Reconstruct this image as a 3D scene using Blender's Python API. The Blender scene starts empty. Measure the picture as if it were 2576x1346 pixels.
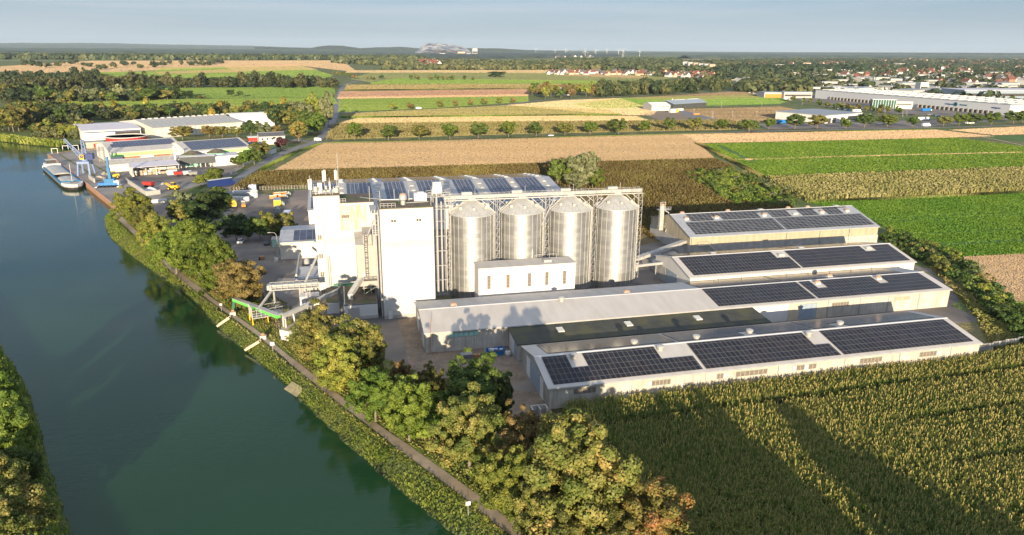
import bpy, bmesh, math, random
import numpy as np
from mathutils import Vector, Matrix
from mathutils.geometry import tessellate_polygon
sc = bpy.context.scene
COL = sc.collection
# ------------------------------------------------------------ camera
# world: X runs along the long halls, Y away from the camera, metres. The drone hovers 65 m above the yard.
IMW, IMH, FPX, CAMZ = 2576., 1346., 1789., 65.
PITCH, ROLL, YAW = math.radians(17.15), math.radians(0.5), math.radians(13.8)
fwd = Vector((math.sin(YAW)*math.cos(PITCH), math.cos(YAW)*math.cos(PITCH), -math.sin(PITCH)))
rt0 = Vector((math.cos(YAW), -math.sin(YAW), 0))
up0 = rt0.cross(fwd)
rt = rt0*math.cos(ROLL)+up0*math.sin(ROLL)
up = up0*math.cos(ROLL)-rt0*math.sin(ROLL)
cd = bpy.data.cameras.new("camera"); cam = bpy.data.objects.new("camera", cd); COL.objects.link(cam)
M3 = Matrix((rt, up, -fwd)).transposed()
cam.matrix_world = Matrix.Translation((0, 0, CAMZ)) @ M3.to_4x4()
cd.sensor_width = 36; cd.lens = 36*FPX/IMW; cd.clip_start = 1; cd.clip_end = 90000
sc.camera = cam
# ------------------------------------------------------------ world and sun
SUN_EL, SUN_HEAD = math.radians(10.0), math.radians(9.9)      # light travels along +Y turned 9.9 deg to +X
SKYTINT = (.42, .63, 1.04, 1); ZENITH_FILL = (5.4, 6.2, 7.6, 1)
w = bpy.data.worlds.new("World"); sc.world = w; w.use_nodes = True
nt = w.node_tree; bg = nt.nodes['Background']
sky = nt.nodes.new('ShaderNodeTexSky'); sky.sky_type = 'NISHITA'; sky.sun_disc = False
sky.sun_elevation = SUN_EL; sky.sun_rotation = math.radians(180)+SUN_HEAD
sky.air_density = 1.0; sky.dust_density = 0.6; sky.ozone_density = 2.0; sky.altitude = 100
hs = nt.nodes.new('ShaderNodeHueSaturation'); hs.inputs['Saturation'].default_value = 0.8
tc = nt.nodes.new('ShaderNodeTexCoord'); mp = nt.nodes.new('ShaderNodeMapping'); mp.inputs['Scale'].default_value = (1.0, 1.6, 22); mp.inputs['Rotation'].default_value = (0, .03, 0)
ns = nt.nodes.new('ShaderNodeTexNoise'); ns.inputs['Scale'].default_value = 1.6; ns.inputs['Detail'].default_value = 5
rp = nt.nodes.new('ShaderNodeValToRGB'); rp.color_ramp.elements[0].position = .40; rp.color_ramp.elements[1].position = .70
rp.color_ramp.elements[0].color = (0, 0, 0, 1); rp.color_ramp.elements[1].color = (.75, .75, .75, 1)
mx = nt.nodes.new('ShaderNodeMix'); mx.data_type = 'RGBA'; mx.inputs[7].default_value = (5.6, 6.0, 6.5, 1)
L = nt.links
L.new(sky.outputs[0], hs.inputs['Color']); L.new(tc.outputs['Generated'], mp.inputs[0]); L.new(mp.outputs[0], ns.inputs['Vector'])
L.new(ns.outputs['Fac'], rp.inputs[0]); 
tm = nt.nodes.new('ShaderNodeMix'); tm.data_type = 'RGBA'; tm.blend_type = 'MULTIPLY'; tm.inputs[0].default_value = 1; tm.inputs[7].default_value = SKYTINT
L.new(hs.outputs[0], tm.inputs[6]); L.new(rp.outputs[0], mx.inputs[0]); L.new(tm.outputs[2], mx.inputs[6])
sz = nt.nodes.new('ShaderNodeSeparateXYZ'); L.new(tc.outputs['Generated'], sz.inputs[0])          # added fill light: unseen sky overhead brightened towards the zenith
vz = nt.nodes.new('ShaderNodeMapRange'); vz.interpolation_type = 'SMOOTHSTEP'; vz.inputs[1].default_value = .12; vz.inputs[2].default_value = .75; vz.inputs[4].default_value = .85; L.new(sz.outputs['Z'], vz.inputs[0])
m2 = nt.nodes.new('ShaderNodeMix'); m2.data_type = 'RGBA'; m2.inputs[7].default_value = ZENITH_FILL; L.new(vz.outputs[0], m2.inputs[0]); L.new(mx.outputs[2], m2.inputs[6]); 
hz_ = nt.nodes.new('ShaderNodeMapRange'); hz_.interpolation_type = 'SMOOTHSTEP'; hz_.inputs[1].default_value = -.01; hz_.inputs[2].default_value = .13; hz_.inputs[3].default_value = .85; hz_.inputs[4].default_value = 0; L.new(sz.outputs['Z'], hz_.inputs[0])   # pale band low over the horizon
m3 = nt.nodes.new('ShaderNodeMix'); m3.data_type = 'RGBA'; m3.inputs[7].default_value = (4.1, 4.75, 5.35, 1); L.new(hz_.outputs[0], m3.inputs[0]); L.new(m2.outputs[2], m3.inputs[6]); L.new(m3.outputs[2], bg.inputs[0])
bg.inputs[1].default_value = 0.07
sl = bpy.data.lights.new("sun", 'SUN'); sl.energy = 5.0; sl.angle = math.radians(0.55); sl.color = (1.0, 0.82, 0.57)
so = bpy.data.objects.new("sun", sl); COL.objects.link(so)
ld = Vector((math.sin(SUN_HEAD)*math.cos(SUN_EL), math.cos(SUN_HEAD)*math.cos(SUN_EL), -math.sin(SUN_EL)))
so.rotation_euler = ld.to_track_quat('-Z', 'Y').to_euler(); so.location = (0, -200, 200)
sc.view_settings.view_transform = 'Standard'; sc.view_settings.look = 'None'; sc.view_settings.exposure = 0.84; sc.view_settings.gamma = 1
sc.cycles.max_bounces = 6; sc.cycles.diffuse_bounces = 2; sc.cycles.glossy_bounces = 3; sc.cycles.transmission_bounces = 3
sc.cycles.volume_bounces = 0; sc.cycles.transparent_max_bounces = 6; sc.cycles.use_denoising = True
HAZE = 2.7e-5
# ------------------------------------------------------------ picture helpers: where a sight line meets the ground
def ray(x, y): return (x-IMW/2)/FPX*rt-(y-IMH/2)/FPX*up+fwd
def G(x, y, z=0.):
    d = ray(x, y); t = (z-CAMZ)/d.z
    return Vector((d.x*t, d.y*t, z))
def hgt(x, y, b):
    d = ray(x, y); return CAMZ+d.z*math.hypot(b[0], b[1])/math.hypot(d.x, d.y)
def GP(pts, z=0.): return [tuple(G(x, y, z)) for x, y in pts]
# ------------------------------------------------------------ materials
def rgb(c): return (c[0], c[1], c[2], 1)
def mat(name, c1, c2=None, scale=.3, rough=.75, metal=0., spec=.3, bump=0., bscale=4., stretch=(1, 1, 1), lines=None, grid=None, streak=None, detail=4., c3=None, s3=.02, lo=.35, hi=.65, coarse=None):
    m = bpy.data.materials.new(name); m.use_nodes = True; t = m.node_tree; n = t.nodes; l = t.links
    b = n['Principled BSDF']; b.inputs['Roughness'].default_value = rough; b.inputs['Metallic'].default_value = metal
    b.inputs['Specular IOR Level'].default_value = spec
    g = n.new('ShaderNodeTexCoord')
    def vec(st):
        q = n.new('ShaderNodeMapping'); q.inputs['Scale'].default_value = st; l.new(g.outputs['Object'], q.inputs[0]); return q.outputs[0]
    def noise(st, s, d=detail):
        q = n.new('ShaderNodeTexNoise'); q.inputs['Scale'].default_value = s; q.inputs['Detail'].default_value = d; l.new(vec(st), q.inputs['Vector']); return q.outputs['Fac']
    def mr(o, a, z, c=0., d=1.):
        q = n.new('ShaderNodeMapRange'); q.inputs[1].default_value = a; q.inputs[2].default_value = z; q.inputs[3].default_value = c; q.inputs[4].default_value = d; l.new(o, q.inputs[0]); return q.outputs[0]
    def mixc(f, a, bb):
        q = n.new('ShaderNodeMix'); q.data_type = 'RGBA'
        if isinstance(f, (int, float)): q.inputs[0].default_value = f
        else: l.new(f, q.inputs[0])
        for i, v in ((6, a), (7, bb)):
            if isinstance(v, tuple): q.inputs[i].default_value = rgb(v)
            else: l.new(v, q.inputs[i])
        return q.outputs[2]
    col = c1
    if c2: col = mixc(mr(noise(stretch, scale), lo, hi), c1, c2)
    if c3: col = mixc(mr(noise((1, 1, 1), s3, 3), .48, .62), col, c3)
    if streak: col = mixc(mr(noise((1.3, 1.3, .12), 1.6, 3), streak[1], streak[2], 0, streak[3] if len(streak) > 3 else .8), col, streak[0])
    if lines:                                            # (axis scale vector, period colour, amount)
        q = n.new('ShaderNodeTexWave'); q.inputs['Scale'].default_value = 1; q.inputs['Distortion'].default_value = lines[3] if len(lines) > 3 else 0
        q.inputs['Detail'].default_value = 2; q.inputs['Detail Scale'].default_value = .5
        l.new(vec(lines[0]), q.inputs['Vector']); col = mixc(mr(q.outputs['Fac'], 0, 1, 0, lines[2]), col, lines[1])
    if grid:                                             # (w, h, mortar, colour, axes)
        q = n.new('ShaderNodeTexBrick'); q.offset = 0; q.squash = 1
        q.inputs['Scale'].default_value = 1; q.inputs['Brick Width'].default_value = grid[0]; q.inputs['Row Height'].default_value = grid[1]
        q.inputs['Mortar Size'].default_value = grid[2]; q.inputs['Mortar Smooth'].default_value = 0; q.inputs['Bias'].default_value = 0
        q.inputs['Color1'].default_value = (0, 0, 0, 1); q.inputs['Color2'].default_value = (.12, .12, .12, 1); q.inputs['Mortar'].default_value = (1, 1, 1, 1)
        sx = n.new('ShaderNodeSeparateXYZ'); cx = n.new('ShaderNodeCombineXYZ'); l.new(g.outputs['Object'], sx.inputs[0])
        ax = grid[4] if len(grid) > 4 else 'XY'
        l.new(sx.outputs[ax[0]], cx.inputs[0]); l.new(sx.outputs[ax[1]], cx.inputs[1]); l.new(cx.outputs[0], q.inputs['Vector'])
        col = mixc(q.outputs['Color'], col, grid[3])
    if isinstance(col, tuple): b.inputs['Base Color'].default_value = rgb(col)
    else: l.new(col, b.inputs['Base Color'])
    if coarse:                                           # (frequency, slope): stalks, clods and tufts too small to model turn the surface every way
        q = n.new('ShaderNodeTexNoise'); q.inputs['Scale'].default_value = coarse[0]; q.inputs['Detail'].default_value = 2; l.new(vec((1, 1, 1)), q.inputs['Vector'])
        a_ = n.new('ShaderNodeVectorMath'); a_.operation = 'SUBTRACT'; a_.inputs[1].default_value = (.5, .5, .5); l.new(q.outputs['Color'], a_.inputs[0])
        c_ = n.new('ShaderNodeVectorMath'); c_.operation = 'MULTIPLY'; k_ = coarse[1]*7; c_.inputs[1].default_value = (k_, k_, 0); l.new(a_.outputs[0], c_.inputs[0])
        d_ = n.new('ShaderNodeVectorMath'); d_.operation = 'ADD'; d_.inputs[1].default_value = (0, 0, 1); l.new(c_.outputs[0], d_.inputs[0])
        e_ = n.new('ShaderNodeVectorMath'); e_.operation = 'NORMALIZE'; l.new(d_.outputs[0], e_.inputs[0]); l.new(e_.outputs[0], b.inputs['Normal'])
    elif bump:
        q = n.new('ShaderNodeBump'); q.inputs['Strength'].default_value = min(1, bump); q.inputs['Distance'].default_value = bump
        l.new(noise(stretch, bscale, 3), q.inputs['Height']); l.new(q.outputs[0], b.inputs['Normal'])
    return m
def leafmat(name, a, bcol, ccol, trans=.25):
    m = bpy.data.materials.new(name); m.use_nodes = True; t = m.node_tree; n = t.nodes; l = t.links
    b = n['Principled BSDF']; b.inputs['Roughness'].default_value = .55; b.inputs['Specular IOR Level'].default_value = .25
    at = n.new('ShaderNodeAttribute'); at.attribute_name = 'tint'
    oi = n.new('ShaderNodeObjectInfo')
    r = n.new('ShaderNodeValToRGB'); e = r.color_ramp.elements
    e[0].color = rgb(a); e[0].position = .12; e[1].color = rgb(ccol); e[1].position = .92
    k = e.new(.55); k.color = rgb(bcol)
    l.new(at.outputs['Fac'], r.inputs[0])
    h = n.new('ShaderNodeHueSaturation')
    mv = n.new('ShaderNodeMapRange'); mv.inputs[3].default_value = .8; mv.inputs[4].default_value = 1.25; l.new(oi.outputs['Random'], mv.inputs[0]); l.new(mv.outputs[0], h.inputs['Value'])
    mh = n.new('ShaderNodeMapRange'); mh.inputs[3].default_value = .485; mh.inputs[4].default_value = .515
    ml = n.new('ShaderNodeMath'); ml.operation = 'FRACT'; mm = n.new('ShaderNodeMath'); mm.operation = 'MULTIPLY'; mm.inputs[1].default_value = 7.3
    l.new(oi.outputs['Random'], mm.inputs[0]); l.new(mm.outputs[0], ml.inputs[0]); l.new(ml.outputs[0], mh.inputs[0]); l.new(mh.outputs[0], h.inputs['Hue'])
    l.new(r.outputs[0], h.inputs['Color']); l.new(h.outputs[0], b.inputs['Base Color'])
    if trans:
        tr = n.new('ShaderNodeBsdfTranslucent'); l.new(h.outputs[0], tr.inputs[0]); ms = n.new('ShaderNodeMixShader'); ms.inputs[0].default_value = trans
        l.new(b.outputs[0], ms.inputs[1]); l.new(tr.outputs[0], ms.inputs[2]); l.new(ms.outputs[0], n['Material Output'].inputs[0])
    return m
M = {}
def mk(k, *a, **kw): M[k] = mat(k, *a, **kw); return M[k]
mk('white_paint', (.70, .69, .67), (.64, .62, .59), scale=.25)
mk('tower_wall', (.56, .56, .55), (.51, .505, .49), scale=.12, streak=((.33, .29, .24), .56, .8, .4), grid=(3.2, 2.6, .035, (.50, .49, .47), 'XZ'))
mk('rust_streak_wall', (.74, .66, .55), (.66, .56, .44), scale=.8, streak=((.42, .27, .13), .46, .62, .75), lines=((.9, 0, 0), (.55, .42, .28), .3))
mk('green_band', (.55, .72, .42), (.6, .74, .5), scale=.5)
mk('window_dark', (.05, .05, .055), (.11, .10, .09), scale=1.5, rough=.25, spec=.5)
mk('window_warm', (.15, .125, .10), (.23, .19, .15), scale=3, rough=.35)
mk('frame_grey', (.30, .29, .27), rough=.6)
mk('galv', (.52, .52, .50), (.62, .61, .58), scale=.6, rough=.42, metal=.75)
mk('galv_dull', (.42, .42, .40), (.52, .51, .48), scale=.8, rough=.6, metal=.35)
mk('galv_white', (.46, .455, .44), (.38, .37, .355), scale=.8, rough=.5, metal=.2)
mk('steel_dark', (.12, .12, .12), (.18, .17, .16), scale=2, rough=.6)
mk('flat_roof', (.10, .085, .07), (.19, .15, .11), scale=.5, rough=.9, c3=(.10, .12, .05), s3=.25)
mk('grey_clad', (.42, .40, .36), (.46, .44, .40), scale=.5, rough=.6, lines=((4.2, 0, 0), (.30, .28, .25), .5))
mk('light_roof', (.56, .53, .50), (.48, .45, .41), scale=.5, stretch=(1, .2, 1), rough=.75, lines=((2.4, 0, 0), (.42, .39, .36), .5))
mk('metal_roof', (.44, .45, .46), (.36, .37, .39), scale=.5, rough=.5, metal=.25, lines=((3.2, 0, 0), (.38, .39, .41), .4))
mk('dark_roof', (.07, .072, .06), (.05, .053, .048), scale=.6, rough=.85, c3=(.085, .085, .05), s3=.2, lines=((0, .9, 0), (.04, .045, .035), .5))
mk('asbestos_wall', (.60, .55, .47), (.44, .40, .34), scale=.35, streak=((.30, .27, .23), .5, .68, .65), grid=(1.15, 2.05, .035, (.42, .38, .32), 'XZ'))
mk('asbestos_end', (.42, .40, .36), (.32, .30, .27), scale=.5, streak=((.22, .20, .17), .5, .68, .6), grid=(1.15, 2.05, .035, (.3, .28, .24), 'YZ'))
mk('cream_wall', (.76, .72, .63), (.68, .63, .54), scale=.3, streak=((.52, .47, .40), .58, .75, .4), grid=(3.0, 30, .03, (.6, .56, .48), 'XZ'))
mk('wood_clad', (.50, .43, .30), (.38, .33, .24), scale=.8, stretch=(1, 1, .2), lines=((5, 5, 0), (.28, .24, .17), .5))
mk('concrete', (.50, .48, .44), (.38, .36, .33), scale=.6, rough=.9, streak=((.26, .25, .22), .52, .7, .5))
mk('blue_door', (.30, .36, .42), (.25, .31, .38), scale=1, streak=((.45, .45, .42), .55, .75, .5))
mk('tan_panel', (.60, .51, .38), (.52, .44, .33), scale=1)
mk('solar', (.006, .009, .018), (.012, .009, .014), scale=.25, rough=.15, spec=.2, grid=(1.05, 1.72, .05, (.13, .12, .11)))
mk('solar_blue', (.008, .015, .045), (.014, .022, .06), scale=.25, rough=.15, spec=.3, grid=(2.0, 1.02, .05, (.24, .26, .30)))
mk('solar_wide', (.008, .011, .02), (.014, .012, .018), scale=.25, rough=.15, spec=.2, grid=(1.75, 1.05, .07, (.26, .26, .25)))
mk('skylight', (.72, .70, .62), (.58, .56, .50), scale=.5, rough=.3)
mk('rust', (.34, .15, .07), (.48, .26, .15), scale=3, rough=.85)
mk('rust_cap', (.42, .22, .14), (.55, .38, .28), scale=4, rough=.8)
mk('sheet_pile', (.30, .17, .11), (.20, .13, .10), scale=.5, rough=.85, lines=((2.2, 2.2, 0), (.12, .07, .05), .7))
mk('green_paint', (.16, .62, .12), (.14, .52, .10), scale=2, rough=.5)
mk('dark_green', (.05, .20, .11), (.08, .24, .14), scale=2, rough=.55)
mk('yellow', (.80, .52, .03), (.72, .45, .03), scale=2, rough=.45)
mk('orange', (.72, .26, .04), (.6, .24, .06), scale=2, rough=.55)
mk('red', (.46, .045, .035), (.36, .05, .04), scale=2, rough=.5)
mk('blue', (.02, .16, .48), (.03, .2, .5), scale=2, rough=.4)
mk('sky_blue', (.02, .17, .36), (.03, .16, .32), scale=.6, rough=.45)
mk('crane_blue', (.17, .25, .45), (.22, .29, .46), scale=1, rough=.5)
mk('navy', (.02, .04, .16), rough=.45)
mk('black', (.02, .02, .022), (.035, .033, .03), scale=2, rough=.6)
mk('car_white', (.80, .80, .80), rough=.18, spec=.5)
mk('car_grey', (.06, .075, .09), rough=.2, spec=.6)
mk('glass', (.03, .04, .05), rough=.08, spec=.7)
mk('tyre', (.02, .02, .02), rough=.85)
mk('bag_white', (.72, .71, .68), (.60, .59, .57), scale=1.5, rough=.6)
mk('wood', (.50, .40, .27), (.40, .31, .20), scale=2, rough=.8)
mk('bale_grey', (.22, .25, .24), (.30, .33, .32), scale=1, rough=.6)
mk('red_tile', (.21, .085, .06), (.16, .07, .05), scale=.05, rough=.8)
mk('dark_tile', (.10, .10, .11), (.14, .13, .13), scale=.05, rough=.7)
mk('brick', (.42, .22, .15), (.36, .19, .13), scale=.3)
mk('plaster', (.66, .64, .61), (.6, .57, .53), scale=.02)
mk('far_wall', (.52, .51, .49), (.46, .45, .42), scale=.02)
mk('light_grey_clad', (.56, .58, .60), (.52, .54, .56), scale=.02, rough=.5)
mk('grey_film_roof', (.33, .35, .37), (.28, .30, .32), scale=.03, rough=.55)
mk('charcoal', (.07, .08, .085), (.09, .10, .10), scale=.4, rough=.5, lines=((1.2, 0, 0), (.045, .05, .055), .5))
mk('green_glass', (.03, .12, .10), rough=.1, spec=.6)
mk('timber_brown', (.30, .14, .06), (.36, .18, .08), scale=.8)
mk('green_wall', (.34, .66, .22), (.40, .70, .28), scale=.8)
mk('aqua', (.35, .62, .52), (.30, .56, .48), scale=1)
mk('trunk', (.16, .13, .10), (.24, .20, .16), scale=2, rough=.9)
mk('apt_orange', (.74, .52, .36), rough=.8)
mk('sign_blue', (.03, .06, .25), rough=.5)
mk('sign_teal', (.02, .14, .17), rough=.5)
# ------------------------------------------------------------ mesh helpers
def tag(o, label=None, cat=None, group=None, kind=None):
    if label: o['label'] = label
    if cat: o['category'] = cat
    if group: o['group'] = group
    if kind: o['kind'] = kind
    return o
def thing(name, label, cat, loc=(0, 0, 0), rz=0., group=None):
    o = bpy.data.objects.new(name, None); COL.objects.link(o); o.location = loc; o.rotation_euler = (0, 0, rz); o.empty_display_size = .5
    return tag(o, label, cat, group)
def link(name, me, m, parent=None, loc=(0, 0, 0)):
    o = bpy.data.objects.new(name, me); COL.objects.link(o); o.location = loc
    if m is not None and not me.materials: me.materials.append(M[m] if isinstance(m, str) else m)
    if parent: o.parent = parent
    return o
class MB:
    def __init__(s): s.v = []; s.f = []
    def add(s, vs, fs):
        k = len(s.v); s.v += [tuple(p) for p in vs]; s.f += [tuple(i+k for i in f) for f in fs]; return s
    def box(s, x0, x1, y0, y1, z0, z1):
        return s.add([(x0, y0, z0), (x1, y0, z0), (x1, y1, z0), (x0, y1, z0), (x0, y0, z1), (x1, y0, z1), (x1, y1, z1), (x0, y1, z1)],
                     [(3, 2, 1, 0), (4, 5, 6, 7), (0, 1, 5, 4), (1, 2, 6, 5), (2, 3, 7, 6), (3, 0, 4, 7)])
    def bar(s, p, q, a=.1, b=None):
        p = Vector(p); q = Vector(q); d = (q-p).normalized(); b = b or a
        x = d.cross(Vector((0, 0, 1))) if abs(d.z) < .99 else Vector((1, 0, 0)); x.normalize(); y = x.cross(d)
        c = [p-x*a-y*b, p+x*a-y*b, p+x*a+y*b, p-x*a+y*b]; c += [v+(q-p) for v in c]
        return s.add(c, [(3, 2, 1, 0), (4, 5, 6, 7), (0, 1, 5, 4), (1, 2, 6, 5), (2, 3, 7, 6), (3, 0, 4, 7)])
    def tube(s, p, q, r0, r1=None, n=10):
        r1 = r0 if r1 is None else r1; p = Vector(p); q = Vector(q); d = (q-p).normalized()
        x = d.cross(Vector((0, 0, 1))) if abs(d.z) < .99 else Vector((1, 0, 0)); x.normalize(); y = x.cross(d)
        vs = [p+(x*math.cos(6.28318*i/n)+y*math.sin(6.28318*i/n))*r0 for i in range(n)]+[q+(x*math.cos(6.28318*i/n)+y*math.sin(6.28318*i/n))*r1 for i in range(n)]
        return s.add(vs, [(i, (i+1) % n, n+(i+1) % n, n+i) for i in range(n)]+[tuple(range(n-1, -1, -1)), tuple(range(n, 2*n))])
    def prism(s, poly, z0, z1):
        n = len(poly); vs = [(p[0], p[1], z0) for p in poly]+[(p[0], p[1], z1) for p in poly]
        return s.add(vs, [tuple(range(n-1, -1, -1)), tuple(range(n, 2*n))]+[(i, (i+1) % n, n+(i+1) % n, n+i) for i in range(n)])
    def extr(s, prof, x0, x1):                          # profile of (y, z) pushed along x
        n = len(prof); vs = [(x0, p[0], p[1]) for p in prof]+[(x1, p[0], p[1]) for p in prof]
        return s.add(vs, [tuple(range(n)), tuple(range(2*n-1, n-1, -1))]+[(i, n+i, n+(i+1) % n, (i+1) % n) for i in range(n)])
    def lathe(s, c, prof, n=24):                        # prof of (r, z)
        vs = []; fs = []
        for r, z in prof: vs += [(c[0]+r*math.cos(6.28318*i/n), c[1]+r*math.sin(6.28318*i/n), c[2]+z) for i in range(n)]
        for j in range(len(prof)-1): fs += [(j*n+i, j*n+(i+1) % n, (j+1)*n+(i+1) % n, (j+1)*n+i) for i in range(n)]
        return s.add(vs, fs+[tuple(range(n-1, -1, -1)), tuple(range((len(prof)-1)*n, len(prof)*n))])
    def quad(s, *p): return s.add(p, [tuple(range(len(p)))])
    def mesh(s, name, off=(0, 0, 0), smooth=False):
        me = bpy.data.meshes.new(name); ox, oy, oz = off
        me.from_pydata([(x-ox, y-oy, z-oz) for x, y, z in s.v], [], s.f); me.update()
        if smooth: me.polygons.foreach_set('use_smooth', [True]*len(me.polygons))
        return me
    def part(s, name, m, parent, local=False, smooth=False, label=None):
        root = parent; off = Vector((0, 0, 0))
        if not local:
            q = parent
            while q: off += q.location; q = q.parent
        o = link(name, s.mesh(name, off, smooth), m, parent)
        if label: o['label'] = label
        return o
    def single(s, name, m, label, cat, group=None, smooth=False, kind=None):
        xs = [p[0] for p in s.v]; ys = [p[1] for p in s.v]; c = ((min(xs)+max(xs))/2, (min(ys)+max(ys))/2, min(p[2] for p in s.v))
        o = link(name, s.mesh(name, c, smooth), m, None, c); return tag(o, label, cat, group, kind)
def copytree(o, loc, rz=None, label=None, sc_=None):
    r = o.copy(); COL.objects.link(r); r.location = loc
    if rz is not None: r.rotation_euler = (0, 0, rz)
    if label: r['label'] = label
    if sc_ is not None: r.scale = sc_
    for c in o.children:
        d = c.copy(); COL.objects.link(d); d.parent = r
        for e in c.children:
            f = e.copy(); COL.objects.link(f); f.parent = d
    return r
def sheet(name, pts, z, m, label=None):
    """a flat ground sheet with its own edge"""
    me = bpy.data.meshes.new(name); vs = [Vector((p[0], p[1], z)) for p in pts]
    tr = tessellate_polygon([vs]); me.from_pydata(vs, [], [t if (vs[t[1]]-vs[t[0]]).cross(vs[t[2]]-vs[t[0]]).z > 0 else (t[0], t[2], t[1]) for t in tr]); me.update()
    o = link(name, me, m); o['kind'] = 'structure'
    if label: o['label'] = label
    return o
def ribbon(name, line, width, z, m, kind='structure', ext=0):
    P = [Vector((p[0], p[1])) for p in line]; vs = []
    for i, p in enumerate(P):
        a = P[max(i-1, 0)]; b = P[min(i+1, len(P)-1)]; d = (b-a).normalized(); nrm = Vector((-d.y, d.x))
        wd = width[i] if isinstance(width, (list, tuple)) else width
        vs += [(p.x-nrm.x*wd/2, p.y-nrm.y*wd/2, z), (p.x+nrm.x*wd/2, p.y+nrm.y*wd/2, z)]
    me = bpy.data.meshes.new(name); me.from_pydata(vs, [], [(2*i, 2*i+2, 2*i+3, 2*i+1) for i in range(len(P)-1)]); me.update()
    o = link(name, me, m); o['kind'] = kind; return o
def smoothline(pts, n=6):
    """Catmull-Rom through the points"""
    P = [Vector(p[:2]) for p in pts]; P = [P[0]*2-P[1]]+P+[P[-1]*2-P[-2]]; out = []
    for i in range(1, len(P)-2):
        for k in range(n):
            t = k/n; a, b, c, d = P[i-1], P[i], P[i+1], P[i+2]
            out.append(.5*((2*b)+(c-a)*t+(2*a-5*b+4*c-d)*t*t+(3*b-a-3*c+d)*t**3))
    return out+[P[-2]]
def npmesh(name, V, F, tint=None, smooth=False):
    """V (n,3), F (m,k) arrays -> mesh, with an optional per-vertex tint"""
    me = bpy.data.meshes.new(name); n, m_, k = len(V), len(F), F.shape[1]
    me.vertices.add(n); me.vertices.foreach_set('co', V.astype(np.float32).ravel())
    me.loops.add(m_*k); me.loops.foreach_set('vertex_index', F.astype(np.int32).ravel())
    me.polygons.add(m_); me.polygons.foreach_set('loop_start', np.arange(0, m_*k, k, dtype=np.int32)); me.polygons.foreach_set('loop_total', np.full(m_, k, dtype=np.int32))
    if smooth: me.polygons.foreach_set('use_smooth', np.ones(m_, dtype=bool))
    me.update(calc_edges=True)
    if tint is not None:
        a = me.attributes.new('tint', 'FLOAT', 'POINT'); a.data.foreach_set('value', tint.astype(np.float32))
    return me
def inpoly(X, Y, poly):
    r = np.zeros(len(X), bool); n = len(poly)
    for i in range(n):
        x1, y1 = poly[i][0], poly[i][1]; x2, y2 = poly[(i+1) % n][0], poly[(i+1) % n][1]
        c = ((y1 > Y) != (y2 > Y)) & (X < (x2-x1)*(Y-y1)/((y2-y1) if y2 != y1 else 1e-9)+x1); r ^= c
    return r
def scatter(poly, n, rng):
    xs = [p[0] for p in poly]; ys = [p[1] for p in poly]; ox = []; oy = []; k = 0
    while k < n:
        X = rng.uniform(min(xs), max(xs), n*2); Y = rng.uniform(min(ys), max(ys), n*2); q = inpoly(X, Y, poly)
        ox.append(X[q]); oy.append(Y[q]); k += q.sum()
        if q.sum() == 0: break
    return np.concatenate(ox)[:n], np.concatenate(oy)[:n]
def text(s, size, m, parent, loc, rot, name='lettering', ext=.05, bold=0.):
    c = bpy.data.curves.new(name, 'FONT'); c.body = s; c.size = size; c.extrude = ext; c.offset = bold; c.align_x = 'CENTER'; c.align_y = 'CENTER'
    to = bpy.data.objects.new(name, c); me = bpy.data.meshes.new_from_object(to); bpy.data.objects.remove(to)
    o = link(name, me, m, parent, loc); o.rotation_euler = rot; return o
# ------------------------------------------------------------ ground, canal, banks
mk('grass', (.075, .12, .025), (.13, .16, .04), scale=.12, c3=(.20, .17, .07), s3=.05, bump=.15, bscale=1.5, coarse=(2.2, 0.7))
mk('far_ground', (.10, .13, .05), (.14, .15, .07), scale=.004, c3=(.06, .09, .035), s3=.0012, coarse=(0.6, 0.9))
mk('bank', (.07, .11, .022), (.13, .145, .045), scale=.35, c3=(.05, .07, .02), s3=.09, bump=.3, bscale=1.2, coarse=(2.2, 0.7))
mk('stone_bank', (.34, .29, .18), (.18, .17, .10), scale=1.2, rough=.9, bump=.3, bscale=2.5)
mk('asphalt', (.19, .165, .145), (.26, .22, .185), scale=.10, rough=.9, c3=(.12, .11, .105), s3=.045, streak=((.32, .28, .23), .6, .78, .4))
mk('yard_concrete', (.34, .31, .28), (.27, .245, .225), scale=.08, rough=.9, c3=(.22, .20, .18), s3=.05, grid=(6, 6, .06, (.2, .18, .165)))
mk('yard_pink', (.30, .24, .20), (.25, .20, .17), scale=.08, rough=.9, c3=(.20, .165, .145), s3=.04)
mk('dirt', (.30, .23, .165), (.21, .16, .12), scale=.3, rough=.95, bump=.08, bscale=2, coarse=(2.2, 0.4))
mk('path', (.42, .325, .22), (.33, .26, .18), scale=.5, rough=.95, bump=.05, bscale=3)
mk('road', (.23, .22, .22), (.19, .185, .185), scale=.2, rough=.85)
mk('line_white', (.7, .7, .68), rough=.7)
mk('stubble', (.62, .43, .25), (.55, .37, .215), scale=.02, rough=.95, bump=.12, bscale=2.2, stretch=(.25, 1, 1), lines=((.02, .5, 0), (.44, .29, .165), .35, 1.5), c3=(.60, .42, .26), s3=.012, coarse=(2.2, 2.2))
mk('stubble_pale', (.60, .44, .28), (.54, .39, .25), scale=.02, rough=.95, bump=.12, bscale=2, lines=((.0, .4, 0), (.48, .35, .22), .3, 1), coarse=(2.2, 2.0))
mk('ploughed', (.34, .20, .13), (.42, .27, .18), scale=.01, rough=.95, lines=((.0, .05, 0), (.46, .30, .20), .4, 2), coarse=(2.2, 1.8))
mk('ploughed_dark', (.22, .155, .09), (.28, .20, .12), scale=.03, rough=.95, bump=.2, bscale=.8, coarse=(2.2, 1.1))
mk('tilled', (.44, .35, .23), (.38, .30, .20), scale=.1, rough=.95, bump=.25, bscale=2, lines=((.25, 1.0, 0), (.28, .22, .145), .6, 1.5), coarse=(2.2, 0.9))
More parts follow.
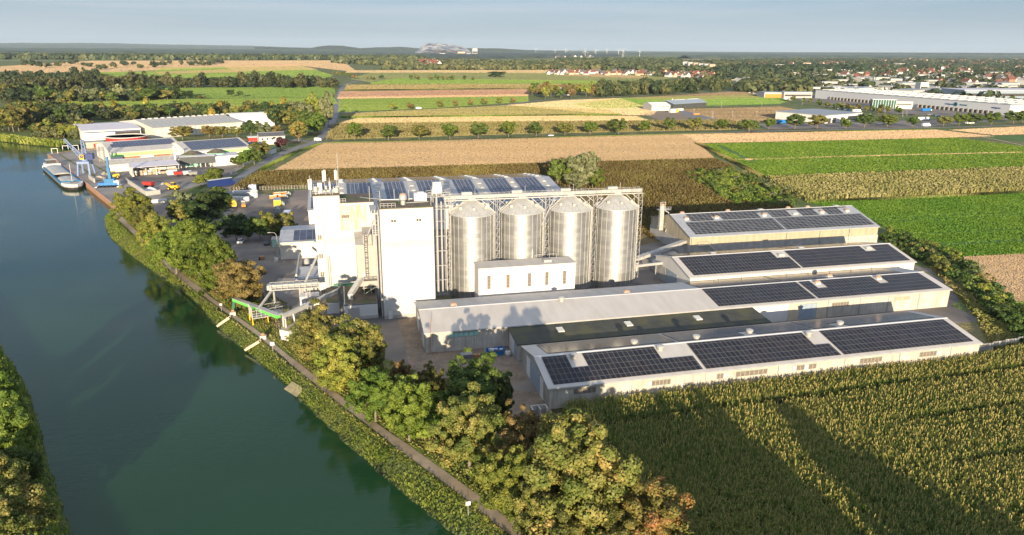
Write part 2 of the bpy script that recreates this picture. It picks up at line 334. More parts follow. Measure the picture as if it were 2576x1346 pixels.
mk('beet', (.06, .15, .014), (.10, .19, .02), scale=.06, rough=.6, spec=.3, bump=.5, bscale=1.4, c3=(.14, .21, .022), s3=.012, lines=((.05, 1.6, 0), (.05, .12, .015), .45, 1), coarse=(2.2, 1))
mk('meadow', (.15, .26, .04), (.22, .31, .06), scale=.01, rough=.9, c3=(.13, .22, .05), s3=.004, coarse=(1.2, 1.1))
mk('meadow_dull', (.20, .24, .10), (.25, .26, .13), scale=.006, rough=.9, c3=(.16, .21, .08), s3=.003, coarse=(1, 1.1))
mk('maize_soil', (.17, .13, .06), (.24, .18, .08), scale=.15, rough=.95, bump=.3, bscale=1, coarse=(2.2, 0.7))
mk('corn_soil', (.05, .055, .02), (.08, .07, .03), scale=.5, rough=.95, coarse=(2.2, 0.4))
mk('olive_field', (.34, .29, .11), (.28, .25, .09), scale=.02, rough=.95, bump=.5, bscale=.9, lines=((.01, .16, 0), (.23, .19, .07), .35, 2), coarse=(1, 1.2))
mk('light_maize', (.34, .33, .12), (.26, .27, .08), scale=.1, rough=.9, bump=.4, bscale=1, coarse=(2.2, 1))
E_right = [(150, -190), (118, -120), (85, -50), (60, 0), (30, 55), (13.3, 85.9), (8, 95.3), (.1, 111.2), (-9.9, 132.8), (-11.7, 137.6), (-23.8, 161.7), (-32.0, 178.1), (-42.2, 202.2), (-58.9, 232.2), (-78.8, 270.4), (-87.8, 293.1), (-93.9, 314.8), (-93.7, 322.3), (-91, 329)]
E_left = [(-500, 760), (-330, 560), (-230, 430), (-160, 320), (-115, 240), (-79.2, 176.4), (-66.5, 154.5), (-57.4, 135.6), (-50.8, 120.3), (-45.3, 108.8), (-40.5, 98.4), (-28, 74), (0, 20), (30, -40), (62, -110), (95, -190)]
E_far = [(-183.1, 543), (-212.4, 565), (-235.3, 586.9), (-280, 625), (-400, 720), (-600, 900)]
QUAY = [(-90.1, 320.2), (-117.1, 377.4), (-160.1, 467.1), (-173.7, 494.3), (-166, 508), (-152, 520), (-150, 532)]
WZ = -2.2
def off(line, d):
    P = [Vector(p) for p in line]; o = []
    for i, p in enumerate(P):
        a = P[max(i-1, 0)]; b = P[min(i+1, len(P)-1)]; t = (b-a).normalized(); o.append((p.x+t.y*d, p.y-t.x*d))
    return o
L_right = [tuple(p) for p in off([tuple(q) for q in smoothline(E_right, 4)], 3.4)]
L_left = [tuple(p) for p in off([tuple(q) for q in smoothline(E_left, 4)], 3.4)]
W_right = [tuple(q) for q in smoothline(E_right, 4)]; W_left = [tuple(q) for q in smoothline(E_left, 4)]
W_far = [tuple(q) for q in smoothline(E_far, 3)]; L_far = [tuple(p) for p in off(W_far, 4)]
land_hole = L_right+QUAY[:]+L_far+[(-600, 900)][:0]+L_left
S = 26000
outer = [Vector((-S, -700, 0)), Vector((S, -700, 0)), Vector((S, S, 0)), Vector((-S, S, 0))]
hole = [Vector((p[0], p[1], 0)) for p in land_hole]
tr = tessellate_polygon([outer, hole]); allv = outer+hole
fs = [t if (allv[t[1]]-allv[t[0]]).cross(allv[t[2]]-allv[t[0]]).z > 0 else (t[0], t[2], t[1]) for t in tr]
me = bpy.data.meshes.new('ground'); me.from_pydata([tuple(v) for v in allv], [], fs); me.update()
tag(link('ground', me, 'grass'), kind='structure')
# canal water
wm = mat('canal_water', (.009, .042, .015), (.012, .054, .020), scale=.02, rough=.06, spec=.5)
b = wm.node_tree.nodes['Principled BSDF']; b.inputs['IOR'].default_value = 1.33
t = wm.node_tree; g_ = t.nodes.new('ShaderNodeNewGeometry'); mp2 = t.nodes.new('ShaderNodeMapping'); mp2.inputs['Scale'].default_value = (.5, 1.2, 1)
n1 = t.nodes.new('ShaderNodeTexNoise'); n1.inputs['Scale'].default_value = .9; n1.inputs['Detail'].default_value = 5
n3 = t.nodes.new('ShaderNodeTexNoise'); n3.inputs['Scale'].default_value = .022; n3.inputs['Detail'].default_value = 3; mr3 = t.nodes.new('ShaderNodeMapRange'); mr3.inputs[1].default_value = .4; mr3.inputs[2].default_value = .62; mr3.inputs[3].default_value = .08; mr3.inputs[4].default_value = .6; t.links.new(g_.outputs['Position'], n3.inputs['Vector']); t.links.new(n3.outputs['Fac'], mr3.inputs[0])
bp = t.nodes.new('ShaderNodeBump'); bp.inputs['Distance'].default_value = .14; t.links.new(mr3.outputs[0], bp.inputs['Strength'])
t.links.new(g_.outputs['Position'], mp2.inputs[0]); t.links.new(mp2.outputs[0], n1.inputs['Vector']); t.links.new(n1.outputs['Fac'], bp.inputs['Height']); t.links.new(bp.outputs[0], b.inputs['Normal'])
M['water'] = wm
sheet('water', [(-1200, 1500), (-900, -300), (300, -300), (60, 20), (-60, 260), (-60, 330), (-100, 400), (-140, 470), (-140, 560), (-300, 700)], WZ, 'water', None)
def bank(name, wl, ll, m, seed):
    rng = random.Random(seed); n = len(wl); K = 6; vs = []
    wl = [Vector(p) for p in wl]; ll = [Vector(p) for p in ll]
    pts = []
    for i in range(n-1):
        s_ = max(1, int((wl[i+1]-wl[i]).length/2.0))
        for j in range(s_): pts.append((wl[i].lerp(wl[i+1], j/s_), ll[i].lerp(ll[i+1], j/s_)))
    pts.append((wl[-1], ll[-1]))
    for a, b in pts:
        out = (a-b).normalized(); q = a+out*rng.uniform(.0, .7)
        for k in range(K+1):
            f = k/K; p = q.lerp(b, f); z = WZ-.3+(-WZ+.3)*(f**.75); z += rng.uniform(-.12, .12) if 0 < k < K else 0
            vs.append((p.x, p.y, z if k < K else .0))
    fsx = []
    for i in range(len(pts)-1):
        for k in range(K):
            a = i*(K+1)+k; fsx.append((a, a+K+1, a+K+2, a+1))
    me = bpy.data.meshes.new(name); me.from_pydata(vs, [], fsx); me.update(); bm = bmesh.new(); bm.from_mesh(me); bmesh.ops.recalc_face_normals(bm, faces=bm.faces)
    if sum(f.normal.z for f in bm.faces) < 0: bmesh.ops.reverse_faces(bm, faces=bm.faces)
    bm.to_mesh(me); bm.free(); tag(link(name, me, m), kind='structure')
bank('bank', W_right, L_right, 'bank', 1); bank('bank', W_left, L_left, 'bank', 2); bank('bank', W_far, L_far, 'bank', 3)
# quay: sheet pile wall with a concrete kerb
q = MB()
for a, b in zip(QUAY[:-1], QUAY[1:]):
    a = Vector(a); b = Vector(b); d = (b-a).normalized(); nn = Vector((d.y, -d.x))
    q.quad((a.x, a.y, -3), (a.x, a.y, -.02), (b.x, b.y, -.02), (b.x, b.y, -3))
    k = int((b-a).length/1.4)
    for i in range(k):
        c = a.lerp(b, (i+.5)/k); c2 = c-nn*0.0
        q.bar((c.x-nn.x*.12, c.y-nn.y*.12, -3), (c.x-nn.x*.12, c.y-nn.y*.12, -.1), .25, .14)
qo = q.single('quay_wall', 'sheet_pile', 'rusty brown sheet pile quay wall along the harbour basin', 'quay wall')
kb = MB()
for a, b in zip(QUAY[:-1], QUAY[1:]): kb.bar((a[0], a[1], .06), (b[0], b[1], .06), .32, .12)
c0 = qo.location; kb.part('kerb', 'rust_cap', qo)
# land side
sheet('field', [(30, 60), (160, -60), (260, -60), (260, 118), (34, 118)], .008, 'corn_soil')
P = lambda *a: [tuple(G(x, y)[:2]) for x, y in a]
YARD = P((300, 520), (345, 545), (560, 610), (640, 720), (700, 830), (960, 900), (1180, 960))+[(33, 104), (36, 115), (36, 135), (166, 135)]+[(183, 140), (168, 190), (150, 205), (108, 250), (87, 320), (-14, 325), (-38, 342), (-80, 340)]
sheet('yard', YARD, .012, 'asphalt')
sheet('yard_surface', P((738, 479), (788, 477), (788, 590), (700, 560), (722, 545)), .02, 'yard_pink')
sheet('yard_surface', [(12, 134), (12, 168), (20, 168), (20, 146), (35, 146), (35, 128), (27, 124)], .02, 'dirt')
sheet('yard_surface', [(20, 100), (36, 100), (36, 122), (27, 126), (24, 112)], .024, 'dirt')
sheet('yard_surface', P((700, 700), (770, 700), (800, 760), (760, 800), (690, 790), (680, 740)), .02, 'yard_concrete')
sheet('grass', [(157, 128), (176, 138), (190, 152), (182, 160), (157, 146)], .02, 'grass')
ribbon('path', smoothline([(158, 140), (170, 142), (180, 149), (183, 158), (179, 168), (172, 182)], 5), 4.5, .03, 'asphalt')
# harbour yard
HY = QUAY[1:4]+[(-160, 509), (-145, 519), (-128, 500), (-120, 490), (-90, 478), (-62, 470), (-48, 448), (-55, 400), (-60, 380), (-74, 352), (-84, 322), (-90.1, 320.2)]
sheet('yard', HY, .014, 'yard_concrete')
sheet('yard_surface', [(-118, 398), (-72, 372), (-52, 398), (-58, 424), (-100, 426), (-108, 410)], .02, 'asphalt')
def strip(a, b, wd, m, nm='grass', z=.03): ribbon(nm, [a, b], wd, z, m)
strip((-168, 495), (-116, 392), 1.1, 'grass'); strip((-160, 497), (-108, 392), .9, 'grass')
# towpath
TP = [(-92, 338), (-87.5, 316), (-85.6, 303.4), (-71.7, 271.7), (-58.5, 242.6), (-48.1, 218.7), (-31.5, 185.7), (-20.9, 165.5), (-10.1, 143), (.6, 121.4), (9.7, 104.1), (17.1, 90.2), (21.5, 81.1), (36, 58), (62, 10), (95, -50)]
wd = [2.6]*24+[2.2]*24+[1.9]*8+[3.6]*40
sl_ = smoothline(TP, 6); ribbon('towpath', sl_, [2.0 if p.y > 200 else 1.2 if p.y > 150 else 1.6 if p.y > 112 else 2.0 for p in sl_], .035, 'path')
PATH = [tuple(p) for p in sl_]
# fields behind the mill
FIELDS = []
def field(pts, z, m, nm='field'): FIELDS.append(([tuple(p[:2]) for p in GP(pts)], m, z)); return sheet(nm, GP(pts), z, m)
STRIPM = [(575, 482), (650, 432), (1500, 408), (1802, 400), (1850, 425), (1900, 450), (2000, 505), (1995, 540), (1600, 620), (1100, 520), (785, 473)]
field(STRIPM, .02, 'maize_soil')
field([(682, 432), (812, 360), (1716, 338), (1757, 361), (1802, 401), (1500, 409), (1100, 422)], .04, 'stubble')
field([(1716, 337.5), (2349, 326), (2500, 343), (2400, 346), (2330, 348), (1757, 360.5)], .045, 'stubble_pale')
field([(2390, 327), (2660, 314), (2660, 336), (2500, 340)], .045, 'stubble_pale')
BEET1 = [(1765, 362), (2330, 348.5), (2400, 346.5), (2700, 384), (2700, 421), (1927, 450), (1840, 405)]
field(BEET1, .05, 'beet')
field([(2480, 345), (2700, 336), (2700, 368)], .052, 'beet')
field([(1833, 400.5), (2700, 377), (2700, 380), (1840, 404)], .07, 'stubble_pale')
BEET2 = [(2030, 508), (2700, 476), (2700, 632), (2400, 646), (2290, 600), (2210, 563), (2100, 524)]
field(BEET2, .05, 'beet')
LMAIZE = [(1927, 451), (2700, 422), (2700, 474), (2030, 507), (1990, 485)]
field(LMAIZE, .04, 'light_maize')
field([(2414, 647), (2700, 632), (2700, 850), (2576, 778)], .045, 'tilled')
MS = (1, 1, 1)
# beyond the country road
field([(820, 352), (1300, 338), (1900, 325), (1830, 302), (1640, 305), (830, 312)], .05, 'olive_field')
field([(838, 312), (1640, 305), (1600, 292), (1400, 291), (900, 297)], .06, 'stubble')
field([(868, 296), (1278, 293), (1560, 290), (1530, 276), (1278, 265), (860, 286)], .055, 'olive_field')
field([(1278, 264.5), (1560, 290), (1641, 290), (1655, 278), (1560, 247), (1420, 252)], .06, 'stubble_pale')
field([(1440, 262), (1560, 247), (1900, 238), (2010, 246), (1960, 262), (1640, 270), (1500, 274)], .07, 'meadow')
field([(1560, 247), (1700, 240), (1850, 230), (1960, 240), (1900, 247), (1700, 252)], .08, 'ploughed_dark')
field([(1710, 275), (1960, 268), (2060, 285), (1900, 310), (1800, 300)], .08, 'ploughed_dark')
field([(852, 249), (1328, 242), (1330, 256), (1100, 272), (850, 283)], .07, 'meadow')
field([(848, 248), (856, 230), (1340, 224), (1328, 241.5)], .08, 'ploughed')
field([(850, 244), (1328, 237), (1328, 242), (848, 249)], .11, 'stubble')
field([(866, 226), (872, 213), (1640, 210), (1640, 222), (1340, 223.5)], .08, 'olive_field')
field([(930, 208), (1000, 197), (1640, 205), (1640, 210), (935, 212)], .09, 'meadow')
field([(880, 199), (930, 183), (1560, 182), (1700, 195), (1640, 205), (1000, 197), (930, 207)], .08, 'meadow_dull')
field([(870, 183), (875, 177), (1400, 176), (1700, 182), (1700, 186), (1100, 183)], .12, 'stubble_pale')
field([(1390, 190), (1480, 186), (1640, 192), (1610, 197)], .14, 'ploughed')
# left bank meadows
field([(30, 258), (240, 252), (840, 245), (850, 262), (700, 275), (60, 274)], .07, 'meadow')
field([(130, 226), (480, 221), (840, 217), (845, 244), (300, 250)], .07, 'meadow')
field([(160, 183), (390, 179), (410, 170), (760, 166), (840, 190), (820, 197), (300, 196)], .1, 'meadow')
field([(0, 167), (230, 153), (860, 152), (900, 182), (760, 166), (560, 170), (300, 181), (0, 188)], .09, 'stubble_pale')
field([(390, 181), (580, 174), (620, 182), (400, 186)], .13, 'ploughed')
field([(560, 168), (740, 162), (800, 175), (600, 180)], .13, 'ploughed')
TRAM = [GP([(1805, 366), (1890, 407)]), GP([(1812, 366), (1897, 407)]), GP([(1800, 400), (2700, 381)]), GP([(2085, 556), (2700, 527)]), GP([(2180, 560), (2700, 533)]), GP([(2190, 595), (2700, 568)]), GP([(2240, 620), (2700, 596)]), GP([(2255, 623), (2700, 600)]), GP([(2060, 530), (2300, 640)])]
# roads
rl = GP([(575, 480), (640, 424), (720, 382), (800, 352), (832, 310), (843, 286), (850, 250), (858, 226), (872, 212), (925, 197), (960, 190)])
ribbon('road', smoothline([(-44, 330)]+[p[:2] for p in rl], 5), 7.0, .09, 'road')
cr = [(-32, 545), (-20, 530), (-9, 524), (13.7, 523), (58, 521), (105, 522), (150, 526.5), (220, 529), (290, 533), (349, 537), (430, 538), (520, 538.5), (626, 544), (760, 552), (1000, 570)]
ribbon('road', smoothline(cr, 4), 6.5, .10, 'road')
ribbon('road', smoothline([p[:2] for p in GP([(848, 284), (1000, 281.5), (1150, 275), (1278, 264), (1330, 256), (1420, 251), (1560, 243), (1700, 237), (1850, 228)])], 4), 6, .12, 'road')
ribbon('track', smoothline([p[:2] for p in GP([(2340, 324), (2420, 336), (2500, 350), (2600, 372), (2700, 392)])], 3), 2.6, .09, 'path')
ribbon('verge', smoothline([(p[0], p[1]+5.4) for p in cr], 4), 4.0, .08, 'bank'); ribbon('verge', smoothline([(p[0], p[1]-4.8) for p in cr], 4), 3.0, .085, 'grass')
sheet('road', GP([(1745, 300), (1880, 322), (1900, 320), (1760, 288), (1690, 268), (1680, 272)]), .13, 'road')
sheet('yard', GP([(1620, 290), (1660, 302), (1720, 306), (1745, 290), (1700, 276), (1640, 272)]), .12, 'dirt')
sheet('yard', GP([(1905, 312), (2560, 296), (2560, 300), (2300, 322), (1935, 326)]), .12, 'asphalt')
sheet('yard', GP([(1950, 238), (2000, 250), (2130, 270), (2240, 286), (2560, 300), (2700, 296), (2500, 278), (2030, 236)]), .14, 'asphalt')
# far land: wide bands of fields between the woods, then hills on the skyline
for pts, m in (([(-200, 148), (700, 144), (1500, 148), (1500, 152), (700, 149), (-200, 156)], 'meadow_dull'), ([(1500, 150), (2700, 146), (2700, 150), (1500, 154)], 'stubble_pale'), ([(1750, 141), (2300, 139.6), (2300, 141.2), (1750, 143)], 'meadow_dull')):
    sheet('field', GP(pts), .4, m)
def hill(name, pts, dist, depth, m, seed=1, jit=1., prof=None):
    """a ridge seen broadside: pts are (picture x, picture y of the crest), at the given distance"""
    rng = random.Random(seed); vs = []; fsx = []; n = 0
    X = []
    for (x0, y0), (x1, y1) in zip(pts[:-1], pts[1:]):
        k = max(1, int((x1-x0)/6))
        for i in range(k): X.append((x0+(x1-x0)*i/k, y0+(y1-y0)*i/k))
    X.append(pts[-1])
    prof = prof or [(-1, 0), (-.75, .12), (-.5, .42), (-.25, .82), (0, 1), (.5, .7), (1, 0)]
    for x, y in X:
        d = ray(x, y); s_ = dist/math.hypot(d.x, d.y); p = Vector((d.x*s_, d.y*s_)); h = max(2, CAMZ+d.z*s_); dr = p.normalized()
        h *= 1+rng.uniform(-.03, .03)*jit
        for a, f in prof: q2 = p+dr*depth*a*(1+rng.uniform(-.12, .12)*jit*(a != 0)); vs.append((q2.x, q2.y, h*f*(1+rng.uniform(-.08, .08)*jit*(0 < f < 1))))
    K = len(prof)
    for i in range(len(X)-1):
        for k in range(K-1): a = i*K+k; fsx.append((a, a+K, a+K+1, a+1))
    me = bpy.data.meshes.new(name); me.from_pydata(vs, [], fsx); me.update(); bm = bmesh.new(); bm.from_mesh(me)
    if sum(f.normal.z for f in bm.faces) < 0: bmesh.ops.reverse_faces(bm, faces=bm.faces)
    bm.to_mesh(me); bm.free(); me.polygons.foreach_set('use_smooth', [True]*len(me.polygons)); return tag(link(name, me, m), kind='structure')
mk('wood_hill', (.035, .055, .025), (.06, .08, .035), scale=.004, rough=.95, bump=8, bscale=.02, coarse=(0.05, 1))
mk('heap', (.17, .15, .14), (.46, .44, .42), scale=.0017, stretch=(1, 1, 2.5), detail=1.5, lo=.46, hi=.54, rough=.95, coarse=(.02, .35))
mk('heap_veg', (.11, .095, .075), (.16, .14, .11), scale=.01, rough=.95)
hill('hills', [(-200, 110), (0, 108.5), (60, 107.5), (130, 108.5), (200, 108), (300, 109), (420, 112), (640, 115)], 21500, 900, 'wood_hill', 2)
hill('hills', [(640, 116), (780, 121), (800, 117), (830, 114), (860, 115), (905, 121), (950, 119), (1010, 118), (1050, 121), (1180, 121), (1260, 122), (1330, 126), (1420, 129)], 11500, 700, 'wood_hill', 3)
hill('hills', [(-200, 112), (200, 113.5), (640, 118), (1000, 123), (1400, 128), (1700, 131), (2100, 131.5), (2800, 134)], 19500, 1200, 'wood_hill', 5)
hill('hills', [(1700, 133), (1760, 131.5), (1900, 132), (2400, 132.5), (2800, 134)], 14500, 700, 'wood_hill', 6)
# ------------------------------------------------------------ long halls
def hall(name, label, u0, u1, v0, v1, ze, zr, wall='asbestos_wall', end='asbestos_end', roof='light_roof', oh=.35, group=None, cat='warehouse'):
    t = thing(name, label, cat, (u0, v0, 0), group=group); vm = (v0+v1)/2
    MB().extr([(v0, 0), (v0, ze), (vm, zr-.05), (v1, ze), (v1, 0)][::-1], u0+.03, u1-.03).part('wall', wall, t)
    for u, s in ((u0, -1), (u1, 1)):
        e = MB(); a, b_ = (u-.0, u+.03) if s < 0 else (u-.03, u)
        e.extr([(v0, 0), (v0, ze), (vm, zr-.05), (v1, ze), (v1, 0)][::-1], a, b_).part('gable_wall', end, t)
    k = (zr-ze)/(vm-v0); th = .14; r = MB()
    for s, va in ((1, v0), (-1, v1)):
        e = va-s*oh; ez = ze-oh*k
        r.extr([(e, ez+.02), (e, ez+.02+th), (vm, zr+th), (vm, zr)][::-s], u0-oh, u1+oh)
    ro = r.part('roof', roof, t)
    MB().extr([(vm-.35, zr+.1), (vm, zr+.22), (vm+.35, zr+.1)][::-1], u0-oh-.02, u1+oh+.02).part('ridge_cap', 'white_paint', ro)
    MB().box(u0-oh, u1+oh, v0-oh-.14, v0-oh-.02, ze-oh*k-.08, ze-oh*k+.1).part('gutter', 'galv_dull', ro)
    def rz(v): return zr+th-abs(v-vm)*k
    t['_'] = 0; del t['_']
    return t, ro, rz, vm
def array(t, rz, rects, m='solar', name='solar_array', lift=.09, rail=True):
    for rc in rects:
        a = MB()
        for u0, u1, v0, v1 in (rc if isinstance(rc, list) else [rc]):
            for s in (0,):
                z = [(v0, rz(v0)+lift), (v0, rz(v0)+lift+.06), (v1, rz(v1)+lift+.06), (v1, rz(v1)+lift)]
                a.extr(z[::-1], u0, u1)
        a.part(name, m, t)
def vent(t, u, v, z, kind='rust'):
    b = MB()
    if kind == 'rust': b.box(u-.7, u+.7, v-.55, v+.55, z-.2, z+.35); m = 'white_paint'
    elif kind == 'white': b.lathe((u, v, z-.3), [(.62, 0), (.62, .9), (.8, .9), (.8, 1.25), (.3, 1.45)], 14); m = 'galv_white'
    else: b.box(u-1, u+1, v-.7, v+.7, z-.15, z+.35); m = 'galv_dull'
    p = b.part('roof_vent', m, t)
    if kind == 'rust': MB().lathe((u, v, z+.3), [(.85, .05), (.8, .3), (.55, .5), (.1, .58)], 12).part('cap', 'rust_cap', p)
    elif kind == 'flat': MB().box(u-.8, u+.8, v-.5, v+.5, z+.35, z+.42).part('glazing', 'skylight', p)
def strip_window(t, u0, u1, v, z0, z1, n, pane='window_warm', light=()):
    f = MB().box(u0, u1, v-.06, v+.02, z0, z1).part('window', 'frame_grey', t); w_ = (u1-u0)/n; a = MB(); c = MB()
    for i in range(n):
        if i in light: MB().box(u0+i*w_+.09, u0+(i+1)*w_-.09, v-.085, v-.03, z0+.12, z1-.12).part('pane', 'white_paint', f)
        else: a.box(u0+i*w_+.09, u0+(i+1)*w_-.09, v-.085, v-.03, z0+.12, z1-.12)
        if a.v and (i in light or i == n-1): a.part('pane', pane, f); a = MB()
def pipes(t, us, v, ze, m='galv_dull'):
    for u in us: MB().tube((u, v-.1, 0), (u, v-.1, ze-.1), .09, n=6).part('downpipe', m, t)
# front hall beside the maize
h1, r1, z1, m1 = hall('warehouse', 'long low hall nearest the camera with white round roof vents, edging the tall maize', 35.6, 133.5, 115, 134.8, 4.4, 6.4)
def VV(u, v): return (u, v)
array(h1, z1, [[(36.7, 41.7, 120.0, 124.2), (36.7, 67.4, 115.6, 120.0), (45.1, 60.6, 120.0, 124.2)], [(68.1, 98.9, 115.6, 119.6), (68.1, 95.3, 119.6, 124.2)], [(99.7, 132.2, 115.6, 124.2)]])
array(h1, z1, [[(38.5, 66.5, 126, 134.4)], [(67.2, 82.6, 126, 134.4), (85.8, 99, 126, 134.4), (82.6, 85.8, 129.5, 134.4)], [(99.6, 105.5, 126, 134.4), (108.6, 131.5, 126, 134.4), (105.5, 108.6, 129.5, 134.4)]])
for u in (43.0, 61.6, 96.3): vent(h1, u, 123.2, z1(123.2), 'white')
for u in (57.6, 84.5, 107.2): vent(h1, u, 127.2, z1(127.2), 'white')
vent(h1, 71.5, 126.6, z1(126.6), 'white')
for u0, u1, n, lt in ((40.4, 44.9, 5, ()), (55.5, 60.3, 6, (0,)), (70.2, 72.4, 3, (2,)), (74.4, 81.5, 7, ()), (87.2, 92.8, 6, (0, 3)), (103.2, 108.6, 6, ()), (118, 123.2, 6, (5,))):
    strip_window(h1, u0, u1, 115, 2.55, 3.75, n, light=lt)
pipes(h1, (52.2, 67.8, 84, 99.5, 113, 126), 115, 4.4)
MB().box(35.52, 35.62, 121.0, 128.4, 0, 4.3).part('sliding_door', 'blue_door', h1)
MB().box(35.50, 35.62, 128.42, 131, 0, 4.1).part('sliding_door', 'white_paint', h1); MB().box(35.50, 35.62, 118.6, 120.9, 0, 4.1).part('sliding_door', 'white_paint', h1)
# second hall: bare pale roof half, solar half
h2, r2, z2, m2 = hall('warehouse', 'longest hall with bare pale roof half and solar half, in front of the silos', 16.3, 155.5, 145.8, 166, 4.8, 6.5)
array(h2, z2, [[(88.1, 115.3, 146.5, 155.3)], [(116, 119.3, 146.5, 155.3), (119.3, 122.2, 146.5, 151.3), (122.2, 138.2, 146.5, 155.3), (138.2, 141, 146.5, 151.3), (141, 153.6, 146.5, 155.3)]])
array(h2, z2, [[(88.2, 112, 156.6, 165.5)], [(112.7, 126, 156.6, 165.5)], [(129.6, 150, 156.6, 165.5), (126, 129.6, 161.5, 165.5)]])
for u in (120.8, 139.6): vent(h2, u, 154, z2(154), 'rust')
vent(h2, 127.8, 158.5, z2(158.5), 'rust'); vent(h2, 50.5, 155, z2(155), 'white'); vent(h2, 24.5, 157.6, z2(157.6)-.1, 'rust'); vent(h2, 68.5, 157.6, z2(157.6)-.1, 'rust')
strip_window(h2, 21.5, 28.2, 145.8, 3.2, 4.4, 6, 'aqua')
strip_window(h2, 119.6, 124.6, 145.8, 2.7, 3.9, 6); strip_window(h2, 138.4, 143.2, 145.8, 3.0, 3.9, 1, 'wood_clad')
pipes(h2, (36, 42, 96, 118.5, 128, 136.5, 146), 145.8, 4.8)
MB().box(107.2, 110.2, 145.7, 145.82, 0, 4.2).part('sliding_door', 'tan_panel', h2); MB().box(110.25, 115.2, 145.68, 145.82, 0, 4.2).part('sliding_door', 'blue_door', h2); MB().box(115.25, 118.2, 145.7, 145.82, 0, 4.2).part('sliding_door', 'tan_panel', h2)
MB().box(97, 107.1, 145.74, 145.82, 0, 4.6).part('wall_panel', 'white_paint', h2)
MB().box(16.2, 16.32, 148, 151, 0, 3.6).part('door', 'white_paint', h2); MB().box(16.2, 16.32, 158, 162, 0, 4).part('door', 'white_paint', h2)
MB().tube((17.3, 145.4, 0), (17.3, 145.4, 8.2), .06, n=6).part('lightning_rod', 'rust', h2)
# third hall
h3, r3, z3, m3 = hall('warehouse', 'cream clad solar roofed hall between the silos and the grass path, third from the front', 90.6, 162.7, 166.4, 188.4, 6.0, 8.6, 'cream_wall', 'white_paint', 'light_roof')
array(h3, z3, [[(92, 121.2, 167.1, 176.6), (121.2, 125.1, 167.1, 173)], [(125.8, 151.4, 167.1, 176.6), (151.4, 155.2, 167.1, 173.4), (155.2, 161.6, 167.1, 176.6)]])
array(h3, z3, [[(92, 106, 178.2, 187.9)], [(106.8, 130, 178.2, 187.9)], [(131, 160, 178.2, 187.9)]])
vent(h3, 123.3, 174.6, z3(174.6), 'flat'); vent(h3, 153.4, 175.2, z3(175.2), 'flat'); vent(h3, 104, 179, z3(179), 'flat'); vent(h3, 133, 179, z3(179), 'flat')
pipes(h3, (97.7, 99, 106, 113, 120, 127, 134, 141, 148, 155), 166.4, 6)
MB().box(90.52, 90.64, 174, 181, 0, 4.4).part('sliding_door', 'blue_door', h3); MB().box(90.5, 90.64, 181.2, 187.6, 0, 4.4).part('wall_panel', 'concrete', h3)
# fourth hall
h4, r4, z4, m4 = hall('warehouse', 'farthest of the long halls with timber boarded upper wall above concrete', 109.5, 181, 203.4, 233.6, 6.8, 10.9, 'wood_clad', 'wood_clad', 'metal_roof')
MB().box(109.3, 181.2, 203.2, 233.8, 0, 3.9).part('plinth', 'concrete', h4)
array(h4, z4, [[(112, 145, 204.6, 212.3)], [(145.7, 180.2, 204.6, 212.3)]], 'solar_wide')
array(h4, z4, [[(114.6, 123, 213, 217.8), (126.5, 141, 213, 217.8), (123, 126.5, 215.6, 217.8)], [(145.5, 153, 213, 217.8), (141, 145.5, 216.6, 217.8), (157.5, 164, 213, 217.8), (168, 174, 213, 217.8), (153, 178, 217, 217.8)]], 'solar_wide')
for i, u in enumerate((113.4, 124.7, 143, 155.2, 166, 176.4)): vent(h4, u, 214.6, z4(214.6), 'rust' if i != 3 else 'flat')
for u in (114.5, 132, 156, 164): vent(h4, u, 220, z4(220), 'rust')
for u in (145, 176): vent(h4, u, 220, z4(220), 'flat')
pipes(h4, (110, 145, 157.8, 169.4), 203.2, 6.8)
h4p = MB()
for x in range(9): h4p.bar((116+x*.55, 202.9, 4.2-x*.45), (116+x*.55, 201.9, 4.2-x*.45), .25, .03)
h4p.bar((112, 202.3, 4.25), (116, 202.3, 4.25), .5, .04)
for p_ in ((112, 201.8), (114, 201.8), (116, 201.8)): h4p.bar((p_[0], p_[1], 4.2), (p_[0], p_[1], 5.3), .04)
h4p.bar((112, 201.8, 5.3), (116, 201.8, 5.3), .04); h4p.bar((116, 201.8, 5.3), (121, 201.8, 1.4), .04); h4p.part('stair', 'galv_dull', h4)
# dark lean-to between the two front halls
ax = thing('lean_to', 'lean-to shed under a dark mossy sheet roof joined to the pale roofed hall', 'shed', (35.2, 137.5, 0))
MB().extr([(137.5, 0), (137.5, 3.7), (145.7, 4.35), (145.7, 0)][::-1], 35.2, 96.3).part('wall', 'asbestos_wall', ax)
rf = MB().extr([(137.1, 3.72), (137.1, 3.9), (145.72, 4.6), (145.72, 4.4)][::-1], 34.9, 96.7).part('roof', 'dark_roof', ax)
for u in (45.5, 79.5, 62): MB().extr([(141.2, 4.22), (141.2, 4.48), (143.3, 4.65), (143.3, 4.4)][::-1], u, u+1.5).part('skylight', 'skylight', rf)
for u0, u1 in ((41.5, 43.6), (44.5, 48), (60, 64), (66, 70), (74, 80)): strip_window(ax, u0, u1, 137.5, 2.2, 3.3, 5, 'window_dark')
MB().box(35.1, 35.22, 140.5, 144.8, 0, 3.9).part('door', 'white_paint', ax); MB().box(35.1, 35.22, 138, 140.3, 0, 3.6).part('door', 'blue_door', ax)
wb = thing('block_building', 'flat roofed white block with five tall slot windows in front of the silos', 'building', (32.8, 169, 0))
MB().box(32.8, 58.6, 169, 174.9, 0, 11.45).part('wall', 'white_paint', wb)
rf = MB().box(32.6, 58.8, 168.8, 175.0, 11.45, 11.6).part('roof', 'light_roof', wb)
MB().box(50.5, 52.6, 170.6, 172.2, 11.6, 12.2).part('roof_hatch', 'galv_white', rf)
rr = MB()
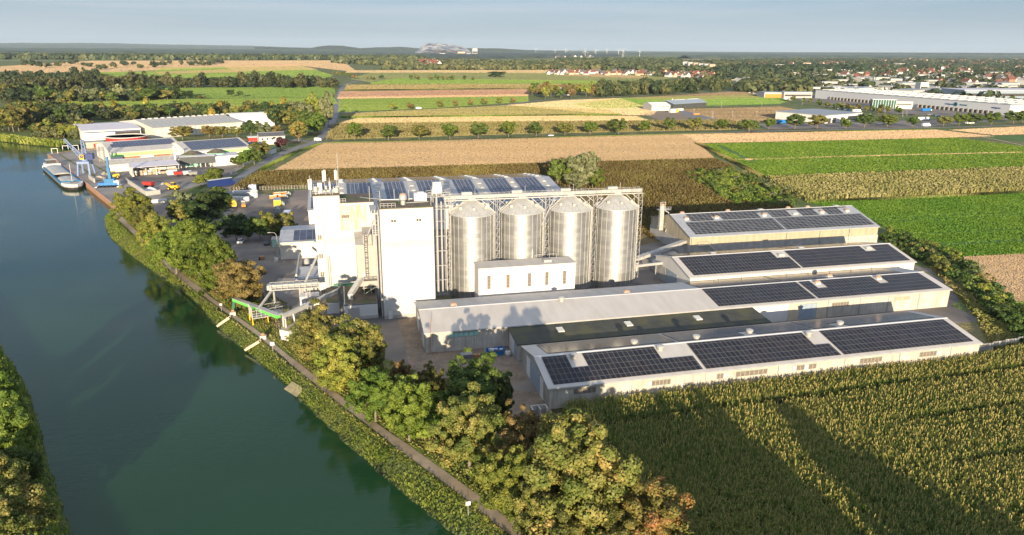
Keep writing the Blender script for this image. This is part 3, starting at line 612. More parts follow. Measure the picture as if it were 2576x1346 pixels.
for a, b in (((49, 174.3), (51, 174.3)), ((53, 174.3), (55, 174.3))):
    rr.bar((a[0], a[1], 11.6), (a[0], a[1], 12.7), .04); rr.bar((b[0], b[1], 11.6), (b[0], b[1], 12.7), .04); rr.bar((a[0], a[1], 12.7), (b[0], b[1], 12.7), .04)
rr.part('guard_rail', 'galv', rf)
for u in (35, 40, 45.7, 50.4, 55.2):
    f = MB().box(u, u+.95, 168.94, 169.02, 5.9, 9.5).part('window', 'frame_grey', wb); a = MB()
    for k in range(4): a.box(u+.08, u+.87, 168.9, 168.96, 5.95+k*.9, 6.76+k*.9)
    a.part('pane', 'window_warm', f)
# ------------------------------------------------------------ silos
mk('silo_shell', (.62, .60, .56), (.72, .70, .66), scale=.6, stretch=(1, 1, .5), rough=.30, metal=.85, grid=None)
def silo_material():
    m = bpy.data.materials.new('silo_sheet'); m.use_nodes = True; t = m.node_tree; n = t.nodes; l = t.links; b = n['Principled BSDF']
    b.inputs['Metallic'].default_value = .72; b.inputs['Roughness'].default_value = .46
    at = n.new('ShaderNodeTexCoord'); sx = n.new('ShaderNodeSeparateXYZ'); l.new(at.outputs['Object'], sx.inputs[0])
    an = n.new('ShaderNodeMath'); an.operation = 'ARCTAN2'; l.new(sx.outputs['Y'], an.inputs[0]); l.new(sx.outputs['X'], an.inputs[1])
    sc1 = n.new('ShaderNodeMath'); sc1.operation = 'MULTIPLY'; sc1.inputs[1].default_value = 6.1; l.new(an.outputs[0], sc1.inputs[0])
    cx = n.new('ShaderNodeCombineXYZ'); l.new(sc1.outputs[0], cx.inputs[0]); l.new(sx.outputs['Z'], cx.inputs[1])
    bt = n.new('ShaderNodeTexBrick'); bt.inputs['Scale'].default_value = 1; bt.inputs['Brick Width'].default_value = 2.4; bt.inputs['Row Height'].default_value = 1.12; bt.inputs['Mortar Size'].default_value = .03
    bt.inputs['Color1'].default_value = (.31, .308, .30, 1); bt.inputs['Color2'].default_value = (.45, .445, .43, 1); bt.inputs['Mortar'].default_value = (.31, .305, .30, 1); l.new(cx.outputs[0], bt.inputs['Vector'])
    l.new(bt.outputs['Color'], b.inputs['Base Color'])
    wv = n.new('ShaderNodeTexWave'); wv.bands_direction = 'Z'; wv.inputs['Scale'].default_value = 1.6; l.new(at.outputs['Object'], wv.inputs['Vector'])
    bp_ = n.new('ShaderNodeBump'); bp_.inputs['Strength'].default_value = .35; bp_.inputs['Distance'].default_value = .05; l.new(wv.outputs['Fac'], bp_.inputs['Height']); l.new(bp_.outputs[0], b.inputs['Normal'])
    return m
M['silo'] = silo_material()
def make_silo():
    t = thing('silo', '', 'silo')
    MB().lathe((0, 0, 0), [(6.0, 0), (6.0, 23.4)], 96).part('shell', 'silo', t, smooth=False)
    rb = MB()
    for i in range(24): a = 6.28318*i/24; rb.tube((6.02*math.cos(a), 6.02*math.sin(a), 0), (6.02*math.cos(a), 6.02*math.sin(a), 23.3), .055, n=5)
    rb.part('stiffeners', 'galv_dull', t)
    rf = MB().lathe((0, 0, 0), [(6.2, 23.35), (6.18, 23.5), (.75, 26.9), (.75, 27.4)], 48).part('roof', 'galv_dull', t)
    rr = MB()
    for i in range(36):
        a = 6.28318*i/36; rr.bar((6.2*math.cos(a), 6.2*math.sin(a), 23.53), (.8*math.cos(a), .8*math.sin(a), 26.95), .04, .05)
    rr.part('roof_ribs', 'galv_dull', rf)
    for a in (-1.62, -.6, .55, 2.6, 3.75):
        v = MB().box(-.35, .35, -.3, .3, 0, .75).part('roof_vent', 'galv_white', rf, local=True); v.location = (4.1*math.cos(a), 4.1*math.sin(a), 24.75)
    ld_ = MB()
    for s in (-.28, .28): ld_.tube((5.6, -2.5+s, 0), (5.6, -2.5+s, 24), .05, n=5)
    for k in range(30): ld_.bar((5.6, -2.78, .6+k*.78), (5.6, -2.22, .6+k*.78), .03)
    ld_.part('ladder', 'galv', t)
    return t
s0 = make_silo(); SX = [33.35+13.58*i for i in range(4)]
slab = ['steel grain silo beside the tall white tower, first of the row of four', 'second steel grain silo from the white tower, behind the white block', 'third steel grain silo from the white tower, with the slanted pipe beside its cone', 'farthest steel grain silo from the white tower, facing the solar halls']
for i, u in enumerate(SX):
    o = s0 if i == 0 else copytree(s0, (u, 181.1, 0)); o.location = (u, 181.1, 0); o['label'] = slab[i]; o['group'] = 'steel grain silos in a row'
# catwalk with chain conveyor on lattice supports above the silos
cw = thing('catwalk', 'galvanised catwalk and chain conveyor running above the four silos', 'catwalk', (25, 181.1, 0))
MB().box(26, 81.2, 180.3, 181.0, 27.3, 28.1).part('conveyor', 'galv_white', cw)
dk = MB().box(26, 81.2, 181.1, 182.1, 27.15, 27.25).part('deck', 'galv_dull', cw)
rl_ = MB()
for v in (180.1, 182.15):
    for z in (27.75, 28.3): rl_.bar((26, v, z), (81.2, v, z), .035)
    for k in range(38): rl_.bar((26+k*1.49, v, 27.2), (26+k*1.49, v, 28.3), .035)
rl_.part('guard_rail', 'galv_white', cw)
MB().box(26, 81.2, 180.1, 180.3, 26.8, 27.1).part('girder', 'galv_white', cw)
for u in SX: MB().box(u-.9, u+.9, 180.2, 182, 26.6, 27.3).part('inlet', 'galv_white', cw); MB().box(u-2.6, u+.2, 181.2, 182.2, 28.1, 28.8).part('motor', 'galv_white', cw); MB().tube((u+1, 181.3, 27.2), (u+1, 181.3, 30), .05, n=5).part('lightning_rod', 'galv_white', cw)
for u in (26.9, 40.1, 53.7, 67.3, 80.6):
    a = MB()
    for du in (-.55, .55):
        for v in (179.6, 182.6): a.bar((u+du, v, 0), (u+du, v, 27.1), .055)
    for k in range(13):
        z = 1+k*2; a.bar((u-.55, 179.6, z), (u+.55, 179.6, z+2), .03); a.bar((u-.55, 179.6, z), (u+.55, 179.6, z), .03)
    if u > 27: a.bar((u-.5, 179.8, 23.4), (u-4.2, 180.2, 26.8), .08); a.bar((u-.5, 179.8, 25.4), (u-2.2, 180.2, 26.8), .06); a.bar((u-2.6, 180, 24.9), (u-.6, 180, 26.7), .05)
    if u < 80: a.bar((u+.5, 179.8, 23.4), (u+4.2, 180.2, 26.8), .08); a.bar((u+.5, 179.8, 25.4), (u+2.2, 180.2, 26.8), .06); a.bar((u+2.6, 180, 24.9), (u+.6, 180, 26.7), .05)
    a.part('support_tower', 'galv_white', cw)
MB().tube((55.8, 180, 26.6), (48.6, 175.6, 15.2), .16).tube((48.6, 175.6, 15.2), (48.6, 175.2, 11), .16).single('chute_pipe', 'galv', 'slanted discharge pipe dropping between the second and third silos', 'pipe')
# bucket elevator between tower and first silo
el = thing('bucket_elevator', 'tall galvanised bucket elevator with rounded head between tower and first silo', 'elevator', (24.2, 179.5, 0))
for i, u in enumerate((22.9, 23.9, 25.1)):
    for v in ((179.2, 180.3) if i < 2 else (179.6,)): MB().tube((u, v, 1), (u, v, 30.2 if i < 2 else 27), .24, n=10).part('leg', 'galv_white', el)
MB().box(22.9, 25.3, 178.7, 180.7, 29.3, 31).part('head', 'white_paint', el)
MB().extr([(179.7+1.1*math.cos(a), 31+1.15*math.sin(a)) for a in [math.pi*k/10 for k in range(11)]], 23, 25.1).part('head_cover', 'white_paint', el)
pf = MB().box(21.4, 27, 178, 181.4, 28.5, 28.6).box(21.6, 27, 178.4, 181, 25.2, 25.3).part('platform', 'galv_dull', el)
a = MB()
for z in (29.1, 29.6):
    for p_, q_ in (((21.4, 178), (27, 178)), ((27, 178), (27, 181.4)), ((27, 181.4), (21.4, 181.4)), ((21.4, 181.4), (21.4, 178))): a.bar((*p_, z), (*q_, z), .04)
for u in (21.4, 22.8, 24.2, 25.6, 27): a.bar((u, 178, 28.5), (u, 178, 29.6), .04)
a.part('guard_rail', 'galv_white', pf)
a = MB()
for z in range(2, 27, 4): a.bar((22.6, 178.8, z), (26.4, 178.8, z), .07)
for u in (22.6, 26.4): a.bar((u, 180.8, 0), (u, 180.8, 28.5), .07)
a.part('brace', 'galv_white', el)
MB().box(21.5, 27, 175, 179, 0, 1.4).part('base', 'flat_roof', el)
MB().tube((25, 179, 28.8), (27.5, 180, 28), .35).part('spout', 'galv_white', el)
# ------------------------------------------------------------ mill towers
t1 = thing('mill_tower', 'tall white mill tower with stair windows on its left edge and antennas on top', 'tower', (-7, 187.5, 0))
MB().box(-7, -.35, 187.5, 199, 0, 28).box(-.35, 8.3, 187.5, 199, 0, 25.9).part('wall', 'tower_wall', t1)
MB().box(-7.05, -.3, 187.45, 199.05, 28, 28.25).part('roof', 'flat_roof', t1); MB().box(-.3, 8.35, 187.45, 199.05, 25.9, 26.1).part('roof', 'flat_roof', t1)
MB().box(-.2, 6.2, 187.40, 187.5, 18.6, 25.4).part('stained_wall', 'rust_streak_wall', t1)
MB().box(-.1, .9, 187.3, 187.42, 22.0, 22.8).box(.9, 1.9, 187.3, 187.42, 22.0, 22.8).part('louvre', 'window_warm', t1)
MB().box(-6.9, 5.5, 187.42, 187.52, 15.2, 16.8).part('green_band', 'green_band', t1)
MB().box(-4.85, -4.78, 187.38, 187.5, .2, 27.9).part('seam', 'frame_grey', t1); MB().box(-.4, -.3, 187.38, 187.5, 18.6, 27.9).part('seam', 'frame_grey', t1)
for z in (1.2, 6.3, 11.3, 16.4):
    for u in (-6.5, -5.95):
        f = MB().box(u, u+.42, 187.38, 187.5, z, z+1.3).part('window', 'frame_grey', t1); MB().box(u+.05, u+.37, 187.35, 187.4, z+.06, z+1.22).part('pane', 'window_warm', f)
MB().box(-6.2, -5.7, 187.4, 187.5, 22, 22.6).part('vent_grille', 'tan_panel', t1)
ld_ = MB()
for s in (-.25, .25): ld_.bar((-4.1+s, 187.2, 0), (-4.1+s, 187.2, 12), .04)
for k in range(20): ld_.bar((-4.35, 187.2, .5+k*.58), (-3.85, 187.2, .5+k*.58), .025)
ld_.part('ladder', 'steel_dark', t1)
a = MB()
for (x0, y0), (x1, y1), z in (((-7, 187.5), (-.4, 187.5), 28.2), ((-7, 187.5), (-7, 199), 28.2), ((-.4, 187.5), (-.4, 199), 28.2), ((-.2, 187.6), (1.2, 187.6), 26)):
    for h in (.55, 1.1): a.bar((x0, y0, z+h), (x1, y1, z+h), .04)
    k = max(2, int(math.hypot(x1-x0, y1-y0)/1.5))
    for i in range(k+1): a.bar((x0+(x1-x0)*i/k, y0+(y1-y0)*i/k, z), (x0+(x1-x0)*i/k, y0+(y1-y0)*i/k, z+1.1), .035)
a.part('guard_rail', 'galv_white', t1)
t2 = thing('mill_tower', 'tall white tower block with two pairs of small windows beside the bucket elevator', 'tower', (8.8, 168.5, 0))
MB().box(8.8, 21.6, 168.5, 177.8, 0, 28).part('wall', 'tower_wall', t2)
MB().box(8.75, 21.65, 168.45, 177.85, 28, 28.25).part('roof', 'flat_roof', t2); MB().box(8.86, 21.54, 168.42, 168.55, .05, 1.0).part('plinth', 'concrete', t2)
MB().box(8.85, 21.5, 168.42, 168.52, 18.6, 20.1).part('green_band', 'green_band', t2)
for u in (11.4, 12.05, 17.45, 18.1):
    f = MB().box(u, u+.5, 168.4, 168.5, 24.75, 25.35).part('window', 'frame_grey', t2); MB().box(u+.05, u+.45, 168.37, 168.42, 24.8, 25.3).part('pane', 'window_dark', f)
MB().box(9.8, 10.75, 168.38, 168.5, 0, 2.1).part('door', 'white_paint', t2)
mach = thing('roof_fan', 'rust stained round exhaust fan on the roof of the right tower', 'fan', (14.7, 171.8, 28.25))
MB().lathe((14.7, 171.8, 28.25), [(.6, 0), (.6, 1.0), (.95, 1.3), (.95, 2.1), (.8, 2.4)], 18).part('housing', 'galv_white', mach); MB().lathe((14.7, 171.8, 28.25), [(.82, 2.4), (.7, 2.75), (.1, 2.9)], 18).part('cap', 'rust_cap', mach)
hb = thing('roof_hut', 'white plant box on the right tower roof beside the elevator', 'roof hut', (17.8, 175.5, 28.25)); MB().box(17.8, 20.9, 175.3, 177.3, 28.25, 30.1).part('body', 'white_paint', hb)
MB().box(18.6, 20.2, 175.6, 176.6, 30.1, 30.5).part('lid', 'galv_white', hb)
rt_ = thing('roof_pipework', 'pipes and low guard rails across the tower roofs', 'pipework', (6, 180, 28.25)); a = MB()
a.tube((5, 189, 27), (14, 174.5, 28.7), .13); a.tube((9.4, 176.8, 28.6), (17.5, 176.6, 28.6), .12); a.tube((15.5, 172.5, 28.5), (21, 173, 28.5), .1); a.part('pipe', 'galv', rt_)
a = MB()
for z in (28.8, 29.3): a.bar((9, 169, z), (12.6, 169, z), .04)
for k in range(5): a.bar((9+k*.9, 169, 28.25), (9+k*.9, 169, 29.3), .04)
a.part('guard_rail', 'galv_white', rt_)
for u, v, z0, z1_ in ((7.4, 188.5, 26.1, 30), (9.4, 176, 28.2, 31), (16.6, 176.5, 28.2, 31), (21.2, 169.5, 28.2, 30.5), (13, 177, 28.2, 31.2)): MB().tube((u, v, z0), (u, v, z1_), .07, n=6).part('rod', 'galv_white', rt_)
# antennas
def antenna(label, u, v, z0, z1_, panels, group='antennas on the mill tower roof'):
    t = thing('antenna_mast', label, 'antenna', (u, v, z0), group=group); MB().tube((u, v, z0), (u, v, z1_), .09, n=8).part('pole', 'galv_white', t)
    for du, dv, za, zb in panels: MB().box(u+du-.18, u+du+.18, v+dv-.1, v+dv+.1, za, zb).part('panel', 'white_paint', t)
antenna('antenna mast with tall paired white panels on the tower roof left corner', -7.5, 189, 27.6, 33.2, [(-.35, 0, 29.6, 32.2), (.25, -.2, 29.6, 32.4)])
antenna('antenna mast with white panels in the middle of the tower roof', -3.9, 191, 28.2, 34.4, [(-.3, 0, 31.2, 34), (.25, 0, 31.4, 34.2)])
antenna('slim antenna mast with whip and two panels on the tower roof right side', -.8, 190.5, 28.2, 34.6, [(-.3, 0, 31.6, 34.2), (.1, .25, 31.6, 34)])
antenna('thin tall whip antenna rising above the tower roof', -.3, 191, 28.2, 38.5, [])
antenna('short mast with slim white panel near the tower roof centre', -2.6, 188.4, 28.2, 32.6, [(0, -.2, 29.5, 31.6)])
bx = thing('roof_cabinet', 'white cabinet box among the antennas on the tower roof', 'cabinet', (-5.2, 190, 28.25)); MB().box(-5.7, -4.6, 189.6, 190.6, 28.4, 31).part('body', 'white_paint', bx); MB().box(-5.75, -4.55, 189.55, 190.65, 31, 31.1).part('lid', 'galv_white', bx)
cy = thing('roof_cyclone', 'grey cyclone filter on the left tower roof', 'cyclone', (-6.3, 188.8, 28.25)); MB().lathe((-6.2, 189, 28.25), [(.3, 0), (.3, .3), (.65, .9), (.65, 1.7), (.3, 2.1)], 14).part('body', 'galv_white', cy); MB().tube((-6.2, 189, 30.2), (-4.5, 190.3, 29.2), .2).part('duct', 'galv_white', cy)
a = MB()
rng0 = random.Random(4)
for k in range(9): u = -6+rng0.random()*5; v = 190+rng0.random()*6; a.box(u, u+rng0.uniform(.5, 1.4), v, v+1, 28.25, 28.25+rng0.uniform(.5, 1.4))
a.box(-6.2, -1.5, 189.8, 196, 28.25, 28.4); a.single('roof_plant', 'galv_dull', 'cluttered grey plant boxes on the left tower roof', 'roof plant')
# grey clad filter box hung on the tower front
fb = thing('filter_house', 'grey clad filter house on steel legs against the white tower front', 'filter house', (3.3, 177, 0))
MB().box(3.0, 8.2, 178, 187.3, 5.9, 16.8).box(4.8, 7.0, 178.6, 187.3, 16.8, 19.4).part('body', 'grey_clad', fb)
MB().extr([(177.9, 16.8), (177.9, 17.0), (187.3, 18.2), (187.3, 16.8)][::-1], 2.8, 5.0).part('roof', 'concrete', fb)
ld_ = MB()
for s in (-.35, .35): ld_.bar((5.4+s, 177.5, 8.6), (5.4+s, 177.5, 20.2), .06)
for k in range(20): ld_.bar((5.05, 177.5, 8.8+k*.58), (5.75, 177.5, 8.8+k*.58), .04)
for k in range(8): ld_.box(4.95, 5.85, 176.9, 176.97, 9.5+k*1.4, 9.6+k*1.4)
ld_.part('ladder', 'steel_dark', fb)
a = MB(); a.box(4.4, 7.8, 176.8, 178, 7.6, 7.68)
for z in (8.1, 8.6): a.bar((4.4, 176.8, z), (7.8, 176.8, z), .05)
for k in range(4): a.bar((4.4+k*1.13, 176.8, 7.6), (4.4+k*1.13, 176.8, 8.6), .05)
a.part('platform', 'steel_dark', fb)
a = MB()
for u in (4.4, 6.2, 8.0):
    for v in (178.3, 184): a.bar((u, v, 3.5), (u, v, 5.9), .12)
a.bar((4.4, 178.3, 3.6), (8, 178.3, 5.8), .08); a.box(4, 8.2, 177.6, 184, 5.4, 5.5); a.part('leg', 'galv_dull', fb)
MB().box(4.3, 4.9, 177.7, 178, 8.8, 9.7).part('hatch', 'white_paint', fb)
pp = thing('pipe_riser', 'bundle of vertical pipes in the gap between the two white towers', 'pipes', (8.4, 177, 0))
for u, v, z in ((8.45, 170, 26.2), (8.5, 173, 26.5), (8.0, 176.5, 26.3)): MB().tube((u, v, 0), (u, v, z), .2, n=10).part('pipe', 'galv_white', pp)
a = MB(); a.box(7.2, 8.7, 176, 186, 19.8, 20); a.box(7.0, 8.7, 176, 186, 25.2, 25.5)
for z in (20.5, 21, 22.5, 23.5): a.bar((7.2, 176, z), (8.7, 176, z), .05)
for u in (7.2, 8.0, 8.7): a.bar((u, 176, 19.8), (u, 176, 26.2), .06)
a.part('platform', 'galv_dull', pp)
MB().tube((7.6, 176.4, 23.6), (5.6, 178, 18.4), .2).part('chute', 'galv_white', pp)
MB().tube((7.6, 177, 16.8), (7.6, 177, 19.6), .55, n=14).part('cyclone', 'galv_white', pp)
an = thing('tower_annex', 'low white annex with dark flat roof at the foot of the left tower', 'building', (-4, 170, 0))
MB().box(-.8, 7.3, 170, 187.3, 0, 3.75).box(-5.2, -.85, 175.5, 187.3, 0, 3.0).part('wall', 'white_paint', an)
rf = MB().box(-.55, 7.05, 170.25, 187.3, 3.76, 3.86).box(-5.3, -.85, 175.4, 187.3, 3, 3.12).part('roof', 'flat_roof', an); MB().box(-.8, 7.3, 170, 170.25, 3.76, 4.05).box(7.05, 7.3, 170.25, 187.3, 3.76, 4.05).part('parapet', 'steel_dark', rf)
MB().box(.0, 2.8, 169.88, 170, .1, 3.2).part('door', 'grey_clad', an); MB().box(-.82, 7.32, 169.96, 170, .02, .8).part('plinth', 'concrete', an)
ch = thing('chute', 'wide grey square chute slanting down from the filter house to the annex roof', 'chute', (1, 176, 0)); MB().bar((3.8, 178.3, 8.0), (.8, 174.6, 5.0), .62, .5).bar((.8, 174.6, 5.3), (.8, 174.4, 3.9), .6, .5).part('duct', 'galv_dull', ch)
MB().tube((-1.6, 173.8, 0), (-1.6, 173.8, 8.2), .42, n=12).single('exhaust_stack', 'steel_dark', 'dark round exhaust stack standing in front of the white tower', 'stack')
gp = MB(); gp.box(-3.2, 7.2, 180.4, 181, 5.6, 6.15); gp.single('green_conveyor', 'dark_green', 'dark green horizontal conveyor casing along the tower foot', 'conveyor')
# pipe conveyor from the loading box to the tower foot
cv = thing('belt_conveyor', 'long grey pipe conveyor from the loading container up to the tower foot', 'conveyor', (-14.6, 163, 0))
A_ = Vector((-14.8, 162.6, 5.0)); B_ = Vector((-1.8, 174.4, 6.6)); MB().bar(A_, B_, .38, .42).part('casing', 'galv_dull', cv)
a = MB(); a.bar(A_+Vector((0, 0, -.6)), B_+Vector((0, 0, -.6)), .1); a.part('girder', 'galv_dull', cv)
for p_ in ((-14.8, 162.6), (-14.2, 161.4)): MB().bar((*p_, 0), (*p_, 4.9), .17).part('support_leg', 'galv_white', cv)
MB().tube((-12.6, 164.4, 4.8), (-12.3, 164, 2.8), .25).part('spout', 'galv_white', cv)
ct = thing('loading_container', 'open ribbed loading container below the pipe conveyor end', 'container', (-12.6, 162, 0), math.radians(-38))
MB().box(-1.3, 1.3, -3.2, 3.2, .3, 2.6).part('body', 'bag_white', ct, local=True); a = MB()
for k in range(9): a.box(-1.38, -1.3, -3.1+k*.75, -2.95+k*.75, .3, 2.6)
a.part('ribs', 'galv_dull', ct, local=True); MB().box(-1.2, 1.2, -3.1, 3.1, 2.55, 2.65).part('load', 'wood_clad', ct, local=True)
# bridge conveyor on the left of the tower
br = thing('conveyor_bridge', 'galvanised conveyor bridge with guard rails reaching left from the white tower', 'conveyor bridge', (-19, 177.5, 0))
MB().box(-18.6, -7, 179.0, 180.2, 6.6, 7.5).part('casing', 'galv_white', br); MB().box(-18.8, -7, 178.0, 180.3, 6.3, 6.45).part('deck', 'galv_dull', br); a = MB()
for v in (178.0, 180.4):
    for z in (7.1, 7.75): a.bar((-18.8, v, z), (-7, v, z), .045)
    for k in range(9): a.bar((-18.8+k*1.45, v, 6.4), (-18.8+k*1.45, v, 7.75), .045)
a.part('guard_rail', 'galv_white', br)
for v in (179, 181): MB().tube((-18, v, 0), (-18, v, 6.4), .14).part('support_leg', 'galv_white', br)
MB().bar((-18.2, 178.8, 6.3), (-21.6, 172.5, 3.2), .22).part('chute', 'galv_white', br); MB().box(-19.4, -18.3, 178.3, 180, 6.4, 7.6).part('end_housing', 'galv_white', br)
MB().tube((-11.3, 179, 6.4), (-11.3, 179, 5.0), .25).part('spout', 'galv_white', br)
sl2 = thing('slanted_pipe', 'cream slanted pipe falling from the white tower side onto the bridge', 'pipe', (-10, 181, 0)); MB().tube((-7, 187, 12.2), (-10.3, 179.6, 7.2), .3).tube((-10.3, 179.6, 7.2), (-10.4, 179.4, 5.2), .42).part('pipe', 'galv_white', sl2)
a = MB()
for u in (-10.2, -9.2):
    for v in (179.8, 180.8): a.bar((u, v, 0), (u, v, 6), .07)
for z in range(0, 6, 2): a.bar((-10.2, 179.8, z), (-9.2, 179.8, z+2), .05); a.bar((-9.2, 179.8, z), (-10.2, 179.8, z+2), .05)
a.part('support', 'galv_white', sl2)
sb = thing('side_sheds', 'small corrugated sheds with silver hoppers crowded against the white tower side', 'shed', (-12, 188, 0))
MB().extr([(189.5, 0), (189.5, 5.2), (196.5, 6.4), (196.5, 0)][::-1], -12.5, -7.1).part('wall', 'grey_clad', sb)
MB().extr([(189.2, 5.22), (189.2, 5.36), (196.8, 6.6), (196.8, 6.44)][::-1], -12.8, -7.1).part('roof', 'metal_roof', sb)
MB().box(-12, -7.1, 182.5, 186, 0, 2.6).part('tank_room', 'white_paint', sb); MB().box(-13.0, -12.6, 189, 211, 6.2, 6.9).part('duct', 'galv_dull', sb)
MB().box(-11.8, -7.1, 200, 209, 0, 5).part('hall', 'grey_clad', sb); MB().box(-12, -7.1, 199.9, 209.1, 5, 5.2).part('roof', 'steel_dark', sb)
MB().lathe((-10.6, 203, 5.2), [(.8, 0), (.8, 1.4), (.3, 1.9)], 12).lathe((-9, 198, 5.2), [(.6, 0), (.6, 1.2), (.2, 1.6)], 12).part('hopper', 'galv_white', sb)
# shed with solar roof left of the tower
sf = thing('solar_shed', 'cream walled shed with solar roof left of the white tower, street lamp at its corner', 'shed', (-19.7, 228.4, 0))
MB().extr([(228.4, 0), (228.4, 5.0), (240, 6.6), (252, 5), (252, 0)][::-1], -19.7, 10).part('wall', 'cream_wall', sf)
rf = MB().extr([(228.1, 5.0), (228.1, 5.15), (240, 6.8), (240, 6.62)][::-1], -20, 10).extr([(240, 6.62), (240, 6.8), (252.3, 5.15), (252.3, 5.0)][::-1], -20, 10).part('roof', 'metal_roof', sf)
array(sf, lambda v: 6.8-abs(v-240)*.139, [[(-15.6, 9, 230.5, 239)]], 'solar_blue'); MB().box(-20, -9, 227.4, 228.3, 5.3, 5.8).part('duct', 'galv_white', sf)
MB().tube((-20.6, 228, 0), (-20.6, 228, 5.4), .28).part('flue', 'galv', sf)
ln = thing('lamp_post', 'tall curved white lamp post beside the cream solar shed', 'lamp post', (-19.9, 227.4, 0))
MB().tube((-19.9, 227.4, 0), (-20.4, 227.4, 8.4), .11, .07).tube((-20.4, 227.4, 8.4), (-20.9, 227.4, 9.1), .07).tube((-20.9, 227.4, 9.1), (-22.2, 227.3, 9.3), .06).part('pole', 'galv_white', ln); MB().box(-22.9, -22.1, 227.1, 227.5, 9.2, 9.35).part('lamp_head', 'galv_white', ln)
cb = thing('power_cabinet', 'small pale cabinet at the foot of the lamp post', 'cabinet', (-21, 226.6, 0)); MB().box(-21.6, -20.4, 226.2, 227, 0, 1.2).part('body', 'bag_white', cb); MB().box(-21.65, -20.35, 226.15, 227.05, 1.2, 1.3).part('lid', 'galv_dull', cb)
gb = thing('site_hut', 'small pale green glass hut behind the street lamp', 'hut', (-22, 247, 0)); MB().box(-23.5, -20.3, 244, 248, 0, 2.6).part('body', 'aqua', gb); MB().box(-23.7, -20.1, 243.8, 248.2, 2.6, 2.75).part('roof', 'galv_white', gb)
# wide shed with solar stripes and barrel lights behind the towers
ws = thing('big_shed', 'very wide low shed with striped solar roof and barrel rooflights behind the towers', 'warehouse', (-11.5, 257, 0))
VR, ZE5, ZR5 = 287., 9.2, 13.; k5 = (ZR5-ZE5)/(VR-257)
MB().extr([(257, 0), (257, ZE5), (VR, ZR5-.06), (317, ZE5), (317, 0)][::-1], -11.5, 86).part('wall', 'white_paint', ws)
rf5 = MB().extr([(256.6, ZE5), (256.6, ZE5+.2), (VR, ZR5+.2), (VR, ZR5)][::-1], -11.8, 86.3).extr([(VR, ZR5), (VR, ZR5+.2), (317.4, ZE5+.2), (317.4, ZE5)][::-1], -11.8, 86.3).part('roof', 'metal_roof', ws)
def z5(v): return ZR5+.2-abs(v-VR)*k5
bar_u = [0.5+i*13.6 for i in range(7)]
for i, u in enumerate(bar_u):
    for s in (0, 1):
        va, vb = ((259.5, 285) if s == 0 else (289, 315)); pr_ = [(math.cos(a_)*1.5, math.sin(a_)*.32) for a_ in [math.pi*k/8 for k in range(9)]]; m_ = MB(); n_ = 9
        vs = [(u+x, va, z5(va)+z-.05) for x, z in pr_]+[(u+x, vb, z5(vb)+z-.05) for x, z in pr_]
        m_.add(vs, [(j, j+1, n_+j+1, n_+j) for j in range(n_-1)]+[tuple(range(n_-1, -1, -1)), tuple(range(n_, 2*n_))]); q_ = m_.part('barrel_rooflight', 'concrete', ws)
        dm = MB()
        for v in ((262, 268, 274, 280) if s == 0 else (291, 297, 304, 311)): dm.lathe((u, v, z5(v)+.22), [(.9, 0), (.8, .2), (.4, .35)], 10)
        dm.part('dome', 'skylight', q_)
cols = []
u = -10.6
while u < 84.6:
    if all(abs(u+.55-b_) > 2.4 for b_ in bar_u): cols.append(u)
    u += 1.62
for i, u in enumerate(cols):
    for va, vb in ((258.5, 271.6), (272.2, 286.2)): array(ws, z5, [(u, u+1.12, va, vb)], 'solar_blue') if len(cols)*2 < 100 and False else None
for va, vb, nm in ((258.5, 271.6, 0), (272.2, 286.2, 0), (288, 301, 1), (301.6, 316, 1)):
    for j in range(0, len(cols), 6):
        array(ws, z5, [[(u, u+1.32, va, vb) for u in cols[j:j+6]]], 'solar_blue')
# elevator and conveyors by the fourth hall
e4 = thing('bucket_elevator', 'shorter rust stained bucket elevator with platforms at the timber clad hall gable', 'elevator', (108.1, 222.6, 0))
MB().box(107.3, 108.7, 222, 223.2, 4.6, 13.2).part('leg', 'concrete', e4); MB().box(107.5, 108.6, 222, 223.2, 13.2, 14.0).part('head', 'rust_cap', e4)
a = MB()
for x in (107.1, 108.9): a.bar((x, 221.9, 11.5), (x, 221.9, 14.6), .08)
a.bar((107.1, 221.9, 14.6), (108.9, 221.9, 14.6), .08); a.box(106.5, 111, 221.6, 223.6, 11.8, 11.9); a.box(107, 111, 221.6, 223.6, 5.8, 5.9)
for z in (12.4, 12.9, 6.5, 7): a.bar((108.9, 221.6, z), (111, 221.6, z), .04)
for x in (109, 110, 111): a.bar((x, 221.6, 11.8), (x, 221.6, 12.9), .04)
a.part('platform', 'galv_white', e4)
MB().tube((109, 222, 11.6), (110.4, 222, 10.8), .2).tube((110.4, 222, 10.8), (110.7, 221.5, 8), .17).tube((110.7, 221.5, 8), (109.2, 221, 4.2), .17).part('spout', 'galv_white', e4)
b1 = thing('tube_conveyor', 'broad concrete coloured conveyor beam linking the last silo to the timber clad hall', 'conveyor', (90, 204, 0)); MB().bar((80, 188, 4.2), (109.2, 206.5, 4.6), .9, .45).part('casing', 'concrete', b1)
for p_ in ((86, 191.6), (98, 199)): MB().bar((*p_, 0), (*p_, 4), .25).part('support_leg', 'concrete', b1)
b2 = thing('tube_conveyor', 'slim white conveyor beam from the last silo into the cream clad hall', 'conveyor', (80, 183, 0)); MB().bar((79.4, 182.6, 4.9), (91.5, 184, 5.0), .3, .35).part('casing', 'galv_white', b2); MB().bar((79.6, 182, 7), (81, 182.8, 5.1), .12).bar((88.6, 183.7, 0), (88.6, 183.7, 4.7), .1).part('brace', 'galv_white', b2)
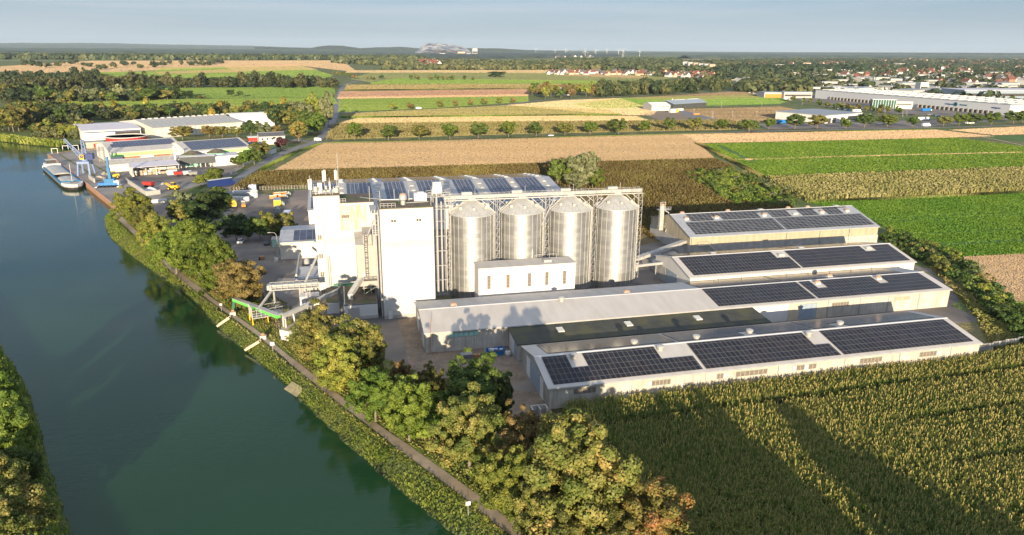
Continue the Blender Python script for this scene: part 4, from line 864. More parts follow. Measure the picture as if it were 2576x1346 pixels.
pit = thing('intake_shed', 'low concrete intake shed below the conveyor beam beside the cream clad hall', 'shed', (93, 194, 0)); MB().box(92, 103, 192, 201, 0, 2.4).part('wall', 'concrete', pit); MB().extr([(191.8, 2.42), (191.8, 2.55), (201.2, 3.1), (201.2, 2.9)][::-1], 91.8, 103.2).part('roof', 'concrete', pit)
# small things in the front yard
def skip(label, x, y, rz, m, s=1.):
    t = thing('skip_container', label, 'skip', (x, y, .02), rz)
    MB().add([(-1.6*s, -.8, 0), (1.6*s, -.8, 0), (1.6*s, .8, 0), (-1.6*s, .8, 0), (-2.2*s, -.95, 1.4), (2.2*s, -.95, 1.4), (2.2*s, .95, 1.4), (-2.2*s, .95, 1.4)], [(3, 2, 1, 0), (0, 1, 5, 4), (1, 2, 6, 5), (2, 3, 7, 6), (3, 0, 4, 7)]).part('body', m, t, local=True)
    r = random.Random(int(x*7)); a_ = MB()
    for k in range(7): cx_, cy_ = r.uniform(-1.5, 1.3), r.uniform(-.6, .4); a_.box(cx_, cx_+.6, cy_, cy_+.4, 1.0, 1.25+r.random()*.4)
    a_.part('rubble', 'bag_white', t, local=True); MB().bar((-1.9*s, -.97, 1.15), (1.9*s, -.97, 1.15), .06).part('rim', 'steel_dark', t, local=True)
skip('blue rubble skip standing by the wall of the pale roofed hall', 31, 141.6, .1, 'blue')
bb = thing('big_bag', 'white bulk bag full of rubble next to the blue skip', 'bulk bag', (33.8, 140.6, 0)); MB().lathe((33.8, 140.6, 0), [(.55, 0), (.7, .5), (.62, 1.0), (.45, 1.15)], 10).part('bag', 'bag_white', bb); MB().lathe((33.8, 140.6, 1), [(.4, 0), (.2, .25)], 8).part('rubble', 'dirt', bb)
cr_ = thing('steel_crate', 'flat grey steel crate on the ground near the pale roofed hall', 'crate', (24.6, 141.2, 0)); MB().box(23.4, 25.8, 140.6, 141.9, 0, 1.0).part('body', 'steel_dark', cr_); MB().box(23.3, 25.9, 140.5, 142, 1.0, 1.08).part('lid', 'frame_grey', cr_)
pl = thing('pallet_stack', 'low brown stack of pallets between grey crate and steel trestle', 'pallets', (27, 141.4, 0)); a = MB()
for k in range(4): a.box(26.3, 27.7, 140.8, 142, .02+k*.17, .13+k*.17)
a.part('boards', 'timber_brown', pl); MB().box(26.4, 26.6, 140.9, 141.9, 0, .68).box(27.4, 27.6, 140.9, 141.9, 0, .68).part('blocks', 'wood', pl)
tt = thing('steel_trestle', 'pale steel trestle frame leaning up beside the blue skip', 'trestle', (28.7, 141, 0)); MB().bar((28.2, 140.6, 0), (28.7, 141, 2.3), .07).bar((29.2, 140.6, 0), (28.7, 141, 2.3), .07).bar((28.7, 141.7, 0), (28.7, 141, 2.3), .07).part('frame', 'galv_white', tt); MB().bar((27.6, 140.4, .1), (29.8, 140.4, .1), .1).bar((27.6, 141.4, .1), (29.8, 141.4, .1), .1).part('base', 'galv_white', tt)
sw = thing('concrete_bin', 'two bay concrete block bin at the maize edge beside the front hall', 'bin', (32.5, 113.5, 0)); MB().box(31.6, 34.6, 113.6, 113.85, 0, 1.9).box(31.6, 31.85, 112, 113.6, 0, 1.9).box(33, 33.25, 112, 113.6, 0, 1.9).box(34.4, 34.6, 112, 113.6, 0, 1.9).part('wall', 'concrete', sw); MB().box(31.9, 34.35, 112.1, 113.5, .02, .5).part('gravel', 'dirt', sw)
fw = MB()
for k in range(5): fw.box(134.8+k*4.1, 138.7+k*4.1, 119.0+k*.5, 119.2+k*.5, 0, 1.7)
fw.single('concrete_wall', 'concrete', 'row of grey concrete slab walls at the far end of the front hall', 'wall')
ba = thing('blue_barrel', 'blue plastic barrel at the corner of the front hall', 'barrel', (135.2, 117.3, 0)); MB().lathe((135.2, 117.3, 0), [(.6, 0), (.65, 1.2), (.5, 1.35)], 12).part('body', 'blue', ba); MB().lathe((135.2, 117.3, 1.35), [(.35, 0), (.3, .1)], 10).part('lid', 'navy', ba)
# ------------------------------------------------------------ harbour
ZS = {'z1': (0, 120, 2.5505), 'z2': (1000, 120, 2.5505), 'z3': (2000, 120, 2.5505), 'z4': (3000, 120, 2.496), 'z5': (0, 480, 2.5505), 'z6': (400, 640, 2.5505), 'a5': (150, 560, 4.486), 'a6': (600, 480, 4.486), 'w5': (2600, 480, 1.799), 'y5': (850, 1050, 2.9906)}
def D(n, x, y): o = ZS[n]; return ((o[0]+x/o[2])/1.5652, (o[1]+y/o[2])/1.5652)
def GD(n, x, y, z=0.): return G(*D(n, x, y), z)
def at(n, x, y, ref): # point on the sight line as far off as ref
    X, Y = D(n, x, y); d = ray(X, Y); k = math.hypot(ref[0], ref[1])/math.hypot(d.x, d.y); return Vector((d.x*k, d.y*k, CAMZ+d.z*k))
def corners(n, FL, FR, BL, z):
    a = GD(n, *FL, z); b = GD(n, *FR, z); c = GD(n, *BL, z); d = (b-a).xy; ang = math.atan2(d.y, d.x); nn = Vector((-d.y, d.x)).normalized()
    return a, d.length, abs((c-a).xy.dot(nn)), ang
def rhall(name, label, a, Ln, Wd, ang, ze, zr, **kw):
    t, r, z, m = hall(name, label, a[0], a[0]+Ln, a[1], a[1]+Wd, ze, zr, **kw); t.rotation_euler.z = ang; return t, r, z, m
mk('white_wall_far', (.78, .77, .73), (.70, .68, .63), scale=.15)
mk('lilac_roof', (.62, .59, .63), (.56, .53, .57), scale=.3, lines=((0, 1.2, 0), (.5, .48, .5), .4))
a = GD('a5', 1275, 190, 7)
hA, rA, zA, mA = rhall('harbour_shed', 'green banded harbour shed with solar roof beside the portal crane', a, 38.8, 44, math.radians(24.9), 7, 10.6, wall='white_wall_far', end='white_wall_far', roof='light_roof')
array(hA, zA, [[(a.x+5, a.x+37, a.y+9, a.y+20.5), (a.x+3, a.x+5, a.y+9, a.y+16)]], 'solar_blue')
MB().box(a.x+.2, a.x+38.6, a.y-.08, a.y+.04, 4.4, 6.5).part('green_band', 'green_wall', hA); MB().box(a.x+6, a.x+15, a.y-.1, a.y+.03, 1.0, 4.2).part('door', 'timber_brown', hA); MB().box(a.x+22, a.x+33, a.y-.1, a.y+.03, 1.0, 4.2).part('door', 'timber_brown', hA)
a = GD('a6', 600, 530, 7)
hB, rB, zB, mB = rhall('harbour_shed', 'second solar roofed harbour shed behind the aqua tanks', a, 37, 40, math.radians(25.5), 7, 10.4, wall='white_wall_far', end='white_wall_far', roof='light_roof')
array(hB, zB, [[(a.x+3.5, a.x+35.5, a.y+1.8, a.y+19)]], 'solar_blue'); MB().box(a.x+14, a.x+36.8, a.y-.08, a.y+.04, 4.8, 6.5).part('green_band', 'green_wall', hB); MB().box(a.x+24, a.x+29, a.y-.1, a.y+.03, .5, 4).part('door', 'timber_brown', hB); MB().box(a.x+30, a.x+35, a.y-.1, a.y+.03, .5, 4).part('door', 'timber_brown', hB)
a = Vector((-118.3, 416.3)); 
hE, rE, zE, mE = rhall('harbour_shed', 'long low shed with weathered brown roof in front of the green banded shed', a, 38, 13, math.radians(22), 4, 5.6, wall='cream_wall', end='cream_wall', roof='concrete')
cn = thing('canopy', 'open fronted canopy with lilac roof sheltering timber crates', 'canopy', (-103.6, 399.6, 0))
ox, oy = -103.6, 399.6
MB().add([(ox, oy, 4.4), (ox+23, oy, 4.4), (ox+23, oy+13, 5.3), (ox, oy+13, 5.3), (ox, oy, 4.6), (ox+23, oy, 4.6), (ox+23, oy+13, 5.5), (ox, oy+13, 5.5)], [(3, 2, 1, 0), (4, 5, 6, 7), (0, 1, 5, 4), (1, 2, 6, 5), (2, 3, 7, 6), (3, 0, 4, 7)]).part('roof', 'lilac_roof', cn)
MB().box(ox, ox+.2, oy+.2, oy+12.8, 0, 4.3).part('side_wall', 'white_wall_far', cn); MB().box(ox+.2, ox+22.8, oy+12.3, oy+12.5, 0, 5.1).part('rear_wall', 'cream_wall', cn)
for k in (0.6, 11.5, 22.4): MB().box(ox+k-.3, ox+k+.3, oy+.2, oy+.8, 0, .9).box(ox+k-.12, ox+k+.12, oy+.35, oy+.6, .9, 4.4).part('post', 'white_paint', cn)
cn.rotation_euler.z = math.radians(20)
def rowthings(name, labels, cat, group, P0, dirn, n, builder, step):
    for i in range(n): builder(P0+dirn*step*i, i)
rng = random.Random(11); dcan = Vector((math.cos(math.radians(20)), math.sin(math.radians(20)), 0)); ncan = Vector((-dcan.y, dcan.x, 0)); base = Vector((ox, oy, 0))
def crate_proto():
    t = thing('crate_stack', 'pale wooden crate stored under the lilac canopy', 'crate', group='crates under the canopy'); MB().box(-.85, .85, -.7, .7, .12, 1.25).part('body', 'wood', t, local=True)
    a_ = MB()
    for z in (.12, .5, .88): a_.box(-.9, .9, -.76, -.7, z, z+.12)
    a_.part('slats', 'tan_panel', t, local=True); return t
c0_ = crate_proto(); spots = []
for k in range(10):
    for lv in range(rng.choice((1, 2, 2))): spots.append((2.2+k*2.1, 2.6, lv*1.3))
for i, (x, y, z) in enumerate(spots):
    p_ = base+dcan*x+ncan*y; o = c0_ if i == 0 else copytree(c0_, p_); o.location = (p_.x, p_.y, z); o.rotation_euler.z = math.radians(20)
    if i % 3 == 1:
        for c in o.children: c.material_slots[0].link = 'OBJECT'; c.material_slots[0].material = M['bag_white']
        o['label'] = 'white wrapped crate stored under the lilac canopy'; o['group'] = 'white wrapped crates under the canopy'
for i, (x, y) in enumerate(((-80.2, 433), (-68, 438.5))):
    t = thing('storage_tank', ['round aqua storage tank with dark cone roof, nearer the white elevator', 'round aqua storage tank with dark cone roof, behind the white box building'][i], 'tank', (x, y, 0), group='aqua tanks')
    MB().lathe((x, y, 0), [(5, 0), (5, 6.3)], 28).part('wall', 'aqua', t); MB().lathe((x, y, 0), [(5.2, 6.3), (5.2, 6.45), (.6, 8.4)], 28).part('roof', 'flat_roof', t)
t = thing('charcoal_shed', 'charcoal grey raised silo shed on a white frame beside the canopy', 'shed', (-85, 424, 0), 0); MB().box(-85, -67, 424, 430, 2.2, 6).part('body', 'charcoal', t); MB().box(-85.1, -66.9, 423.9, 430.1, 6, 6.15).part('roof', 'lilac_roof', t); a_ = MB()
for k in range(8): a_.box(-84.8+k*2.5, -84.5+k*2.5, 424.1, 424.4, 0, 2.2)
a_.part('frame', 'white_paint', t); t.rotation_euler.z = math.radians(8)
t = thing('box_building', 'plain white box building with lilac roof by the road trees', 'building', (-68, 427, 0)); MB().box(-68, -53, 427, 441, 0, 5.2).part('wall', 'white_wall_far', t); MB().box(-68.2, -52.8, 426.8, 441.2, 5.2, 5.4).part('roof', 'lilac_roof', t); t.rotation_euler.z = math.radians(25)
ep = GD('a6', 425, 805)
t = thing('bucket_elevator', 'thin white bucket elevator with stay pipes at the harbour canopy', 'elevator', tuple(ep)); x, y = ep.x, ep.y
MB().box(x-.45, x+.45, y-.4, y+.4, 0, 10.6).part('leg', 'white_paint', t); MB().lathe((x, y, 10.4), [(.9, 0), (.95, .8), (.5, 1.3)], 12).part('head', 'white_paint', t); MB().tube((x-.4, y, 9.6), (x-3.2, y-.5, 5.2), .14).tube((x-.3, y, 9), (x-2, y, 5.2), .12).part('spout', 'galv_white', t)
# portal crane
pc = thing('portal_crane', 'pale blue portal harbour crane with lattice jib beside the barge', 'crane', (-127.8, 411, 0)); R0 = Vector((-127.8, 411, 0))
for du, dv in ((-2.6, -4), (2.2, -4.2), (-2.8, 4), (2.2, 4)): MB().bar(R0+Vector((du*1.15, dv*1.1, 0)), R0+Vector((du, dv*.75, 6.2)), .38).part('portal_leg', 'crane_blue', pc)
MB().box(R0.x-3.1, R0.x+2.6, R0.y-3.6, R0.y+3.6, 6.1, 7.3).part('portal_beam', 'crane_blue', pc); MB().lathe(R0+Vector((0, 0, 7.3)), [(1.6, 0), (1.6, .8)], 14).part('slew_ring', 'crane_blue', pc)
MB().box(R0.x+.6, R0.x+4.2, R0.y-1.5, R0.y+1.8, 8.1, 11).part('machine_house', 'navy', pc); cb_ = MB().box(R0.x-1.6, R0.x+.4, R0.y-2.6, R0.y-.8, 8.2, 10.6).part('cab', 'yellow', pc); MB().box(R0.x-1.4, R0.x+.2, R0.y-2.65, R0.y-2.58, 9, 10.4).part('window', 'window_dark', cb_)
tip = at('z5', 640, 172, R0); top = R0+Vector((.2, 0, 18)); a_ = MB()
def lattice(mb, p, q, w0, w1, n, r=.09):
    d = (q-p).normalized(); x_ = d.cross(Vector((0, 0, 1))); x_ = x_.normalized() if x_.length > .1 else Vector((1, 0, 0)); y_ = x_.cross(d); prev = None
    for i in range(n+1):
        f = i/n; c = p.lerp(q, f); w_ = w0+(w1-w0)*f; r4 = [c+x_*w_*sx+y_*w_*sy for sx, sy in ((-1, -1), (1, -1), (1, 1), (-1, 1))]
        if prev:
            for k in range(4): mb.bar(prev[k], r4[k], r); mb.bar(prev[k], r4[(k+1) % 4], r*.7)
        prev = r4
lattice(a_, R0+Vector((-.6, -.6, 8.6)), tip, 1.0, .4, 12, .13); a_.part('jib', 'crane_blue', pc)
a_ = MB(); lattice(a_, R0+Vector((.4, 0, 8)), top, 1.1, .5, 6, .13); a_.part('mast', 'crane_blue', pc)
a_ = MB(); a_.bar(top, R0.lerp(tip, .75)+Vector((0, 0, .75*0)), .05) if False else a_.bar(top, (R0+Vector((-.6, -.6, 8.6))).lerp(tip, .8), .06); a_.bar(top, R0+Vector((3.8, 0, 11)), .06); a_.part('stay', 'steel_dark', pc)
# blue mobile crane
mc = thing('mobile_crane', 'bright blue mobile harbour crane with raised boom on the quay', 'crane', (-106.8, 371.7, 0)); B0 = Vector((-106.8, 372.5, 0))
MB().box(-111.5, -103, 370.6, 373.6, .9, 2.1).part('carrier', 'blue', mc); MB().box(-104.6, -102.6, 370.7, 373.5, 1.0, 3.0).part('cab', 'car_white', mc); MB().box(-108.8, -104.4, 371, 374.6, 2.1, 3.9).part('upper_deck', 'sky_blue', mc)
btop = at('a5', 1212, 262, B0); MB().bar((-106.4, 372.6, 2.6), B0.lerp(btop, .55)+Vector((0, 0, 1.2)), .62, .7).bar(B0.lerp(btop, .5)+Vector((0, 0, 1.2)), btop, .42, .5).part('boom', 'sky_blue', mc); MB().bar((-105.2, 373.4, 3.6), (-106.9, 373, 8.4), .2).part('boom_cylinder', 'navy', mc)
for k in range(5): MB().tube((-111+k*1.75, 370.3, .55), (-111+k*1.75, 373.8, .55), .55, n=12).part('wheel', 'tyre', mc)
MB().box(-112.5, -111.6, 368.5, 375.5, .3, .6).box(-103, -102.2, 368.5, 375.5, .3, .6).part('outrigger', 'car_white', mc)
# barge
bg_ = thing('barge', 'long inland cargo barge with light blue sides moored at the quay', 'barge', (-141.2, 415.2, WZ), math.radians(-64.5))
Lb, Wb = 40.5, 4.6
outl = [(-Lb, -2.6), (-Lb+3, -4.2), (-Lb+7, -4.6), (Lb-9, -4.6), (Lb-5, -4.1), (Lb-2, -2.9), (Lb, -.9), (Lb, .9), (Lb-2, 2.9), (Lb-5, 4.1), (Lb-9, 4.6), (-Lb+7, 4.6), (-Lb+3, 4.2), (-Lb, 2.6)]
MB().prism([(x, y*.985) for x, y in outl], -.6, 1.1).part('hull', 'black', bg_, local=True); MB().prism(outl, 1.1, 1.55).part('wale', 'frame_grey', bg_, local=True)
a_ = MB()
for s in (-1, 1): a_.box(-Lb+10, Lb-11, s*4.1-.45*(s < 0)-.0, s*4.1+.45*(s > 0), 1.56, 2.5)
a_.part('coaming', 'sky_blue', bg_, local=True)
MB().prism([(x, y*1.01) for x, y in outl if x > Lb-10.5], 1.55, 2.7).part('bow_bulwark', 'white_paint', bg_, local=True); MB().prism([(x, y*1.01) for x, y in outl if x < -Lb+10.5], 1.55, 2.3).part('stern_deck', 'white_paint', bg_, local=True)
MB().box(Lb-10.8, Lb-10.3, -4.3, 4.3, 1.6, 3.1).part('breakwater', 'sky_blue', bg_, local=True)
for k, (x0, x1) in enumerate(((-29.6, -20), (-19.8, -8), (-7.8, 2), (14, 21), (21.2, 29))):
    m_ = MB(); pr_ = [(-3.9, 2.4), (-2.6, 3.0), (0, 3.25), (2.6, 3.0), (3.9, 2.4)]; m_.extr(pr_[::-1], x0, x1); m_.part('hatch_cover', 'galv_dull', bg_, local=True)
MB().box(2.1, 13.9, -3.7, 3.7, 1.6, 1.66).part('open_hold', 'black', bg_, local=True); MB().box(-31, -30, -4, 4, 1.6, 3.6).part('hold_bulkhead', 'white_paint', bg_, local=True)
wh_ = MB().box(-38, -31.2, -3.4, 3.4, 2.3, 3.7).part('deckhouse', 'white_paint', bg_, local=True); wh2 = MB().box(-36.6, -32.6, -2.2, 2.2, 3.7, 5.6).part('wheelhouse', 'window_dark', bg_, local=True); MB().box(-37, -32.2, -2.6, 2.6, 5.6, 5.8).part('wheelhouse_roof', 'galv_dull', wh2, local=True)
MB().tube((Lb-8, 0, 1.6), (Lb-8, 0, 11.5), .1, n=6).part('mast', 'white_paint', bg_, local=True); MB().box(Lb-6, Lb-4, -1.2, 1.2, 2.7, 3.3).part('winch', 'steel_dark', bg_, local=True)
MB().prism([(x, y*.8) for x, y in outl if x > Lb-9.5], 2.7, 2.72).part('foredeck', 'far_wall', bg_, local=True)
# bins and walls of the harbour yard
bw = MB(); p_ = [GD('a5', 1540, 690), GD('a5', 1920, 945), GD('a5', 2160, 915)]
bw.bar(p_[0]+Vector((0, 0, 1)), p_[1]+Vector((0, 0, 1)), .3, 1.0).bar(p_[1]+Vector((.3, 0, 1)), p_[2]+Vector((0, 0, 1)), .3, 1.0)
bw.single('concrete_bin_wall', 'concrete', 'long pale concrete block wall dividing the harbour yard', 'wall')
bw = MB(); q_ = [GD('a5', 905, 640), GD('a5', 1000, 715)]; bw.bar(q_[0]+Vector((0, 0, 1)), q_[1]+Vector((0, 0, 1)), .3, 1.0); bw.single('concrete_bin_wall', 'concrete', 'short concrete block wall holding the sand heap on the quay', 'wall')
def heap(label, c, r, h, m, nm='sand_heap', cat='heap', sd=1):
    rg = random.Random(sd); vs = [(c[0], c[1], c[2]+h)]; n_ = 14; rings = ((.35, .8), (.7, .4), (1, 0))
    for f, hh in rings: vs += [(c[0]+r*f*math.cos(6.28318*i/n_)*rg.uniform(.85, 1.15), c[1]+r*f*.8*math.sin(6.28318*i/n_)*rg.uniform(.85, 1.15), c[2]+h*hh*rg.uniform(.8, 1.1)) for i in range(n_)]
    m_ = MB(); m_.add(vs, [(0, 1+i, 1+(i+1) % n_) for i in range(n_)]+[(1+j*n_+i, 1+(j+1)*n_+i, 1+(j+1)*n_+(i+1) % n_, 1+j*n_+(i+1) % n_) for j in range(2) for i in range(n_)])
    return m_.single(nm, m, label, cat, smooth=True)
c_ = GD('a5', 1080, 650, .02); heap('pale sand heap behind the short concrete wall on the quay', c_, 4.2, 1.8, 'tan_panel', sd=2)
c_ = GD('a5', 1990, 850, .02); heap('white covered heap with red top inside the long concrete bin', c_, 3.2, 1.8, 'bag_white', sd=3)
t = thing('farm_trailer', 'red hopper trailer parked behind the long concrete bin wall', 'trailer', tuple(GD('a5', 1960, 790)), math.radians(-30))
MB().add([(-2.4, -1.1, 1), (2.4, -1.1, 1), (2.4, 1.1, 1), (-2.4, 1.1, 1), (-2.8, -1.4, 2.6), (2.8, -1.4, 2.6), (2.8, 1.4, 2.6), (-2.8, 1.4, 2.6)], [(3, 2, 1, 0), (4, 5, 6, 7), (0, 1, 5, 4), (1, 2, 6, 5), (2, 3, 7, 6), (3, 0, 4, 7)]).part('hopper', 'red', t, local=True)
for x in (-1.3, 1.3): MB().tube((x, -1.3, .5), (x, 1.3, .5), .5, n=12).part('wheel', 'tyre', t, local=True)
def loader(label, p, rz, s=1.):
    t = thing('wheel_loader', label, 'wheel loader', tuple(p), rz)
    MB().box(-2.8, -.2, -1.1, 1.1, 1, 2.2).part('engine_cover', 'yellow', t, local=True); c_ = MB().box(-1.2, .5, -.8, .8, 2.2, 3.5).part('cab', 'window_dark', t, local=True); MB().box(-1.3, .6, -.9, .9, 3.5, 3.65).part('cab_roof', 'yellow', c_, local=True)
    MB().box(-.2, 1.8, -.7, .7, .9, 1.7).part('front_frame', 'yellow', t, local=True)
    for x in (-1.8, 1.5):
        for y in (-1.25, 1.25):
            w_ = MB().tube((x, y-.3, .8), (x, y+.3, .8), .8, n=14).part('wheel', 'tyre', t, local=True); MB().tube((x, y-.33, .8), (x, y+.33, .8), .38, n=10).part('rim', 'yellow', w_, local=True)
    MB().bar((1.0, -.6, 1.6), (3.6, -.6, 3.2), .14).bar((1.0, .6, 1.6), (3.6, .6, 3.2), .14).part('lift_arm', 'yellow', t, local=True)
    MB().extr([(0, 0), (0, 0)], 0, 0) if False else None
    b_ = MB(); b_.add([(3.5, -1.5, 2.6), (5.1, -1.5, 2.5), (4.9, -1.5, 3.1), (3.5, -1.5, 3.9), (3.5, 1.5, 2.6), (5.1, 1.5, 2.5), (4.9, 1.5, 3.1), (3.5, 1.5, 3.9)], [(0, 1, 2, 3), (7, 6, 5, 4), (0, 4, 5, 1), (1, 5, 6, 2), (2, 6, 7, 3), (3, 7, 4, 0)]); b_.part('bucket', 'frame_grey', t, local=True); return t
loader('yellow wheel loader lifting a grey bucket in the middle of the harbour yard', GD('a6', 370, 1200), math.radians(160)); loader('yellow wheel loader parked behind the bright blue crane', GD('a5', 1330, 640), math.radians(200))
t = thing('white_container', 'small white container beside the farm machines in the harbour yard', 'container', tuple(GD('a6', 350, 930)), math.radians(20)); MB().box(-2.4, 2.4, -1.2, 1.2, .05, 2.5).part('body', 'bag_white', t, local=True); MB().box(-2.45, 2.45, -1.25, 1.25, 2.5, 2.6).part('roof', 'galv_dull', t, local=True)
for i, (px, py, m_, lb) in enumerate(((455, 960, 'red', 'red farm spreader parked beside the white container'), (620, 950, 'bag_white', 'white tarpaulin covered machine right of the red spreader'), (720, 960, 'frame_grey', 'rusty grey farm machine at the right end of the machine row'))):
    t = thing('farm_machine', lb, 'farm machine', tuple(GD('a6', px, py)), math.radians(15)); MB().add([(-1.8, -1, .9), (1.8, -1, .9), (1.8, 1, .9), (-1.8, 1, .9), (-2.2, -1.3, 2.3), (2.2, -1.3, 2.3), (2.2, 1.3, 2.5), (-2.2, 1.3, 2.5)], [(3, 2, 1, 0), (4, 5, 6, 7), (0, 1, 5, 4), (1, 2, 6, 5), (2, 3, 7, 6), (3, 0, 4, 7)]).part('hopper', m_, t, local=True)
    MB().tube((0, -1.3, .6), (0, 1.3, .6), .6, n=12).part('wheel', 'tyre', t, local=True); MB().bar((1.8, 0, .8), (3.6, 0, .5), .12).part('drawbar', 'steel_dark', t, local=True)
# red basin and pipework behind the crane
t = thing('red_tank', 'round red open tank with white rim behind the green banded shed', 'tank', tuple(GD('z5', 1280, 210))); c_ = t.location; MB().lathe(c_, [(13, 0), (13, 4.5)], 32).part('wall', 'red', t); MB().lathe(c_, [(13.2, 4.5), (13.2, 4.9), (12.4, 4.9), (12.3, 4.3)], 32).part('rim', 'white_paint', t)
t = thing('red_shed', 'small pink shed with red door left of the green banded shed', 'shed', tuple(GD('a5', 1010, 95)), math.radians(20)); MB().box(-5, 5, -3, 4, 0, 3.6).part('wall', 'apt_orange', t, local=True); MB().box(-5.3, 5.3, -3.3, 4.3, 3.6, 3.9).part('roof', 'galv_white', t, local=True); MB().box(-1, 3, -3.08, -3, 0, 3).part('door', 'red', t, local=True)
a_ = MB(); p_ = GD('a5', 1140, 350)
lattice(a_, p_, p_+Vector((0, 0, 9)), 1.2, 1.0, 6, .1); lattice(a_, p_+Vector((0, 0, 8)), p_+Vector((-12, 10, 6)), .6, .6, 6, .08); a_.single('lattice_frame', 'frame_grey', 'grey lattice conveyor frame standing left of the green banded shed', 'frame')
for i, (px, py) in enumerate(((300, 200), (490, 150), (670, 140))):
    p_ = GD('a5', px, py); t = thing('mooring_frame', ['white mooring frame at the tip of the far quay', 'white mooring frame in the middle of the far quay', 'white mooring frame on the far quay nearest the crane'][i], 'mooring frame', tuple(p_)); MB().bar(p_+Vector((-1.6, 0, 0)), p_+Vector((-1.6, 0, 3)), .15).bar(p_+Vector((1.6, 0, 0)), p_+Vector((1.6, 0, 3)), .15).part('post', 'white_paint', t); MB().bar(p_+Vector((-1.75, 0, 3.1)), p_+Vector((1.75, 0, 3.1)), .15).part('beam', 'white_paint', t)
# big sheds behind
a, Ln, Wd, an_ = corners('z1', (1535, 980), (2460, 915), (1340, 905), 7.5)
mk('shed_c_wall', (.74, .70, .62), (.66, .62, .54), scale=.1, grid=(6.2, 40, .25, (.42, .36, .30), 'XZ'))
hC, rC, zC, mC = rhall('big_shed', 'largest cream shed with dark rooflight stripes behind the harbour', a, Ln*.97, Wd, an_, 7.5, 11, wall='shed_c_wall', end='cream_wall', roof='concrete')
for k in range(14): x0 = a.x+4+k*Ln*.97/14.3; MB().extr([(a.y+4, zC(a.y+4)), (a.y+4, zC(a.y+4)+.08), (mC-10, zC(mC-10)+.08), (mC-10, zC(mC-10))][::-1], x0, x0+.9).part('rooflight', 'blue_door', hC); MB().box(x0+1, x0+3, mC-1.2, mC+1.2, zC(mC)-.2, zC(mC)+.5).part('ridge_vent', 'white_paint', hC)
a, Ln, Wd, an_ = corners('z1', (820, 1010), (1410, 980), (725, 942), 7)
hD, rD, zD, mD = rhall('big_shed', 'white shed with blue trim left of the largest cream shed', a, Ln, Wd, an_, 7, 8.6, wall='white_wall_far', end='white_wall_far', roof='lilac_roof'); MB().box(a.x+Ln*.55, a.x+Ln-.5, a.y-.1, a.y+.02, 0, 5.2).part('gate', 'window_dark', hD); MB().box(a.x+.2, a.x+Ln-.2, a.y-.12, a.y+.02, 5.3, 5.9).part('blue_trim', 'navy', hD)
a = GD('z1', 2330, 870, 9); p_ = MB(); n_ = 12; pr_ = [(14+14*math.cos(math.pi*k/n_), 4+7*math.sin(math.pi*k/n_)) for k in range(n_+1)]
t = thing('arched_shed', 'arched white roof shed at the right end of the cream shed', 'shed', (a.x-2, a.y, 0)); MB().extr([(a.y+y, z) for y, z in [(28, 0)]+pr_[::1]+[(0, 0)]][::-1], a.x, a.x+34).part('roof', 'white_wall_far', t); MB().extr([(a.y+2+y*.86, z*.93) for y, z in [(28, 0)]+pr_+[(0, 0)]][::-1], a.x-.15, a.x).part('gate', 'window_dark', t); t.rotation_euler.z = math.radians(20)
# white house and neighbours by the road
hp_ = GD('z2', 60, 1150)
hw, rw, zw, mw = rhall('white_house', 'white two storey office house with dark low roof beside the purple tree', hp_, 17, 12, math.radians(0), 5.6, 7.6, wall='plaster', end='plaster', roof='dark_tile'); hw.rotation_euler.z = math.radians(12)
for k in range(5): f = MB().box(hp_.x+1.5+k*3.2, hp_.x+2.6+k*3.2, hp_.y-.06, hp_.y+.02, 3.2, 4.5).part('window', 'window_dark', hw)
MB().box(hp_.x+11, hp_.x+12.2, hp_.y-.06, hp_.y+.02, 0, 2.2).part('door', 'window_dark', hw)
t = thing('red_annex', 'low dark red annex with white roof edge left of the white house', 'annex', tuple(GD('z2', 20, 1110)), math.radians(12)); MB().box(-5, 4, -2, 4, 0, 2.8).part('wall', 'red', t, local=True); MB().box(-5.4, 4.4, -2.4, 4.4, 2.8, 3.2).part('roof', 'white_paint', t, local=True)
t = thing('green_container', 'white container with dark green roof beside the road trees', 'container', tuple(GD('z2', 170, 1235)), math.radians(70)); MB().box(-4, 4, -2, 2, 0, 3).part('body', 'white_paint', t, local=True); MB().box(-4.2, 4.2, -2.2, 2.2, 3, 3.3).part('roof', 'dark_green', t, local=True)
# ------------------------------------------------------------ vehicles
def car(label, p, rz, m='car_white', s=1., group=None):
    t = thing('parked_car', label, 'car', tuple(p), rz, group)
    MB().extr([(-2.15, .3), (-2.2, .75), (-1.9, .9), (-1.35, .95), (1.0, .95), (2.0, .85), (2.2, .6), (2.15, .3)][::-1], -.88, .88).part('body', m, t, local=True)
    g_ = MB(); g_.add([(-.8, -1.7, .93), (.8, -1.7, .93), (.8, 1.0, .93), (-.8, 1.0, .93), (-.64, -1.05, 1.42), (.64, -1.05, 1.42), (.64, .25, 1.42), (-.64, .25, 1.42)], [(0, 1, 5, 4), (1, 2, 6, 5), (2, 3, 7, 6), (3, 0, 4, 7), (4, 5, 6, 7)]); gl = g_.part('windows', 'glass', t, local=True)
    MB().box(-.66, .66, -1.08, .28, 1.41, 1.46).part('roof', m, t, local=True)
    for y in (-1.35, 1.4):
        for x in (-.85, .62): MB().tube((x, y, .33), (x+.23, y, .33), .33, n=12).part('wheel', 'tyre', t, local=True)
    for x in (-.7, .5): MB().box(x, x+.2, -2.22, -2.16, .62, .78).part('tail_light', 'red', t, local=True)
    return t
car('white hatchback parked nearest the conveyor bridge', GD('a5', 0, 0) if False else Vector((-13.6, 206, .02)), math.radians(-4)); car('dark grey car parked in front of the pale green hut', Vector((-25.5, 248.5, .02)), 0, 'car_grey'); car('white car parked alone at the hedge in the yard', Vector((-34.4, 252.6, .02)), math.radians(-6))
